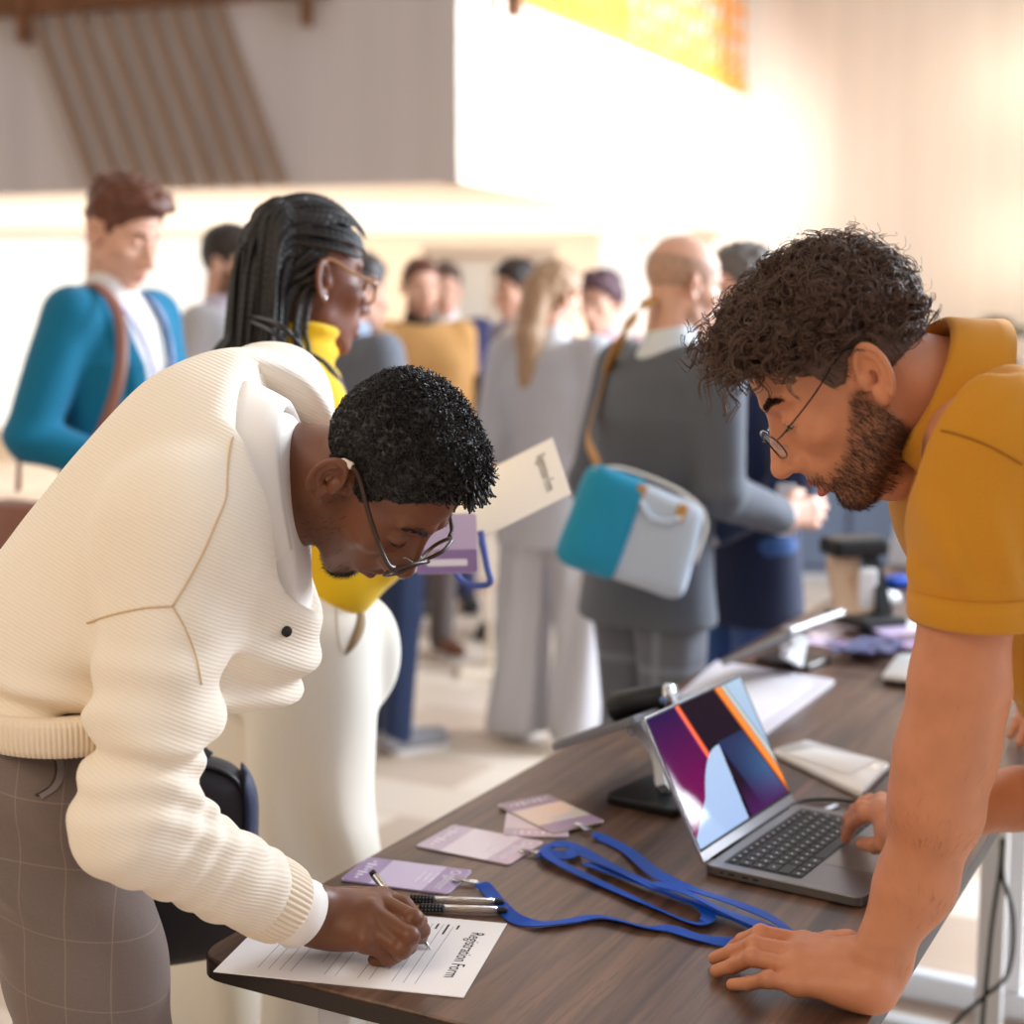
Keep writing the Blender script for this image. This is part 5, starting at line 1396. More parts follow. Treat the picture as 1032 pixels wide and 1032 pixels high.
# hair: dense short coils, longer over the forehead
def thickA(q):
    t = .0035 + .009 * np.clip((q[:, 2] - .045) / .06, 0, 1) + .007 * np.clip((q[:, 1] - .01) / .06, 0, 1) * np.clip((q[:, 2] - .075) / .04, 0, 1)
    return t
def hairA(p):
    q = (p - CA) @ RA.T / sA_
    sc = scalpA(q)
    d = head_sdf(q, ears=False, cr=.90) - thickA(q) * np.clip(sc / .03 + .06, 0, 1)
    d = d - (.0022 * vnoise(q, 130, 1) + .002 * vnoise(q, 60, 2) + .002 * vnoise(q, 28, 6)) * np.clip(sc / .03 + .1, .1, 1)
    d = smax(d, -sc, .006)
    return d * .9
VH, FH = polygonize(hairA, CA - .19, CA + .19, .0026)
q = (VH - CA) @ RA.T / sA_
hairobj = MB(); 
out = scalpA(q[FH].mean(1)) > .004
pt, fi = tri_sample(VH, FH, 6500, out.astype(float)); nn = fnormals(VH, FH)[fi]
k = 9; tt = np.linspace(0, 1, k)
ql = (pt - CA) @ RA.T / sA_
topw = np.clip((ql[:, 2] - .06) / .05, 0, 1)
frontw = np.clip((ql[:, 1] - .035) / .04, 0, 1) * topw
Ls = .003 + .008 * topw * rng.random(len(pt)) + .012 * frontw * rng.random(len(pt)) ** 2
e1 = np.cross(nn, rng.normal(size=nn.shape)); e1 /= np.linalg.norm(e1, axis=1)[:, None]; e2 = np.cross(nn, e1)
ph = rng.random(len(pt)) * 6.28; cr = (.0011 + .0013 * rng.random(len(pt)))
drift = e1 * (rng.random(len(pt)) * .6)[:, None]
ax = nn + drift; ax /= np.linalg.norm(ax, axis=1)[:, None]
ang_ = ph[:, None] + tt[None] * (5 + 5 * rng.random(len(pt)))[:, None]
paths = pt[:, None] - nn[:, None] * .001 + ax[:, None] * (Ls[:, None] * tt[None])[:, :, None] + (e1[:, None] * np.cos(ang_)[:, :, None] + e2[:, None] * np.sin(ang_)[:, :, None]) * cr[:, None, None]
Vt, Ft = tubes(paths, np.linspace(.0008, .0004, k)[None] * (1 + .5 * topw)[:, None], 3)
# longer twists at the front
fr_ = np.where(frontw > .5)[0][:70]
tw = pt[fr_]; kk = 14; t2 = np.linspace(0, 1, kk)
dirs = nn[fr_] * .6 + RA[1] * .55 + RA[2] * .15 + rng.normal(size=(len(fr_), 3)) * .22; dirs /= np.linalg.norm(dirs, axis=1)[:, None]
lens = .006 + .014 * rng.random(len(fr_))
an = rng.random(len(fr_))[:, None] * 6 + t2[None] * 9
pth = tw[:, None] - nn[fr_][:, None] * .004 + dirs[:, None] * (lens[:, None] * t2[None])[:, :, None] + (e1[fr_][:, None] * np.cos(an)[:, :, None] + e2[fr_][:, None] * np.sin(an)[:, :, None]) * .0016 + A(0, 0, -1) * (.010 * t2 ** 2)[None, :, None]
Vw, Fw = tubes(pth, np.linspace(.0030, .0013, kk)[None], 5)
Vc, Fc = join([(VH, FH), (Vt, Ft), (Vw, Fw)])
mk('hair', Vc, Fc, M['hair_black'], writer)
# eyebrows, lashes, goatee
def facehair(name, C, R, s, Vb, Fb, maskf, n, length, rad, mat, parent, down=.7, lift=.35, jit=.25):
    c = Vb[Fb].mean(1); q = (c - C) @ R.T / s
    w = maskf(q) * (np.abs(q).max(1) < .17) * (np.abs(head_sdf(q, ears=False)) < .007)
    pt, fi = tri_sample(Vb, Fb, n, w + 1e-12); nn = fnormals(Vb, Fb)[fi]
    ql = (pt - C) @ R.T / s
    fl = np.stack([np.sign(ql[:, 0]) * .25, -.30 + 0 * ql[:, 0], -np.ones(len(ql))], 1) @ R
    g = fl - nn * (fl * nn).sum(1)[:, None]; g /= np.linalg.norm(g, axis=1)[:, None] + 1e-9
    d = g * down + nn * lift + rng.normal(size=nn.shape) * jit; d /= np.linalg.norm(d, axis=1)[:, None]
    L = length * (.5 + .8 * rng.random(n)); t = np.linspace(0, 1, 4)
    b = rng.normal(size=nn.shape) * .15
    P_ = pt[:, None] - nn[:, None] * .0006 + d[:, None] * (L[:, None] * t)[:, :, None] + (g + b)[:, None] * (L[:, None] * t ** 2 * .35)[:, :, None]
    V, F = tubes(P_, (rad * np.linspace(1, .35, 4))[None], 3); return mk(name, V, F, mat, parent)
def goat(q):
    m = np.clip(1 - np.sqrt((q[:, 0] / .030) ** 2 + ((q[:, 1] - .082) / .034) ** 2 + ((q[:, 2] + .107) / .024) ** 2), 0, 1)
    return np.clip(m * 4, 0, 1) + .025 * beardmask(q)
facehair('beard', CA, RA, sA_, VA, FA_, goat, 1500, .0062, .00034, M['hair_black'], writer, .5, .6, .5)
def browline(q):
    x = np.abs(q[:, 0]); zc = np.interp(x, [.012, .03, .05], [.034, .0405, .036]); return ((np.abs(q[:, 2] - zc) < np.interp(x, [.012, .035, .052], [.0042, .0042, .0018])) & (x > .011) & (x < .052) & (q[:, 1] > .055)).astype(float)
def eyebrows(C, R, s, Vb, Fb, n, mat, parent, rad=.00035):
    c = Vb[Fb].mean(1); q = (c - C) @ R.T / s
    w = browline(q) * (np.abs(q).max(1) < .17)
    pt, fi = tri_sample(Vb, Fb, n, w + 1e-12); nn = fnormals(Vb, Fb)[fi]; ql = (pt - C) @ R.T / s
    fl = np.stack([np.sign(ql[:, 0]), -.35 + 0 * ql[:, 0], .15 + 0 * ql[:, 0]], 1) @ R
    d = fl + nn * .25 + rng.normal(size=nn.shape) * .18; d /= np.linalg.norm(d, axis=1)[:, None]
    t = np.linspace(0, 1, 3); L = .007 * (.6 + .6 * rng.random(n)); V, F = tubes(pt[:, None] - nn[:, None] * .0004 + d[:, None] * (L[:, None] * t)[:, :, None], (rad * np.linspace(1, .4, 3))[None], 3)
    return mk('eyebrows', V, F, mat, parent)
eyebrows(CA, RA, sA_, VA, FA_, 420, M['hair_black'], writer)
def lashes(C, R, s, mat, parent):
    for sx in (-1, 1):
        P_ = []
        for t in np.linspace(0, 1, 34) + rng.normal(size=34) * .006:
            b = A(sx * (.020 + .0235 * t), np.interp(t, [0, .5, 1], [.0872, .0885, .0795]), np.interp(t, [0, .5, 1], [.0058, .0048, .0056]))
            d = A(sx * (.1 + .5 * t), .8, -.45); P_.append([b, b + d * .0020, b + d * .0034 + A(0, 0, .0006)])
        V, F = tubes(np.array(P_) * s @ R + C, np.array([.00034, .00022, .0001])[None], 3); mk('eyelashes', V, F, mat, parent)
lashes(CA, RA, sA_, M['hair_black'], writer); eyeballs(CA, RA, sA_, (0, .9, -.45), writer)
M['tortoise'] = plain('tortoise', rgb(60, 34, 20), .45, coat=.15, var=.7, vscale=120)
M['tip_ivory'] = plain('tip_ivory', rgb(248, 232, 210), .35)
glasses('tortoiseshell glasses with pale temple tips worn by the man signing the form', CA, RA, sA_, M['tortoise'], 'full', lens_y=.116, lens_z=-.002, tipc=M['tip_ivory'], rw=.0265, rh=.0195, rt=.0023, tilt=.05)

# cardigan ---------------------------------------------------------------
sh_dir = nrm(wr_shR - wr_shL); low_dir = nrm(hipR - hipL)
def body_axes(lat, up):
    up = nrm(up - lat * (up @ lat)); return np.array([lat, np.cross(up, lat), up])
E1c = P(224, 474, 1.80); E2c = P(166, 566, 1.785); E3c = P(92, 652, 1.775)
E1R = body_axes(sh_dir, S_); E2R = body_axes(nrm(sh_dir * .5 + low_dir * .5), S_); E3R = body_axes(low_dir, nrm(S_ + A(0, 0, .6)))
Nb = P(289, 489, 1.755); axn = nrm(CA - UA * .04 - FA * .01 - Nb); axn = nrm(axn * .6 + nrm(A(.80, -.30, .05)) * .4)
a1 = A(.05, -.05, -1); a1 = nrm(a1 - axn * (a1 @ axn)); a2 = np.cross(axn, a1); a2 = a2 if a2[1] < 0 else -a2     # a1: throat, a2: towards the near side
sl_dir = nrm(wr_wr - wr_el)
cuffA = P(286, 912, 1.637)      # end of the ribbed cuff
def rel(p, a, b):
    ab = b - a; L = np.linalg.norm(ab); return ((p - a) @ (ab / L)) / L
def cardigan(p):
    d = ell(p, E1c, (.182, .138, .135), E1R)
    d = su(d, ell(p, E2c, (.190, .158, .165), E2R), .06)
    d = su(d, ell(p, E3c, (.196, .150, .135), E3R), .06)
    d = su(d, cap(p, wr_shR + S_ * .01, wr_shL - S_ * .01, .080, .066), .10)
    # loose front hanging below the chest
    d = su(d, cap(p, P(244, 575, 1.74), P(222, 655, 1.73), .082, .080), .08)
    d = su(d, cap(p, P(248, 640, 1.72), P(190, 690, 1.73), .054, .058), .10)
    # neck stub the ribbed neckline sits on
    d = su(d, cap(p, wr_C7 + A(-.03, 0, -.04), P(258, 480, 1.79), .078, .076), .03)
    d = smax(d, 1.045 - p[:, 2], .012)
    nq = (p - Nb); hh = nq @ axn; e1_ = nq @ a1; e2_ = nq @ a2
    d = sub(d, np.maximum((np.sqrt((e1_ / .117) ** 2 + (e2_ / .091) ** 2) - 1) * .1, -.050 - hh), .008)
    d = sub(d, np.maximum((np.sqrt((e1_ / .150) ** 2 + (e2_ / .122) ** 2) - 1) * .12, -.030 - hh), .02)
    # right sleeve
    t1 = rel(p, wr_shR, wr_el); t2 = rel(p, wr_el, cuffA)
    sl = chain(p, [wr_shR + A(-.01, 0, .02), wr_shR * .45 + wr_el * .55, wr_el, wr_el * .35 + cuffA * .65, cuffA - sl_dir * .045], [.084, .060, .0545, .0445, .0455], .03)
    fold = np.exp(-((t1 - .86) / .16) ** 2)
    sl = sl - .0036 * fold * np.sin(t1 * 46 + 3 * vnoise(p, 9, 3)) - .0032 * np.exp(-((t2 - .3) / .28) ** 2) * np.sin(t2 * 34 + 4 * vnoise(p, 8, 5))
    sl = sl - .0026 * np.exp(-((t2 - .8) / .18) ** 2) * np.sin(t2 * 26 + 2 * vnoise(p, 10, 8))
    d = su(d, sl, .028)
    sl = chain(p, [wr_shL, wr_elL, wr_wrL], [.078, .064, .05], .03); d = su(d, sl, .03)
    # gathers towards the hem and drag lines from the armpit
    tz = np.clip((1.16 - p[:, 2]) / .12, 0, 1)
    w_ = vnoise(p * A(1, 1, 2.2), 7, 9)
    d = d - .009 * tz * np.sin(p[:, 2] * 85 + (p[:, 0] + .6) * 26 + 3.0 * w_) * np.clip((p[:, 2] - 1.02) / .02, 0, 1)
    d = d - .008 * vnoise(p, 6.5, 12) - .0035 * vnoise(p, 15, 13)
    ar = np.exp(-(((p - P(212, 660, 1.64)) / A(.05, .1, .09)) ** 2).sum(1)); d = d - .007 * ar * np.sin((p[:, 0] * .7 + p[:, 2] * .45) * 130)
    return d * .9
lo, hi = bbox([E1c, E2c, E3c, wr_shR, wr_shL, wr_el, wr_elL, cuffA], .22)
def shirtA(p):
    d = su(cap(p, wr_C7 - S_ * .05, Nb - axn * .02, .085, .080), cap(p, P(268, 505, 1.77), P(290, 588, 1.74), .066, .046), .03)
    nq = p - Nb; hh = nq @ axn
    return smax(d, hh - .012, .008)
V, F = polygonize(shirtA, Nb - .25, Nb + .2, .006); M['ivory_shirt'] = cloth('ivory_shirt', rgb(246, 238, 230), var=.02, bump=.2); mk('shirt', V, F, M['ivory_shirt'], writer)
VC, FC = polygonize(cardigan, lo, hi, .0052)
M['cream_knit'] = knit('cream_knit', rgb(243, 230, 212), nrm(S_ * 1.0 + A(0, 0, .1)), 235, (0, 0, 0), 0, .4, .0012, dark=.94)
M['cream_knit_sleeve'] = knit('cream_knit_sleeve', rgb(243, 230, 212), nrm(wr_shR - wr_el), 235, (0, 0, 0), 0, .4, .0012, dark=.92)
M['cream_rib'] = knit('cream_rib', rgb(240, 222, 198), (1, 0, 0), 1, (0, 0, 0), 0, .2, .001, dark=.93)
cg = mk('cardigan', VC, FC, M['cream_knit'], writer)
from mathutils.bvhtree import BVHTree
bvhC = BVHTree.FromPolygons([Vector(v) for v in VC], [tuple(int(i) for i in f) for f in FC])
def hit(bv, u, v, off=.0, y0=.6):
    o = Vector((0, 0, CAM_Z)); dr = (Vector(P(u, v, 1.0)) - o).normalized(); r = bv.ray_cast(o, dr)
    return (np.array(r[0]) + np.array(r[1]) * off, np.array(r[1])) if r[0] is not None else (None, None)
def seam(pts, r, mat, name, parent, bv, n=40, off=.0004, relax=2):
    g = spline([(u, v, 0) for u, v in pts], n); P_ = [hit(bv, a, b, off)[0] for a, b, _ in g]; P_ = np.array([x for x in P_ if x is not None])
    for _ in range(relax): P_[1:-1] = (P_[:-2] + 2 * P_[1:-1] + P_[2:]) / 4
    V, F = tube(P_, r, 6); return mk(name, V, F, mat, parent)
M['seam_thread'] = plain('seam_thread', rgb(208, 178, 140), .8)
seam([(88, 628), (112, 620), (145, 613), (174, 611)], .0012, M['seam_thread'], 'shoulder_seam', cg, bvhC)
seam([(174, 611), (190, 585), (206, 555), (219, 524), (228, 502), (229, 478), (232, 452), (238, 430)], .0012, M['seam_thread'], 'armhole_seam', cg, bvhC)
seam([(174, 611), (186, 632), (197, 660), (203, 690)], .0010, M['seam_thread'], 'sleeve_seam', cg, bvhC)
# ribbed cuff
def ribbed_band(name, a, b, ra, rb, n, amp, mat, parent, ry=1.0, up=None, bulge=.0, k=10):
    a, b = np.asarray(a, float), np.asarray(b, float); t = nrm(b - a); up = UP if up is None else up
    s1 = nrm(np.cross(t, up)); s2 = np.cross(s1, t); N = n * 6
    an = np.arange(N) * 2 * PI / N; rib = amp * np.abs(np.sin(an * n / 2)) 
    L = []
    for i, x in enumerate(np.linspace(0, 1, k)):
        r = ra + (rb - ra) * x + bulge * math.sin(PI * x); edge = 1 if 0 < i < k - 1 else .9
        L.append(a + (b - a) * x + (s1 * np.cos(an)[:, None] + s2 * np.sin(an)[:, None] * ry) * ((r + rib) * edge)[:, None])
    V = np.concatenate(L); ix = np.arange(k * N).reshape(k, N); F = np.stack([ix[:-1], np.roll(ix[:-1], -1, 1), np.roll(ix[1:], -1, 1), ix[1:]], -1).reshape(-1, 4)
    c0_, c1_ = [len(V)], None
    V = np.vstack([V, a[None], b[None]]); Fl = [list(f) for f in F] + [[i, (i + 1) % N, k * N][::-1] for i in range(N)] + [[(k - 1) * N + i, (k - 1) * N + (i + 1) % N, k * N + 1] for i in range(N)]
    return mk(name, V, Fl, mat, parent)
ca, cb2 = cuffA - sl_dir * .052, cuffA + sl_dir * .004
ribbed_band('ribbed_cuff', ca, cb2, .0455, .0435, 46, .0022, M['cream_rib'], cg, 1.0, bulge=.002)
# shirt cuff
V, F = tube([cuffA - sl_dir * .02, cuffA + sl_dir * .012, cuffA + sl_dir * .030, cuffA + sl_dir * .0302, cuffA - sl_dir * .0], 1.0, 40, scale=[.036, .0395, .041, .0385, .036]); 
mk('shirt_cuff', V, F, M['ivory_shirt'], writer)
# ribbed hem
N = 150; an = np.arange(N * 4) * 2 * PI / (N * 4)
hc_ = (hipR + hipL) / 2 + A(-.005, 0, 0); hc_[2] = 1.045
L = []
for i, (z, gz) in enumerate(((1.050, -.060), (1.058, -.020), (1.059, .0), (1.054, .003), (1.04, .003), (1.028, .001), (1.020, -.002), (1.019, -.008))):
    rr_ = .0022 * np.abs(np.sin(an * N / 2)) + gz
    L.append(A(hc_[0], hc_[1], z) + (low_dir[None] * np.cos(an)[:, None] * (.196 + rr_)[:, None] + fwdA[None] * np.sin(an)[:, None] * (.158 + rr_)[:, None]))
V = np.concatenate(L); ix = np.arange(len(V)).reshape(len(L), -1); F = np.stack([ix[:-1], np.roll(ix[:-1], -1, 1), np.roll(ix[1:], -1, 1), ix[1:]], -1).reshape(-1, 4)
mk('ribbed_hem', V, F, M['cream_rib'], cg)
# neckline and shirt collar: rings round the neck
def ringpt(ph, r1, r2, h): return Nb + axn * h + a1 * (np.cos(ph) * r1) + a2 * (np.sin(ph) * r2)
def collar(name, prof, ph0, ph1, mat, parent, n=60, th=.0016, drop=None):
    """prof: (r1,r2,h) rows from the neck edge outwards; open at the throat"""
    ph = np.linspace(ph0, ph1, n); rows = []
    for j, (r1, r2, h) in enumerate(prof):
        hh = h + (drop(ph, j / (len(prof) - 1)) if drop else 0)
        rows.append(Nb + axn * np.broadcast_to(hh, ph.shape)[:, None] + a1 * (np.cos(ph) * r1)[:, None] + a2 * (np.sin(ph) * r2)[:, None])
    G = np.stack(rows, 1); m = G.shape[1]
    du = np.gradient(G, axis=0); dv = np.gradient(G, axis=1); nn = np.cross(du, dv); nn /= np.linalg.norm(nn, axis=2, keepdims=True) + 1e-9
    V = np.concatenate([(G + nn * th).reshape(-1, 3), (G - nn * th).reshape(-1, 3)]); ix = np.arange(n * m).reshape(n, m)
    F = [[*f] for f in np.stack([ix[:-1, :-1], ix[1:, :-1], ix[1:, 1:], ix[:-1, 1:]], -1).reshape(-1, 4)]
    K = n * m; F += [[K + f[3], K + f[2], K + f[1], K + f[0]] for f in F]
    ed = list(ix[:, 0]) + list(ix[-1, 1:]) + list(ix[::-1, -1][1:]) + list(ix[0, ::-1][1:])
    F += [[ed[i], ed[i + 1], K + ed[i + 1], K + ed[i]][::-1] for i in range(len(ed) - 1)]
    return mk(name, V, F, mat, parent)
shirt_ = collar('shirt_collar', [(.090, .066, -.012), (.092, .067, .006), (.095, .069, .012), (.101, .075, .009), (.110, .084, -.004), (.121, .094, -.022), (.129, .102, -.036)], .30, 2 * PI - .30, M['ivory_shirt'], writer, 90, .0012,
       drop=lambda ph, t: -.022 * t * np.exp(-((np.minimum(ph, 2 * PI - ph) - .3) / .35) ** 2))
M['blue_line'] = plain('navy_piping', rgb(70, 76, 104), .8)
ph = np.linspace(.5, 2 * PI - .5, 80); pp = np.stack([ringpt(x, .131, .104, -.039) for x in ph])
V, F = tube(pp, .0016, 6); mk('collar_edge', V, F, M['blue_line'], shirt_)
collar('neckline_rib', [(.114, .088, -.040), (.122, .096, -.042), (.130, .104, -.055), (.136, .110, -.072)], .55, 2 * PI - .55, M['cream_rib'], cg, 90, .0022)
hp, hn = hit(bvhC, 288, 636, .002)
if hp is not None:
    V, F = tube([hp - hn * .002, hp + hn * .002, hp + hn * .0028], .0062, 16, scale=[1, 1, .8], up=A(0, 0, 1)); mk('button', V, F, M['black_plastic'], cg)

# trousers ---------------------------------------------------------------
def trouA(p):
    d = ell(p, (hipR + hipL) / 2 + A(0, 0, .03) - fwdA * .02, (.176, .122, .13), body_axes(low_dir, UP))
    d = su(d, cap(p, hc_ + A(0, 0, -.03), hc_ + A(0, 0, .03), .10), .05)
    for h_, k_, a_ in ((hipR, kneR, ankR), (hipL, kneL, ankL)):
        d = su(d, chain(p, [h_, h_ * .5 + k_ * .5, k_, a_], [.098, .088, .070, .058], .03), .03)
    ell_d = ell(p, (hipR + hipL) / 2 + A(0, 0, .10) - fwdA * .02, (.172, .118, .12), body_axes(low_dir, UP)); d = su(d, ell_d, .03)
    t = rel(p, hipR, kneR)
    d = d - .004 * vnoise(p * A(1, 1, .35), 12, 4) - .008 * np.exp(-((t - .12) / .2) ** 2) * np.sin((p[:, 2] + p[:, 0] * .8) * 60 + 2 * vnoise(p, 8, 6))
    d = smax(d, p[:, 2] - 1.05, .01); d = smax(d, .03 - p[:, 2], .005)
    return d * .9
lo, hi = bbox([hipR, hipL, kneR, kneL, ankR, ankL], .2); lo[2] = 0; hi[2] = 1.08
VT, FT = polygonize(trouA, lo, hi, .006)
lt = rgb(178, 158, 146)
M['check_trousers'] = cloth('check_trousers', rgb(118, 103, 97), var=.10, bscale=700, check=[((1, 0, 0), .046, .0013, lt, .28), ((.25, 0, 1), .075, .0014, lt, .28)])
tr = mk('trousers', VT, FT, M['check_trousers'], writer)
bvhT = BVHTree.FromPolygons([Vector(v) for v in VT], [tuple(int(i) for i in f) for f in FT])
# slanting pocket with its pale lining
M['pocket_line'] = plain('pocket_shade', rgb(74, 62, 56), .8); M['lining'] = cloth('pocket_lining', rgb(132, 122, 122), var=.05)
g_ = [hit(bvhT, u, v, .002)[0] for u, v in ((49, 745), (60, 772), (56, 790), (40, 802))]
if all(x is not None for x in g_):
    p = spline(g_, 20); nn = hit(bvhT, 50, 780)[1]
    V, F = sweep(p, np.array([[-.0045, -.0016], [.0045, -.0016], [.0045, -.0004], [-.0045, -.0004]]), up=nn); mk('pocket_edge', V, F, M['lining'], tr, False)
    V, F = tube(p + nn * .0005 - A(.0045, 0, 0), .0016, 6); mk('pocket_seam', V, F, M['pocket_line'], tr)
for a_, in ((ankR,), (ankL,)):
    V, F = polygonize(lambda p: smax(cap(p, A(a_[0], a_[1], .05) - fwdA * .05, A(a_[0], a_[1], .045) + fwdA * .14, .048, .040), .004 - p[:, 2], .004), a_ - A(.25, .25, .1), a_ + A(.25, .25, .06), .008); mk('shoe', V, F, M['shoe_brown'], writer)

# the pen in the hand
tip = T(434, 957, .742); top = T(375, 879, .742)
def solve_top(L=.142):
    best = None
    for y in np.linspace(1.45, 1.9, 400):
        q = P(375, 879, y); e_ = abs(np.linalg.norm(q - tip) - L)
        if q[2] > .78 and (best is None or e_ < best[0]): best = (e_, q)
    return best[1]
pen('clear ballpoint pen with a dark refill in the writing hand', tip, solve_top(), 'clear')

# black shoulder bag hanging at his far side
bc_ = P(112, 868, 1.98); bR = body_axes(nrm(A(.95, .25, 0)), UP)
def bagA(p):
    q = (p - bc_) @ bR.T
    d = (np.abs(q[:, 0] / .198) ** 4.5 + np.abs(q[:, 1] / .062) ** 2.4 + np.abs(q[:, 2] / .150) ** 4.5) ** (1 / 4.0) - 1
    return d * .06 - .003 * vnoise(p, 12, 3)
V, F = polygonize(bagA, bc_ - .26, bc_ + .26, .006)
M['black_nylon'] = cloth('black_nylon', rgb(38, 34, 38), rough=.6, var=.08, bscale=700); M['navy_nylon'] = cloth('navy_nylon', rgb(46, 54, 84), rough=.55, var=.08)
bagw = thing('shoulder_bag', 'black shoulder bag hanging beside the signing man, behind his arm', 'bag', bc_ - A(0, 0, .15))
mk('body', V, F, M['black_nylon'], bagw)
mb = MB()
for off_ in (-.045, .0):
    a = np.linspace(-.3, PI + .3, 40); e = 4.5
    cx = np.sign(np.cos(a)) * np.abs(np.cos(a)) ** (2 / e) * .186; cz = np.sign(np.sin(a)) * np.abs(np.sin(a)) ** (2 / e) * .140
    pth = np.stack([cx, np.full(40, off_ if off_ else -.030), cz], 1) @ bR + bc_
mb.add(*tube(pth + 0, .0035, 6))
mb.build('piping', M['black_plastic'], bagw, True)
def bagside(p):
    q = (p - bc_) @ bR.T; return np.maximum(np.maximum(bagA(p) - .003, -(q[:, 0] + np.abs(q[:, 2]) * .0 - .180)), -.2)
V, F = polygonize(bagside, bc_ - .26, bc_ + .26, .006); mk('side_gusset', V, F, M['navy_nylon'], bagw)
p = spline([bc_ + bR[0] * .13 + A(0, 0, .13), bc_ + bR[0] * .05 + A(0, 0, .20), wr_wrL + A(.03, .0, -.06), wr_wrL + A(-.03, .0, -.06), bc_ - bR[0] * .10 + A(0, 0, .20), bc_ - bR[0] * .15 + A(0, 0, .13)], 40)
V, F = sweep(p, np.array([[-.018, -.002], [.018, -.002], [.018, .002], [-.018, .002]]), up=A(-.7, .5, .5)); mk('strap', V, F, M['black_nylon'], bagw)
# ------------------------------------------------------------------ the man leaning over the laptop
FB_ = nrm(A(-.765, .06, -.64)); 
RB_ = fu(FB_, A(-.64, .05, .765)); sB_ = 1.0
earB = P(869, 386, 1.545); CB = earB + RB_[0] * .077 * sB_       # his left ear faces us, so the head centre lies to his right
shLb = P(992, 452, 1.52); elLb = P(954, 752, 1.535)
c7B = P(956, 392, 1.63); shRb = shLb + A(.11, .37, -.10); elRb = P(1112, 782, 2.06); pelB = A(.93, 1.83, .97)
def HB(u, v, z): return T(700 + u * .2132, 880 + v * .2132, z)
wBI, wBP = HB(772, 388, .790), HB(852, 560, .770)
hB = [[HB(520, 330, .783), HB(312, 285, .793), HB(228, 318, .772), HB(178, 352, .754)],
      [HB(490, 382, .782), HB(282, 338, .787), HB(172, 376, .764), HB(94, 402, .750)],
      [HB(472, 450, .774), HB(276, 398, .779), HB(182, 438, .758), HB(102, 462, .7495)],
      [HB(488, 528, .764), HB(348, 502, .766), HB(252, 522, .753), HB(178, 526, .748)]]
thB = [HB(720, 345, .775), HB(640, 325, .765), HB(560, 330, .757), HB(480, 335, .750)]
wB = (wBI + wBP) / 2
# right hand on the trackpad
def HR(u, v, z): return T(820 + u * .2054, 740 + v * .2054, z)
wRI, wRP = HR(430, 505, .812), HR(415, 430, .818)
hR = [[HR(345, 405, .828), HR(255, 395, .822), HR(190, 440, .795), HR(158, 510, .766)],
      [HR(335, 372, .832), HR(240, 362, .826), HR(178, 410, .798), HR(162, 478, .768)],
      [HR(330, 345, .830), HR(250, 340, .822), HR(205, 370, .800), HR(200, 420, .775)],
      [HR(335, 330, .822), HR(275, 325, .812), HR(240, 345, .795), HR(235, 380, .778)]]
thR = [HR(410, 480, .815), HR(350, 535, .797), HR(300, 545, .785), HR(240, 540, .774)]
wR = (wRI + wRP) / 2
ankB = [A(.98, 1.70, .09), A(1.02, 2.02, .09)]; kneB = [A(.93, 1.66, .50), A(.96, 1.99, .50)]; hipB = [pelB + A(-.02, -.10, -.03), pelB + A(.02, .10, -.03)]
fwdB = nrm(A(-.957, .29, 0)); latB = nrm(shRb - shLb); SB = nrm(c7B - pelB)
def helper_body(p):
    q = (p - CB) @ RB_.T / sB_
    d = cap(p, pelB, (shLb + shRb) / 2 - SB * .1, .11, .12)
    d = su(d, cap(p, shLb + latB * .02, shRb - latB * .02, .055), .04)
    d = su(d, cap(p, c7B - SB * .02, CB - RB_[2] * .03 - RB_[1] * .030, .066, .061), .02)
    d = su(d, cap(p, c7B + fwdB * .06 - A(0, 0, .07), CB - RB_[2] * .05 + RB_[1] * .005, .055, .052), .02)
    # left arm, straight and load bearing
    m1 = P(966, 690, 1.53); f1 = P(945, 815, 1.545); f2 = P(923, 890, 1.55)
    arm = chain(p, [shLb, m1, elLb, f1, f2, wB + A(.012, 0, .02)], [.060, .0455, .0450, .0430, .0375, .0285], .03)
    arm = su(arm, ell(p, P(936, 795, 1.53), (.026, .03, .045)), .04)
    arm = su(arm, cap(p, P(990, 700, 1.545), P(985, 770, 1.55), .022, .016), .03)
    arm = su(arm, ell(p, wB + A(.022, .0, .012), (.026, .026, .03)), .02)
    d = su(d, arm, .02)
    d = su(d, chain(p, [shRb, elRb, elRb * .55 + wR * .45, wR], [.055, .044, .040, .027], .02), .02)
    for i in (0, 1):
        d = su(d, chain(p, [hipB[i], kneB[i], ankB[i]], [.08, .052, .038], .02), .03)
        d = su(d, cap(p, ankB[i] - A(0, 0, .045), ankB[i] - A(0, 0, .055) + fwdB * .13, .032, .026), .02)
    for w_, args in ((wB, (wBI, wBP, hB, thB)), (wR, (wRI, wRP, hR, thR))):
        nh = np.abs(p - w_).max(1) < .24
        if nh.any(): d[nh] = su(d[nh], hand_sdf(p[nh], *args, 1.0), .010)
    nh = np.abs(p - wB).max(1) < .24
    if nh.any(): d[nh] = su(d[nh], ell(p[nh], HB(800, 560, .763), (.035, .022, .018)), .02)
    near = np.abs(q).max(1) < .2
    if near.any(): d[near] = su(d[near], head_sdf(q[near], nose=1.0, nlen=.004, jaw=1.0, open_=.003, chin=1.05, eye=2.0), .012)
    return d * .98
boxes = [(CB - .175, CB + .175, .0021)]
lo, hi = bbox([wBI, wBP] + sum(hB, []) + thB, .026); boxes.append((lo - A(0, .0, .0), hi + A(.0, .0, .0), .0017))
lo, hi = bbox([wRI, wRP] + sum(hR, []) + thR, .024); boxes.append((lo, hi, .0019))
lo, hi = bbox([P(1000, 620, 1.53), elLb, wB], .09); boxes.append((lo, hi, .004))
lo, hi = bbox([elRb, wR], .08); boxes.append((lo, hi, .005))
lo, hi = bbox([shLb, shRb, c7B, pelB, elRb] + ankB + kneB, .13); lo[2] = 0; boxes.append((lo, hi, .016))
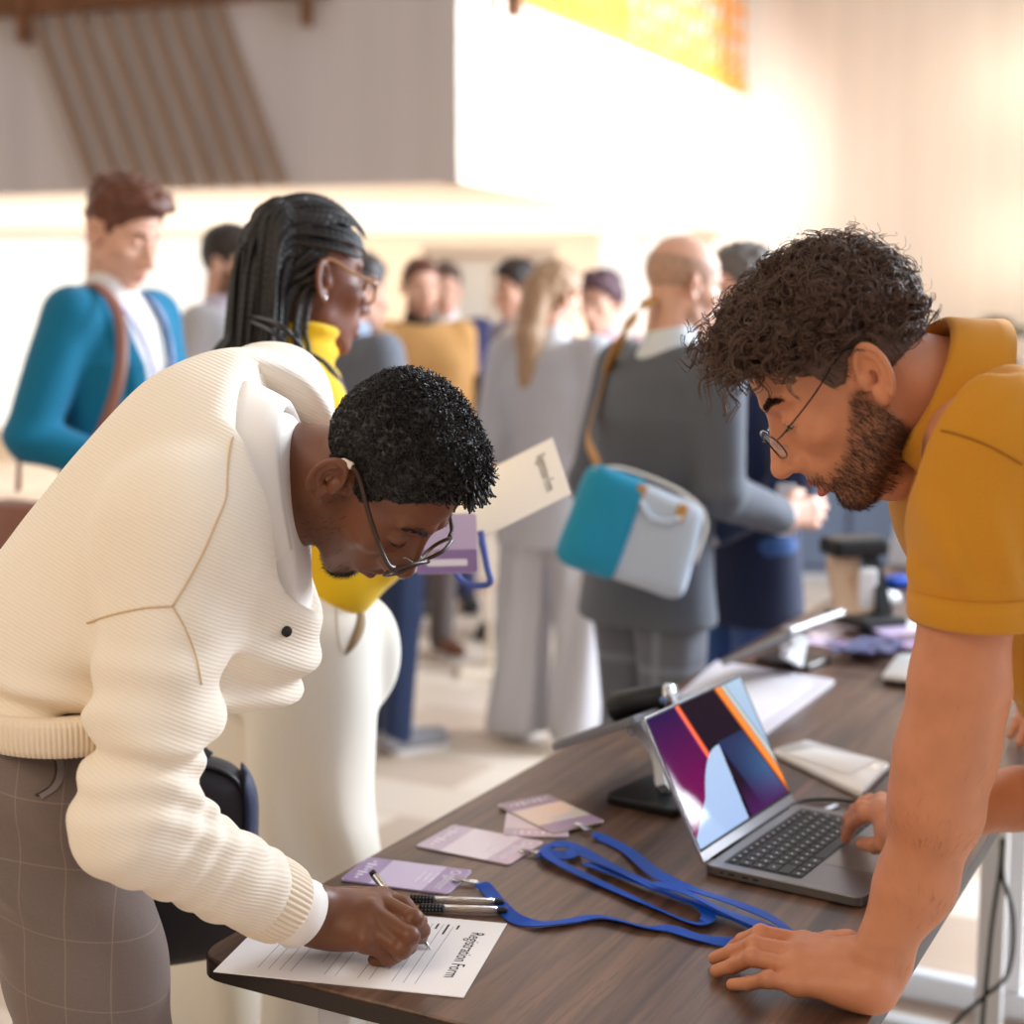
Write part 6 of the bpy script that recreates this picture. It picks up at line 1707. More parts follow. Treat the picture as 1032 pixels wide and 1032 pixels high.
VB, FBm = pieces(helper_body, boxes)
hv = (VB - CB) @ RB_.T / sB_; inh = np.abs(hv).max(1) < .168
col = np.zeros((len(VB), 3)); col[:, 0] = np.where(inh, lipmask(hv, 1.1, .003), 0)
scm = np.clip(scalp(hv, .014 * np.clip((hv[:, 1] - .03) / .03, 0, 1)) / .012, 0, 1) * (hv[:, 2] > -.06) * (head_sdf(hv, ears=False) < .0015)
bmB = beardmask(hv)
col[:, 1] = np.where(inh, np.clip(np.maximum(bmB * .50, scm * .85), 0, 1), 0)
helper = mk('person', VB, FBm, M['skin_tan'], None, True, col=col, base=A(pelB[0], pelB[1], 0))
tag(helper, 'curly haired bearded man in a mustard polo shirt leaning on the table over the laptop', 'person')
# curls
def scalpB(q): return scalp(q, .014 * np.clip((q[:, 1] - .03) / .03, 0, 1))
def thickB(q):
    return .004 + .010 * np.clip((q[:, 2] - .04 + np.clip(-q[:, 1] - .03, 0, .1) * .6 * -1) / .05, 0, 1) * np.clip((q[:, 1] + .15) / .05, .4, 1) + .005 * np.clip((q[:, 1] - .02) / .05, 0, 1) * np.clip((q[:, 2] - .06) / .03, 0, 1)
def hairB(p):
    q = (p - CB) @ RB_.T / sB_; sc = scalpB(q)
    d = head_sdf(q, ears=False) - thickB(q) * np.clip(sc / .03 + .06, 0, 1)
    d = d - (.004 * vnoise(q, 75, 1) + .004 * vnoise(q, 38, 2)) * np.clip((q[:, 2] - .03) / .04, .1, 1)
    return smax(d, -sc, .006) * .9
VH, FH = polygonize(hairB, CB - .2, CB + .2, .0032)
cen = (VH[FH].mean(1) - CB) @ RB_.T / sB_
topB = np.clip((cen[:, 2] - np.interp(cen[:, 1], [-.08, -.02], [.012, .045])) / .03, 0, 1) * (scalpB(cen) > np.where(cen[:, 1] > .03, .016, .006)) * np.clip((cen[:, 1] + .13) / .03, 0.3, 1)
nC = 1700
pt, fi = tri_sample(VH, FH, nC, topB + 1e-9); nn = fnormals(VH, FH)[fi]
ql = (pt - CB) @ RB_.T / sB_
fw = np.clip((ql[:, 1] - .02) / .06, 0, 1)
flow = (RB_[1][None] * (.25 + .75 * fw[:, None]) - RB_[2][None] * (.15 - .25 * fw[:, None]) + RB_[0][None] * (np.sign(ql[:, 0]) * .35)[:, None]) + rng.normal(size=nn.shape) * .45
flow -= nn * ((flow * nn).sum(1) - .28 - .25 * rng.random(nC))[:, None]; flow /= np.linalg.norm(flow, axis=1)[:, None]
k = 26; t = np.linspace(0, 1, k)
L = (.018 + .021 * rng.random(nC)) * (1 + .55 * fw +   .5 * fw * (rng.random(nC) < .45)); turns = 1.3 + 1.5 * rng.random(nC); cr = .0052 + .0050 * rng.random(nC)
e1 = np.cross(flow, rng.normal(size=nn.shape)); e1 /= np.linalg.norm(e1, axis=1)[:, None]; e2 = np.cross(flow, e1)
ctr = pt[:, None] - nn[:, None] * .006 + flow[:, None] * (L[:, None] * t)[:, :, None] + (-nn * .20 + A(0, 0, -.16) + A(-.04, 0, -.36) * fw[:, None])[:, None] * (L[:, None] * t ** 2 * .55)[:, :, None]
Vs, Fs = [], []
for j in range(4):
    ph = rng.random(nC) * .9 + (rng.random(nC) * 6.28 if j == 0 else 0) if j == 0 else ph0 + rng.normal(size=nC) * .35
    if j == 0: ph0 = ph
    crj = cr * (1 + .18 * rng.normal(size=nC)); a = ph[:, None] + t[None] * (turns * 2 * PI)[:, None]
    env = np.clip(t * 4, .15, 1)[None]
    pth = ctr + (e1[:, None] * np.cos(a)[:, :, None] + e2[:, None] * np.sin(a)[:, :, None]) * (crj[:, None] * env)[:, :, None] + rng.normal(size=(nC, 1, 3)) * .0012
    V, F = tubes(pth, (.00085 * np.linspace(1, .45, k))[None], 3); Vs.append(V); Fs.append(F)
# short straight hair on the sides and nape
sideB = (1 - topB) * (scalpB(cen) > .002)
pt, fi = tri_sample(VH, FH, 6000, sideB + 1e-9); nn = fnormals(VH, FH)[fi]
fl = -RB_[2][None] * .9 - RB_[1][None] * .45 + rng.normal(size=nn.shape) * .2; fl -= nn * ((fl * nn).sum(1) - .22)[:, None]; fl /= np.linalg.norm(fl, axis=1)[:, None]
t4 = np.linspace(0, 1, 4); L = .006 + .010 * rng.random(len(pt))
Vn, Fn = tubes(pt[:, None] - nn[:, None] * .001 + fl[:, None] * (L[:, None] * t4)[:, :, None] - nn[:, None] * (L[:, None] * t4 ** 2 * .25)[:, :, None], (.00045 * np.linspace(1, .3, 4))[None], 3)
# a few flyaway curls against the light
pt, fi = tri_sample(VH, FH, 260, topB + 1e-9); nn = fnormals(VH, FH)[fi]; n2 = len(pt)
fl = nn * .9 + rng.normal(size=nn.shape) * .5; fl /= np.linalg.norm(fl, axis=1)[:, None]; e1 = np.cross(fl, rng.normal(size=nn.shape)); e1 /= np.linalg.norm(e1, axis=1)[:, None]; e2 = np.cross(fl, e1)
a = rng.random(n2)[:, None] * 6 + t[None] * (5 + 9 * rng.random(n2))[:, None]; L = .016 + .022 * rng.random(n2)
Vf, Ff = tubes(pt[:, None] + fl[:, None] * (L[:, None] * t)[:, :, None] + (e1[:, None] * np.cos(a)[:, :, None] + e2[:, None] * np.sin(a)[:, :, None]) * (.0055 * np.clip(t * 3, .1, 1))[None, :, None], (.0005 * np.linspace(1, .4, k))[None], 3)
Vc, Fc = join([(VH, FH)] + list(zip(Vs, Fs)) + [(Vn, Fn), (Vf, Ff)])
mk('hair', Vc, Fc, M['hair_brown'], helper)
M['beard_brown'] = hairm('beard_brown', rgb(66, 45, 34), .5)
facehair('beard', CB, RB_, sB_, VB, FBm, lambda q: beardmask(q) ** 1.5 * np.where(q[:, 1] > .085, .8, 1), 5200, .0075, .00030, M['beard_brown'], helper, .9, .30, .28)
eyebrows(CB, RB_, sB_, VB, FBm, 900, M['beard_brown'], helper, .00045)
lashes(CB, RB_, sB_, M['hair_brown'], helper); eyeballs(CB, RB_, sB_, (0, .95, -.30), helper)
M['wire_black'] = plain('wire_black', rgb(20, 18, 20), .3, metal=.4)
glasses('thin black wire glasses worn by the man leaning over the laptop', CB, RB_, sB_, M['wire_black'], 'half', lens_y=.112, lens_z=-.001, rw=.0235, rh=.0150, rt=.0009, tilt=.02)
# forearm hair
nearL = lambda c: ((c[:, 2] < 1.16) & (c[:, 2] > .80) & (c[:, 0] < .56) & (c[:, 1] < 1.64) & (c[:, 0] > .40)).astype(float)
c = VB[FBm].mean(1); pt, fi = tri_sample(VB, FBm, 4200, nearL(c) * np.clip((1.06 - c[:, 2]) / .1, .12, 1) + 1e-12); nn = fnormals(VB, FBm)[fi]
fl = A(-.25, -.25, -1)[None] + rng.normal(size=nn.shape) * .2; fl -= nn * ((fl * nn).sum(1) - .10)[:, None]; fl /= np.linalg.norm(fl, axis=1)[:, None]
L = .007 + .009 * rng.random(len(pt)); V, F = tubes(pt[:, None] - nn[:, None] * .0005 + fl[:, None] * (L[:, None] * t4)[:, :, None] - nn[:, None] * (L[:, None] * t4 ** 2 * .15)[:, :, None], (.00015 * np.linspace(1, .3, 4))[None], 3)
mk('arm_hair', V, F, M['hair_brown'], helper)

# polo shirt ---------------------------------------------------------------
B1 = body_axes(latB, SB); 
hemB = P(984, 620, 1.53)
def polo(p):
    d = ell(p, (shLb + shRb) / 2 + A(.045, 0, -.03), (.195, .135, .150), B1)
    d = su(d, ell(p, A(.74, 1.80, 1.17), (.190, .145, .18), B1), .06)
    d = su(d, ell(p, A(.90, 1.84, 1.04), (.195, .150, .15), body_axes(nrm(latB * A(1, 1, 0)), UP)), .06)
    d = su(d, cap(p, shLb + latB * .03, shRb - latB * .03, .078, .076), .05)
    d = su(d, cap(p, c7B + A(.05, 0, -.05), c7B + A(.02, .0, -.02), .075, .068), .03)
    d = su(d, cap(p, P(1060, 560, 1.72), P(1062, 660, 1.74), .085, .07), .06)
    # left sleeve
    sd = nrm(hemB - shLb); t1 = rel(p, shLb, hemB)
    sl = chain(p, [shLb + A(-.0, 0, .01), shLb * .5 + hemB * .5, hemB + sd * .03], [.082, .072, .0655], .03)
    sl = sl - .0042 * np.clip((.84 - t1) / .15, 0, 1) * np.exp(-((t1 - .6) / .35) ** 2) * np.sin((p[:, 0] * 1.2 + p[:, 2] * .55) * 95 + 2.5 * vnoise(p, 8, 3)) * np.clip((.56 - p[:, 0]) / .08, 0, 1)
    sl = smax(sl, (p - hemB) @ sd + .004, .004)
    sl = sub(sl, cap(p, hemB - sd * .012, hemB + sd * .06, .059, .060), .003)
    d = su(d, sl, .03)
    sd2 = nrm(elRb - shRb); sl2 = chain(p, [shRb, shRb * .3 + elRb * .7], [.08, .066], .03); sl2 = smax(sl2, (p - (shRb * .3 + elRb * .7)) @ sd2, .004); d = su(d, sl2, .03)
    d = smax(d, .93 - p[:, 2], .012)
    nq = p - NbB; hh = nq @ axB; ee1, ee2 = nq @ b1, nq @ b2; d = sub(d, np.maximum((np.sqrt((ee1 / .072) ** 2 + (ee2 / .064) ** 2) - 1) * .07, -.02 - hh), .006)
    d = sub(d, np.maximum((np.sqrt((ee1 / .15) ** 2 + (ee2 / .14) ** 2) - 1) * .14, .0 - hh), .02)
    d = d - .005 * vnoise(p, 6, 12) - .0018 * vnoise(p, 19, 13)
    cr_ = np.exp(-(((p - P(1000, 385, 1.55)) / A(.06, .12, .03)) ** 2).sum(1)); d = d - .003 * cr_ * np.sin((p[:, 0] * .75 - p[:, 2] * 1.2) * 150)
    return d * .9
NbB = P(944, 402, 1.625); axB = nrm(CB - RB_[1] * .03 - RB_[2] * .035 - NbB); axB = nrm(axB + A(-.25, 0, .28))
b1 = A(-.15, 0, -1); b1 = nrm(b1 - axB * (b1 @ axB)); b2 = np.cross(axB, b1); b2 = b2 if b2[1] < 0 else -b2
lo, hi = bbox([shLb, shRb, A(.93, 1.84, .98), hemB], .24); hi[0] = max(hi[0], 1.15)
VP_, FP_ = polygonize(polo, lo, hi, .0052)
M['mustard_pique'] = cloth('mustard_pique', rgb(202, 138, 36), var=.10, bscale=1100, bump=.5)
po = mk('polo_shirt', VP_, FP_, M['mustard_pique'], helper)
bvhP = BVHTree.FromPolygons([Vector(v) for v in VP_], [tuple(int(i) for i in f) for f in FP_])
M['mustard_seam'] = plain('mustard_seam', rgb(150, 96, 20), .8)
seam([(908, 442), (925, 435), (948, 434), (975, 441), (1002, 452), (1030, 468)], .0012, M['mustard_seam'], 'armhole_seam', po, bvhP)
# sleeve hem band
sd = nrm(hemB - shLb); ss1 = nrm(np.cross(sd, A(0, 1, 0))); ss2 = np.cross(ss1, sd)
an = np.linspace(0, 2 * PI, 90)[:-1]; L_ = []
for h_, r_ in ((-.030, .0650), (-.0295, .0712), (-.014, .0714), (.0, .0708), (.0035, .0690), (.001, .0625), (-.012, .0622)):
    L_.append(hemB + sd * h_ + ss1 * np.cos(an)[:, None] * r_ + ss2 * np.sin(an)[:, None] * r_)
V = np.concatenate(L_); ix = np.arange(len(V)).reshape(len(L_), -1); F = np.stack([ix[:-1], np.roll(ix[:-1], -1, 1), np.roll(ix[1:], -1, 1), ix[1:]], -1).reshape(-1, 4)
mk('sleeve_hem', V, F, M['mustard_pique'], po)
# collar
_keep = (Nb, axn, a1, a2)
Nb, axn, a1, a2 = NbB, axB, b1, b2
collar('collar', [(.074, .066, .0), (.076, .068, .026), (.079, .070, .031), (.084, .074, .026), (.092, .081, .004), (.100, .089, -.016), (.106, .097, -.030)], .5, 2 * PI - .5, M['mustard_pique'], po, 80, .0016)
Nb, axn, a1, a2 = _keep
def trouB(p):
    d = ell(p, pelB - A(0, 0, .0), (.18, .13, .13), body_axes(nrm(latB * A(1, 1, 0)), UP))
    for i in (0, 1): d = su(d, chain(p, [hipB[i], kneB[i], ankB[i]], [.095, .07, .058], .03), .03)
    return smax(smax(d, p[:, 2] - 1.0, .01), .03 - p[:, 2], .005)
lo, hi = bbox([pelB] + ankB + kneB, .2); lo[2] = 0; hi[2] = 1.03
V, F = polygonize(trouB, lo, hi, .01); mk('trousers', V, F, cloth('khaki_trousers', rgb(176, 140, 92)), helper)
for a_ in ankB:
    V, F = polygonize(lambda p: smax(cap(p, A(a_[0], a_[1], .05) - fwdB * .05, A(a_[0], a_[1], .045) + fwdB * .14, .048, .040), .004 - p[:, 2], .004), a_ - A(.25, .25, .1), a_ + A(.25, .25, .06), .009); mk('shoe', V, F, M['shoe_brown'], helper)

# the neighbour whose hand rests on the table at the right edge of the photo
rt5, W5, J5, _, _, _ = guest('person at the right margin of whom only the hand on the table shows', (1.34, 2.84), (-.80, -.60), 1.74, 'skin_tan', dict(side=.012, top=.022), 'hair_dark', True, cloth('olive_wool', rgb(110, 104, 88)), cloth('cream_shirt_far', rgb(230, 222, 210)),
      cloth('stone_trousers', rgb(150, 140, 128)), 'shoe_brown', dict(R=dict(el=(.21, .12, .99), wr=(.092, .356, .797), dir=(-.36, .93, -.10), back=(0, .05, 1), thumb=(-1, -.3, .1), curl=.10)), h=.014, hand_h=.0035, lean=.15)
# ------------------------------------------------------------------ the woman with braids
FW = nrm(A(.80, .56, -.13)); RW = fu(FW, A(.1, .03, 1)); sW = .99
earW = P(332, 285, 2.46); CW = earW - RW[0] * .077 * sW        # her right ear faces us
fwdW = nrm(A(.93, .36, 0)); rgtW = A(fwdW[1], -fwdW[0], 0)
nbW = CW - A(0, 0, .135) - fwdW * .045
shRw = nbW + rgtW * .165 - A(0, 0, .065) - fwdW * .01; shLw = nbW - rgtW * .165 - A(0, 0, .065) - fwdW * .01
pelW = nbW - A(0, 0, .52) - fwdW * .0; pelW = A(pelW[0] + .012, pelW[1], 1.02)
elRw = shRw + A(-.02, .02, -.29) + fwdW * .08; hdW = P(492, 478, 2.46)
wrRw = hdW - nrm(hdW - elRw) * .15
elLw = shLw + A(.0, .0, -.27) + fwdW * .06; wrLw = P(412, 520, 2.5)
hipW = [pelW + rgtW * .095 - A(0, 0, .05), pelW - rgtW * .095 - A(0, 0, .05)]
kneW = [A(hipW[0][0] + .015, hipW[0][1] - .01, .50), A(hipW[1][0] - .10, hipW[1][1] - .04, .51)]; ankW = [A(kneW[0][0] - .02, kneW[0][1], .09), A(kneW[1][0] - .10, kneW[1][1] - .03, .09)]
HRw = relaxed_hand(wrRw, nrm(hdW - wrRw), A(.2, -.95, .2), A(-.1, .1, 1), .45, .95)
HLw = relaxed_hand(wrLw, nrm(A(1, .1, .25)), A(0, .6, -.6), A(.0, -.5, .8), .45, .95)
def braid_body(p):
    q = (p - CW) @ RW.T / sW
    d = cap(p, pelW, nbW - A(0, 0, .12), .10, .10)
    d = su(d, cap(p, shRw * .95 + shLw * .05, shLw * .95 + shRw * .05, .045), .04)
    d = su(d, cap(p, nbW - A(0, 0, .05), CW - RW[2] * .03 - RW[1] * .022, .055, .050), .02)
    d = su(d, chain(p, [shRw, elRw, wrRw], [.045, .037, .026], .02), .02); d = su(d, chain(p, [shLw, elLw, wrLw], [.045, .037, .026], .02), .02)
    for i in (0, 1):
        d = su(d, chain(p, [hipW[i], kneW[i], ankW[i]], [.075, .05, .036], .02), .03); d = su(d, cap(p, ankW[i] - A(0, 0, .045), ankW[i] - A(0, 0, .055) + fwdW * .12, .03, .025), .02)
    for w_, h_ in ((wrRw, HRw), (wrLw, HLw)):
        nh = np.abs(p - w_).max(1) < .25
        if nh.any(): d[nh] = su(d[nh], hand_sdf(p[nh], *h_, .95), .01)
    near = np.abs(q).max(1) < .2
    if near.any(): d[near] = su(d[near], head_sdf(q[near], nose=1.1, lips=1.3, jaw=.94, brow=.7, chin=.95, eye=1.3), .012)
    return d * .98
boxes = [(CW - .17, CW + .17, .0026)]
for h_ in (HRw, HLw):
    lo, hi = bbox([h_[0], h_[1]] + sum([list(x) for x in h_[2]], []) + list(h_[3]), .024); boxes.append((lo, hi, .003))
lo, hi = bbox([shRw, shLw, elRw, elLw, wrRw, wrLw, pelW] + kneW + ankW, .12); lo[2] = 0; boxes.append((lo, hi, .016))
VW, FWm = pieces(braid_body, boxes)
hv = (VW - CW) @ RW.T / sW; inh = np.abs(hv).max(1) < .165; col = np.zeros((len(VW), 3)); col[:, 0] = np.where(inh, lipmask(hv, 1.3), 0)
woman = mk('person', VW, FWm, M['skin_deep'], None, True, col=col, base=A(pelW[0], pelW[1], 0))
tag(woman, 'woman with long black braids in a yellow top and cream trousers, holding up a paper', 'person')
eyebrows(CW, RW, sW, VW, FWm, 300, M['hair_black'], woman); lashes(CW, RW, sW, M['hair_black'], woman); eyeballs(CW, RW, sW, (0, .97, -.2), woman)
# braids: laid back over the scalp from the hairline, then hanging
def headW(p): return head_sdf((p - CW) @ RW.T / sW, ears=False) * sW
def bodyW(p): return np.minimum(headW(p), np.minimum(cap(p, shRw, shLw, .075), cap(p, nbW - A(0, 0, .06), nbW - A(0, 0, .45) - fwdW * .0, .125)))
st, vel = [], []
for sx in (1, -1):
    for i in range(13):                                   # cornrow partings from temple to the top
        a = i / 12; z = .050 + .062 * a; y = np.interp(z, [.05, .085, .112], [.062, .070, .064]); x = sx * np.interp(a, [0, 1], [.066, .004]); st.append((x, y, z)); vel.append((sx * .04, -1, .05 + .25 * a))
    for i in range(26):
        y = .05 - .14 * rng.random(); z = np.interp(y, [-.09, -.03, .0, .05], [.0, .02, .052, .075]) + .07 * rng.random(); st.append((sx * .07, y, z)); vel.append((sx * .2, -1, .1))
    for i in range(26): st.append((sx * .07 * rng.random(), -.02 - .07 * rng.random(), .12 - .05 * rng.random())); vel.append((sx * .3, -1, -.1))
    for i in range(34): st.append((sx * .074, -.012 - .075 * rng.random(), -.01 + .07 * rng.random())); vel.append((sx * .1, -.5, -1))
    for i in range(16): st.append((sx * .07 * rng.random(), -.10, .06 - .08 * rng.random())); vel.append((sx * .2, -1, -.6))
p = np.array(st) * sW @ RW + CW; v = np.array(vel) @ RW; v /= np.linalg.norm(v, axis=1)[:, None]; nB = len(p)
side = rng.normal(size=(nB, 3)) * .02; side[:, 2] = 0
off = .004 + .006 * rng.random(nB); path = []
for _ in range(6):
    g, dd = grad(headW, p); g /= np.linalg.norm(g, axis=1)[:, None] + 1e-9; p = p - g * (dd - off)[:, None]
Lb = .44 + .10 * rng.random(nB); ds = .011; nst = 58
q_hang = np.zeros(nB)
for stp in range(nst):
    g, dd = grad(headW, p); g /= np.linalg.norm(g, axis=1)[:, None] + 1e-9
    of_ = off * min(1, .2 + stp / 5); p = p - g * np.minimum(0, dd - of_)[:, None] - g * (np.clip(dd - of_, 0, .02) * (q_hang < .3) * .9)[:, None]
    g2, d2 = grad(bodyW, p); g2 /= np.linalg.norm(g2, axis=1)[:, None] + 1e-9; p = p - g2 * np.minimum(0, d2 - off * 1.4)[:, None]
    path.append(p.copy())
    q = (p - CW) @ RW.T / sW
    hang = np.clip((-.055 - q[:, 1]) / .03, 0, 1) * 1.0; hang = np.maximum(hang, np.clip((.0 - q[:, 2]) / .03, 0, 1)); hang = np.maximum(hang, np.clip((stp - 16) / 6, 0, 1))
    q_hang = hang
    tgt = v * (1 - hang * .35)[:, None] + (A(0, 0, -1) - fwdW * .10 + rgtW * .05 + side)[:, :] * (hang * .45)[:, None] + (-RW[1] * .12)[None] * (1 - hang)[:, None]
    tgt = tgt - g * np.minimum(0, (tgt * g).sum(1))[:, None] * (dd < off * 1.5)[:, None]
    v = tgt / (np.linalg.norm(tgt, axis=1)[:, None] + 1e-9); p = p + v * ds
path = np.stack(path, 1)
fine = 3; tt = np.linspace(0, nst - 1, nst * fine); i0 = np.minimum(tt.astype(int), nst - 2); f_ = (tt - i0)[None, :, None]; pf = path[:, i0] * (1 - f_) + path[:, i0 + 1] * f_
rad = (.0042 * (1 + .16 * np.sin(np.arange(len(tt)) * 1.9)))[None] * np.linspace(1, .6, len(tt))[None] * np.clip(np.arange(len(tt)) / 4, .4, 1)[None]
Vb, Fb = tubes(pf, rad, 6)
def capW(p):
    q = (p - CW) @ RW.T / sW; d = head_sdf(q, ears=False) - .003; x = np.abs(q[:, 0])
    return smax(d, -(scalp(q) - .012 - (.10 * np.clip((q[:, 1] + .01) / .05, 0, 1))), .006) * sW
Vk, Fk = polygonize(capW, CW - .16, CW + .18, .005)
# three loose braids across the yellow collar
lb = []
for pts in ([(252, 318), (280, 326), (298, 344), (308, 372), (306, 402), (300, 430)], [(250, 322), (274, 334), (292, 352), (312, 362), (318, 392), (312, 430)], [(256, 316), (288, 334), (304, 352), (297, 374), (286, 386), (276, 420)]):
    lb.append(spline([P(u, v_, 2.27 + .16 * (u < 270)) for u, v_ in pts], nst * fine))
V2, F2 = tubes(np.array(lb), np.full((3, nst * fine), .0034), 6)
mk('braids', *join([(Vk, Fk), (Vb, Fb), (V2, F2)]), M['hair_black'], woman)
M['amber_frame'] = plain('amber_frame', rgb(178, 128, 92), .25, coat=.5, var=.2, vscale=60)
glasses('wide amber framed glasses worn by the woman with braids', CW, RW, sW, M['amber_frame'], 'full', lens_y=.107, lens_z=.002, rw=.0275, rh=.0235, rt=.0028, tilt=.04)
mb = MB()
for z_, y_ in ((-.026, -.008), (-.020, -.016)):
    V, F = tube([A(.0800, y_, z_) * sW @ RW + CW, A(.0845, y_, z_) * sW @ RW + CW], .0030, 10, up=UP); mk('ear_stud', V, F, M['silver'], woman)
# yellow top with a high loose neck
def yellow(p):
    q = np.stack([(p - pelW) @ rgtW, (p - pelW) @ fwdW, p[:, 2]], 1)
    n = nbW[2]
    zs = [pelW[2] - .03, pelW[2] + .05, pelW[2] + .14, n - .18, n - .07, n - .01]
    d = loft(q, zs, [.165, .155, .140, .165, .145, .085], [.125, .120, .110, .125, .095, .07], cy=[.0, .0, .0, .0, .0, .005], capk=.012)
    d = su(d, cap(p, shRw * .96 + shLw * .04, shLw * .96 + shRw * .04, .066), .04)
    for s_, e_, w_ in ((shRw, elRw, wrRw), (shLw, elLw, wrLw)): d = su(d, chain(p, [s_, e_, w_], [.072, .058, .044], .02), .025)
    nk = cap(p, nbW - A(0, 0, .03), nbW + A(0, 0, .052) + fwdW * .018, .086, .074); nk = smax(nk, p[:, 2] - (n + .062), .01)
    d = su(d, nk, .02)
    d = d - .004 * np.sin(p[:, 2] * 120 + 3 * vnoise(p, 10, 2)) * np.clip((p[:, 2] - n + .03) / .02, 0, 1) - .006 * vnoise(p * A(1, 1, .6), 9, 5)
    return d * .9
lo, hi = bbox([shRw, shLw, elRw, elLw, wrRw, wrLw, pelW, nbW], .15); lo[2] = pelW[2] - .06
V, F = polygonize(yellow, lo, hi, .007); mk('top', V, F, cloth('yellow_knit', rgb(234, 190, 32), var=.06, bscale=500), woman)
# cream trousers, wide, with an open pocket
def trouW(p):
    q = np.stack([(p - pelW) @ rgtW, (p - pelW) @ fwdW, p[:, 2]], 1); zp = pelW[2]
    d = loft(q, [zp - .18, zp - .06, zp + .02, zp + .045], [.165, .180, .158, .150], [.138, .140, .122, .116], capk=.008)
    for i in (0, 1): d = su(d, chain(p, [hipW[i], kneW[i], ankW[i] - A(0, 0, .03)], [.116, .100, .108], .03), .02)
    d = su(d, ell(q, (.085, .115, zp - .09), (.035, .045, .085)), .03)
    lg = np.clip((zp - .15 - p[:, 2]) / .2, 0, 1)
    d = d - .011 * lg * np.sin(q[:, 1] * 46 + q[:, 0] * 16 + p[:, 2] * 4 + 1.5 * vnoise(p, 4, 7)) - .005 * vnoise(p * A(1, 1, .4), 8, 4)
    return smax(d, .03 - p[:, 2], .006) * .9
lo, hi = bbox([pelW] + hipW + kneW + ankW, .24); lo[2] = 0; hi[2] = pelW[2] + .08
V, F = polygonize(trouW, lo, hi, .008); tw_ = mk('trousers', V, F, cloth('cream_twill', rgb(234, 228, 216), var=.03, bscale=500), woman)
bvW = BVHTree.FromPolygons([Vector(v) for v in V], [tuple(int(i) for i in f) for f in F])
M['pocket_tan'] = plain('pocket_tan', rgb(140, 116, 84), .8); M['cream_seam'] = plain('cream_seam', rgb(196, 184, 164), .8)
g_ = [hit(bvW, u, v, .001)[0] for u, v in ((360, 602), (364, 624), (358, 643), (349, 658))]
if all(x is not None for x in g_):
    p = spline(g_, 24); V, F = sweep(p, np.array([[-.009, -.001], [.009, -.001], [.009, .002], [-.009, .002]]), up=hit(bvW, 362, 625)[1], scale=np.sin(np.linspace(.5, PI - .35, 24))); mk('pocket_opening', V, F, M['pocket_tan'], tw_)
seam([(338, 604), (340, 630), (343, 652), (349, 660)], .0014, M['cream_seam'], 'pocket_seam', tw_, bvW)
for i in (0, 1):
    a_ = ankW[i]; V, F = polygonize(lambda p: smax(cap(p, A(a_[0], a_[1], .05) - fwdW * .05, A(a_[0], a_[1], .04) + fwdW * .13, .045, .036), .004 - p[:, 2], .004), a_ - A(.25, .25, .1), a_ + A(.25, .25, .06), .01); mk('shoe', V, F, M['shoe_grey'], woman)
# the paper and badge she holds
pc0, pc1 = P(557, 443, 2.42), P(575, 496, 2.235)
ey = nrm(pc1 - pc0); lft = P(402, 588, 2.235) - pc1; lft = lft - ey * (lft @ ey); exx = -nrm(lft)        # exx towards the titled edge
nP = np.cross(ey, exx); RPp = np.array([ey, exx, nP]); up_s = 1 if nP[2] > 0 else -1
pw, phh = .21, .29; pcen = (pc0 + pc1) / 2 - exx * phh / 2
form2 = thing('held_form', 'white form held up behind the signing man by the woman with braids', 'form', pcen)
V, F = prism(np.array([[-pw / 2, -phh / 2], [pw / 2, -phh / 2], [pw / 2, phh / 2], [-pw / 2, phh / 2]]), -.0007, .0007, pcen, RPp); mk('sheet', V, F, M['paper'], form2, False)
RT2 = np.array([ey, exx, nP * up_s]); lettering('Registration Form', .13, .0165, pcen + exx * (phh / 2 - .03), np.array([ey, exx, nP]), M['ink'], form2, z=.0012 * up_s)
bc2 = P(450, 548, 2.16); RB2 = fu(A(.12, -.95, .25), UP)
bd2 = thing('name_badge', 'violet name badge on a blue lanyard in the hand of the woman with braids', 'badge', bc2)
V, F = prism(rr(.090, .088, .006), -.001, .001, bc2, np.array([RB2[0] * -1, RB2[2], np.cross(-RB2[0], RB2[2])])); mk('card', V, F, M['badge_lilac'], bd2, False)
V, F = prism(rr(.0895, .034, .004), -.0016, .0016, bc2 - RB2[2] * .026, np.array([RB2[0] * -1, RB2[2], np.cross(-RB2[0], RB2[2])])); mk('title_band', V, F, M['badge_violet'], bd2, False)
V, F = prism(rr(.06, .010, .003), -.0019, .0019, bc2 - RB2[2] * .028, np.array([RB2[0] * -1, RB2[2], np.cross(-RB2[0], RB2[2])])); mk('printed_line', V, F, M['white_print'], bd2, False)
M['lanyard_pale'] = cloth('lanyard_pale', rgb(96, 116, 190), rough=.6)
pl = spline([P(u, v, 2.22) for u, v in ((484, 535), (487, 550), (491, 572), (494, 586), (486, 590), (470, 588), (460, 578), (458, 560), (466, 540))], 60)
V, F = sweep(pl, np.array([[-.005, -.0008], [.005, -.0008], [.005, .0008], [-.005, .0008]]), up=A(.35, -1, .1)); mk('ribbon', V, F, M['lanyard_pale'], bd2)
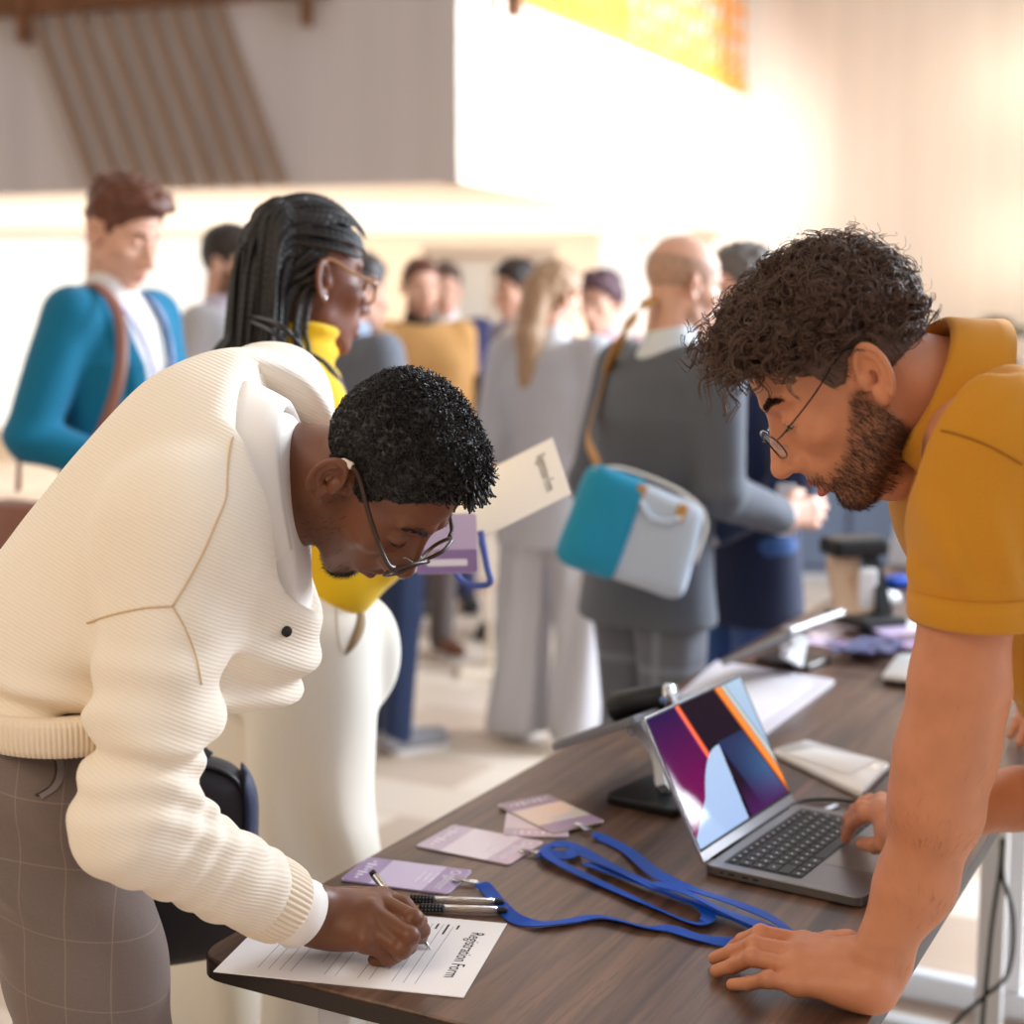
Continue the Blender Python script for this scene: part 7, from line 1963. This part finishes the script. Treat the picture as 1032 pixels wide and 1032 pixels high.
# ------------------------------------------------------------------ camera, light
cam = bpy.data.cameras.new('camera'); cam.lens = 35; cam.sensor_fit = 'HORIZONTAL'; cam.sensor_width = 35 * 1032 / FPX
cam.dof.use_dof = True; cam.dof.focus_distance = 1.72; cam.dof.aperture_fstop = 1.7; cam.dof.aperture_blades = 9
co = bpy.data.objects.new('camera', cam); COL.objects.link(co); co.location = (0, 0, CAM_Z); co.rotation_euler = (PI / 2 - PITCH, 0, 0)
scene.camera = co
w = bpy.data.worlds.new('daylight'); scene.world = w; w.use_nodes = True
nt = w.node_tree; bg = nt.nodes['Background']
tc = nt.nodes.new('ShaderNodeTexCoord')
def wdot(vec, lo, hi):
    d = node(nt, 'ShaderNodeVectorMath', operation='DOT_PRODUCT'); d.inputs[1].default_value = tuple(nrm(vec)); nt.links.new(tc.outputs['Generated'], d.inputs[0])
    r = node(nt, 'ShaderNodeMapRange', interpolation_type='SMOOTHSTEP'); r.inputs[1].default_value = lo; r.inputs[2].default_value = hi
    nt.links.new(d.outputs['Value'], r.inputs[0]); return r.outputs[0]
WARM, COOL = (.44, .385, .34, 1), (1.75, 1.9, 2.15, 1)
c = mix(nt, wdot((.75, .55, .25), -.25, .75), WARM, COOL)
c = mix(nt, wdot((-.5, .86, .05), .55, .9), c, (1.9, 1.75, 1.55, 1))
c = mix(nt, wdot((0, 0, 1), .55, .95), c, (.75, .66, .56, 1))
nt.links.new(c, bg.inputs['Color']); bg.inputs['Strength'].default_value = .62
def area(name, loc, aim, size, power, col, size_y=None):
    l = bpy.data.lights.new(name, 'AREA'); l.energy = power; l.color = col; l.size = size
    if size_y: l.shape = 'RECTANGLE'; l.size_y = size_y
    o = bpy.data.objects.new(name, l); COL.objects.link(o); o.location = loc
    o.rotation_euler = (Vector(aim) - Vector(loc)).to_track_quat('-Z', 'Y').to_euler(); return o
fl_ = c0 + D * 3.2 + NV * 2.6  # added area light, stands in for sunlight on the white balcony side
l_ = area('balcony_side_fill', (fl_[0], fl_[1], 3.7), tuple(c0 + D * 3.0 + A(0, 0, 3.3)), 3.0, 330, (1, .97, .92), 1.0); l_.data.spread = 2.0
area('right_window_light', (4.4, 5.2, 2.7), (-.2, 1.9, 1.05), 2.4, 470, (.82, .91, 1.0), 2.2)
area('warm_hall_lamp', (-2.2, -.3, 3.3), (-.25, 1.9, 1.1), 1.8, 42, (1, .80, .58))
for x, y in ((-6.5, 14.5), (-2.6, 14.8), (1.0, 15.5)):  # added upward fill lights low under the balcony, brightening its soffit; no fixtures
    area('soffit_fill_light', (x, y, .9), (x, y, 5), 3.0, 60, (1, .95, .87))
for z, e_ in ((2.35, 16), (4.0, 16)):
    l = bpy.data.lights.new('wall_lamp_light', 'POINT'); l.energy = e_; l.color = (1, .88, .70); l.shadow_soft_size = .12
    o = bpy.data.objects.new('wall_lamp_light', l); COL.objects.link(o); o.location = (5.0, 14.9, z)
vs = scene.view_settings
vs.view_transform = 'Standard'; vs.look = 'None'; vs.gamma = 1; vs.exposure = .34
vs.use_curve_mapping = False
scene.cycles.use_denoising = True
scene.cycles.max_bounces = 6; scene.cycles.transparent_max_bounces = 12
scene.cycles.sample_clamp_indirect = 6
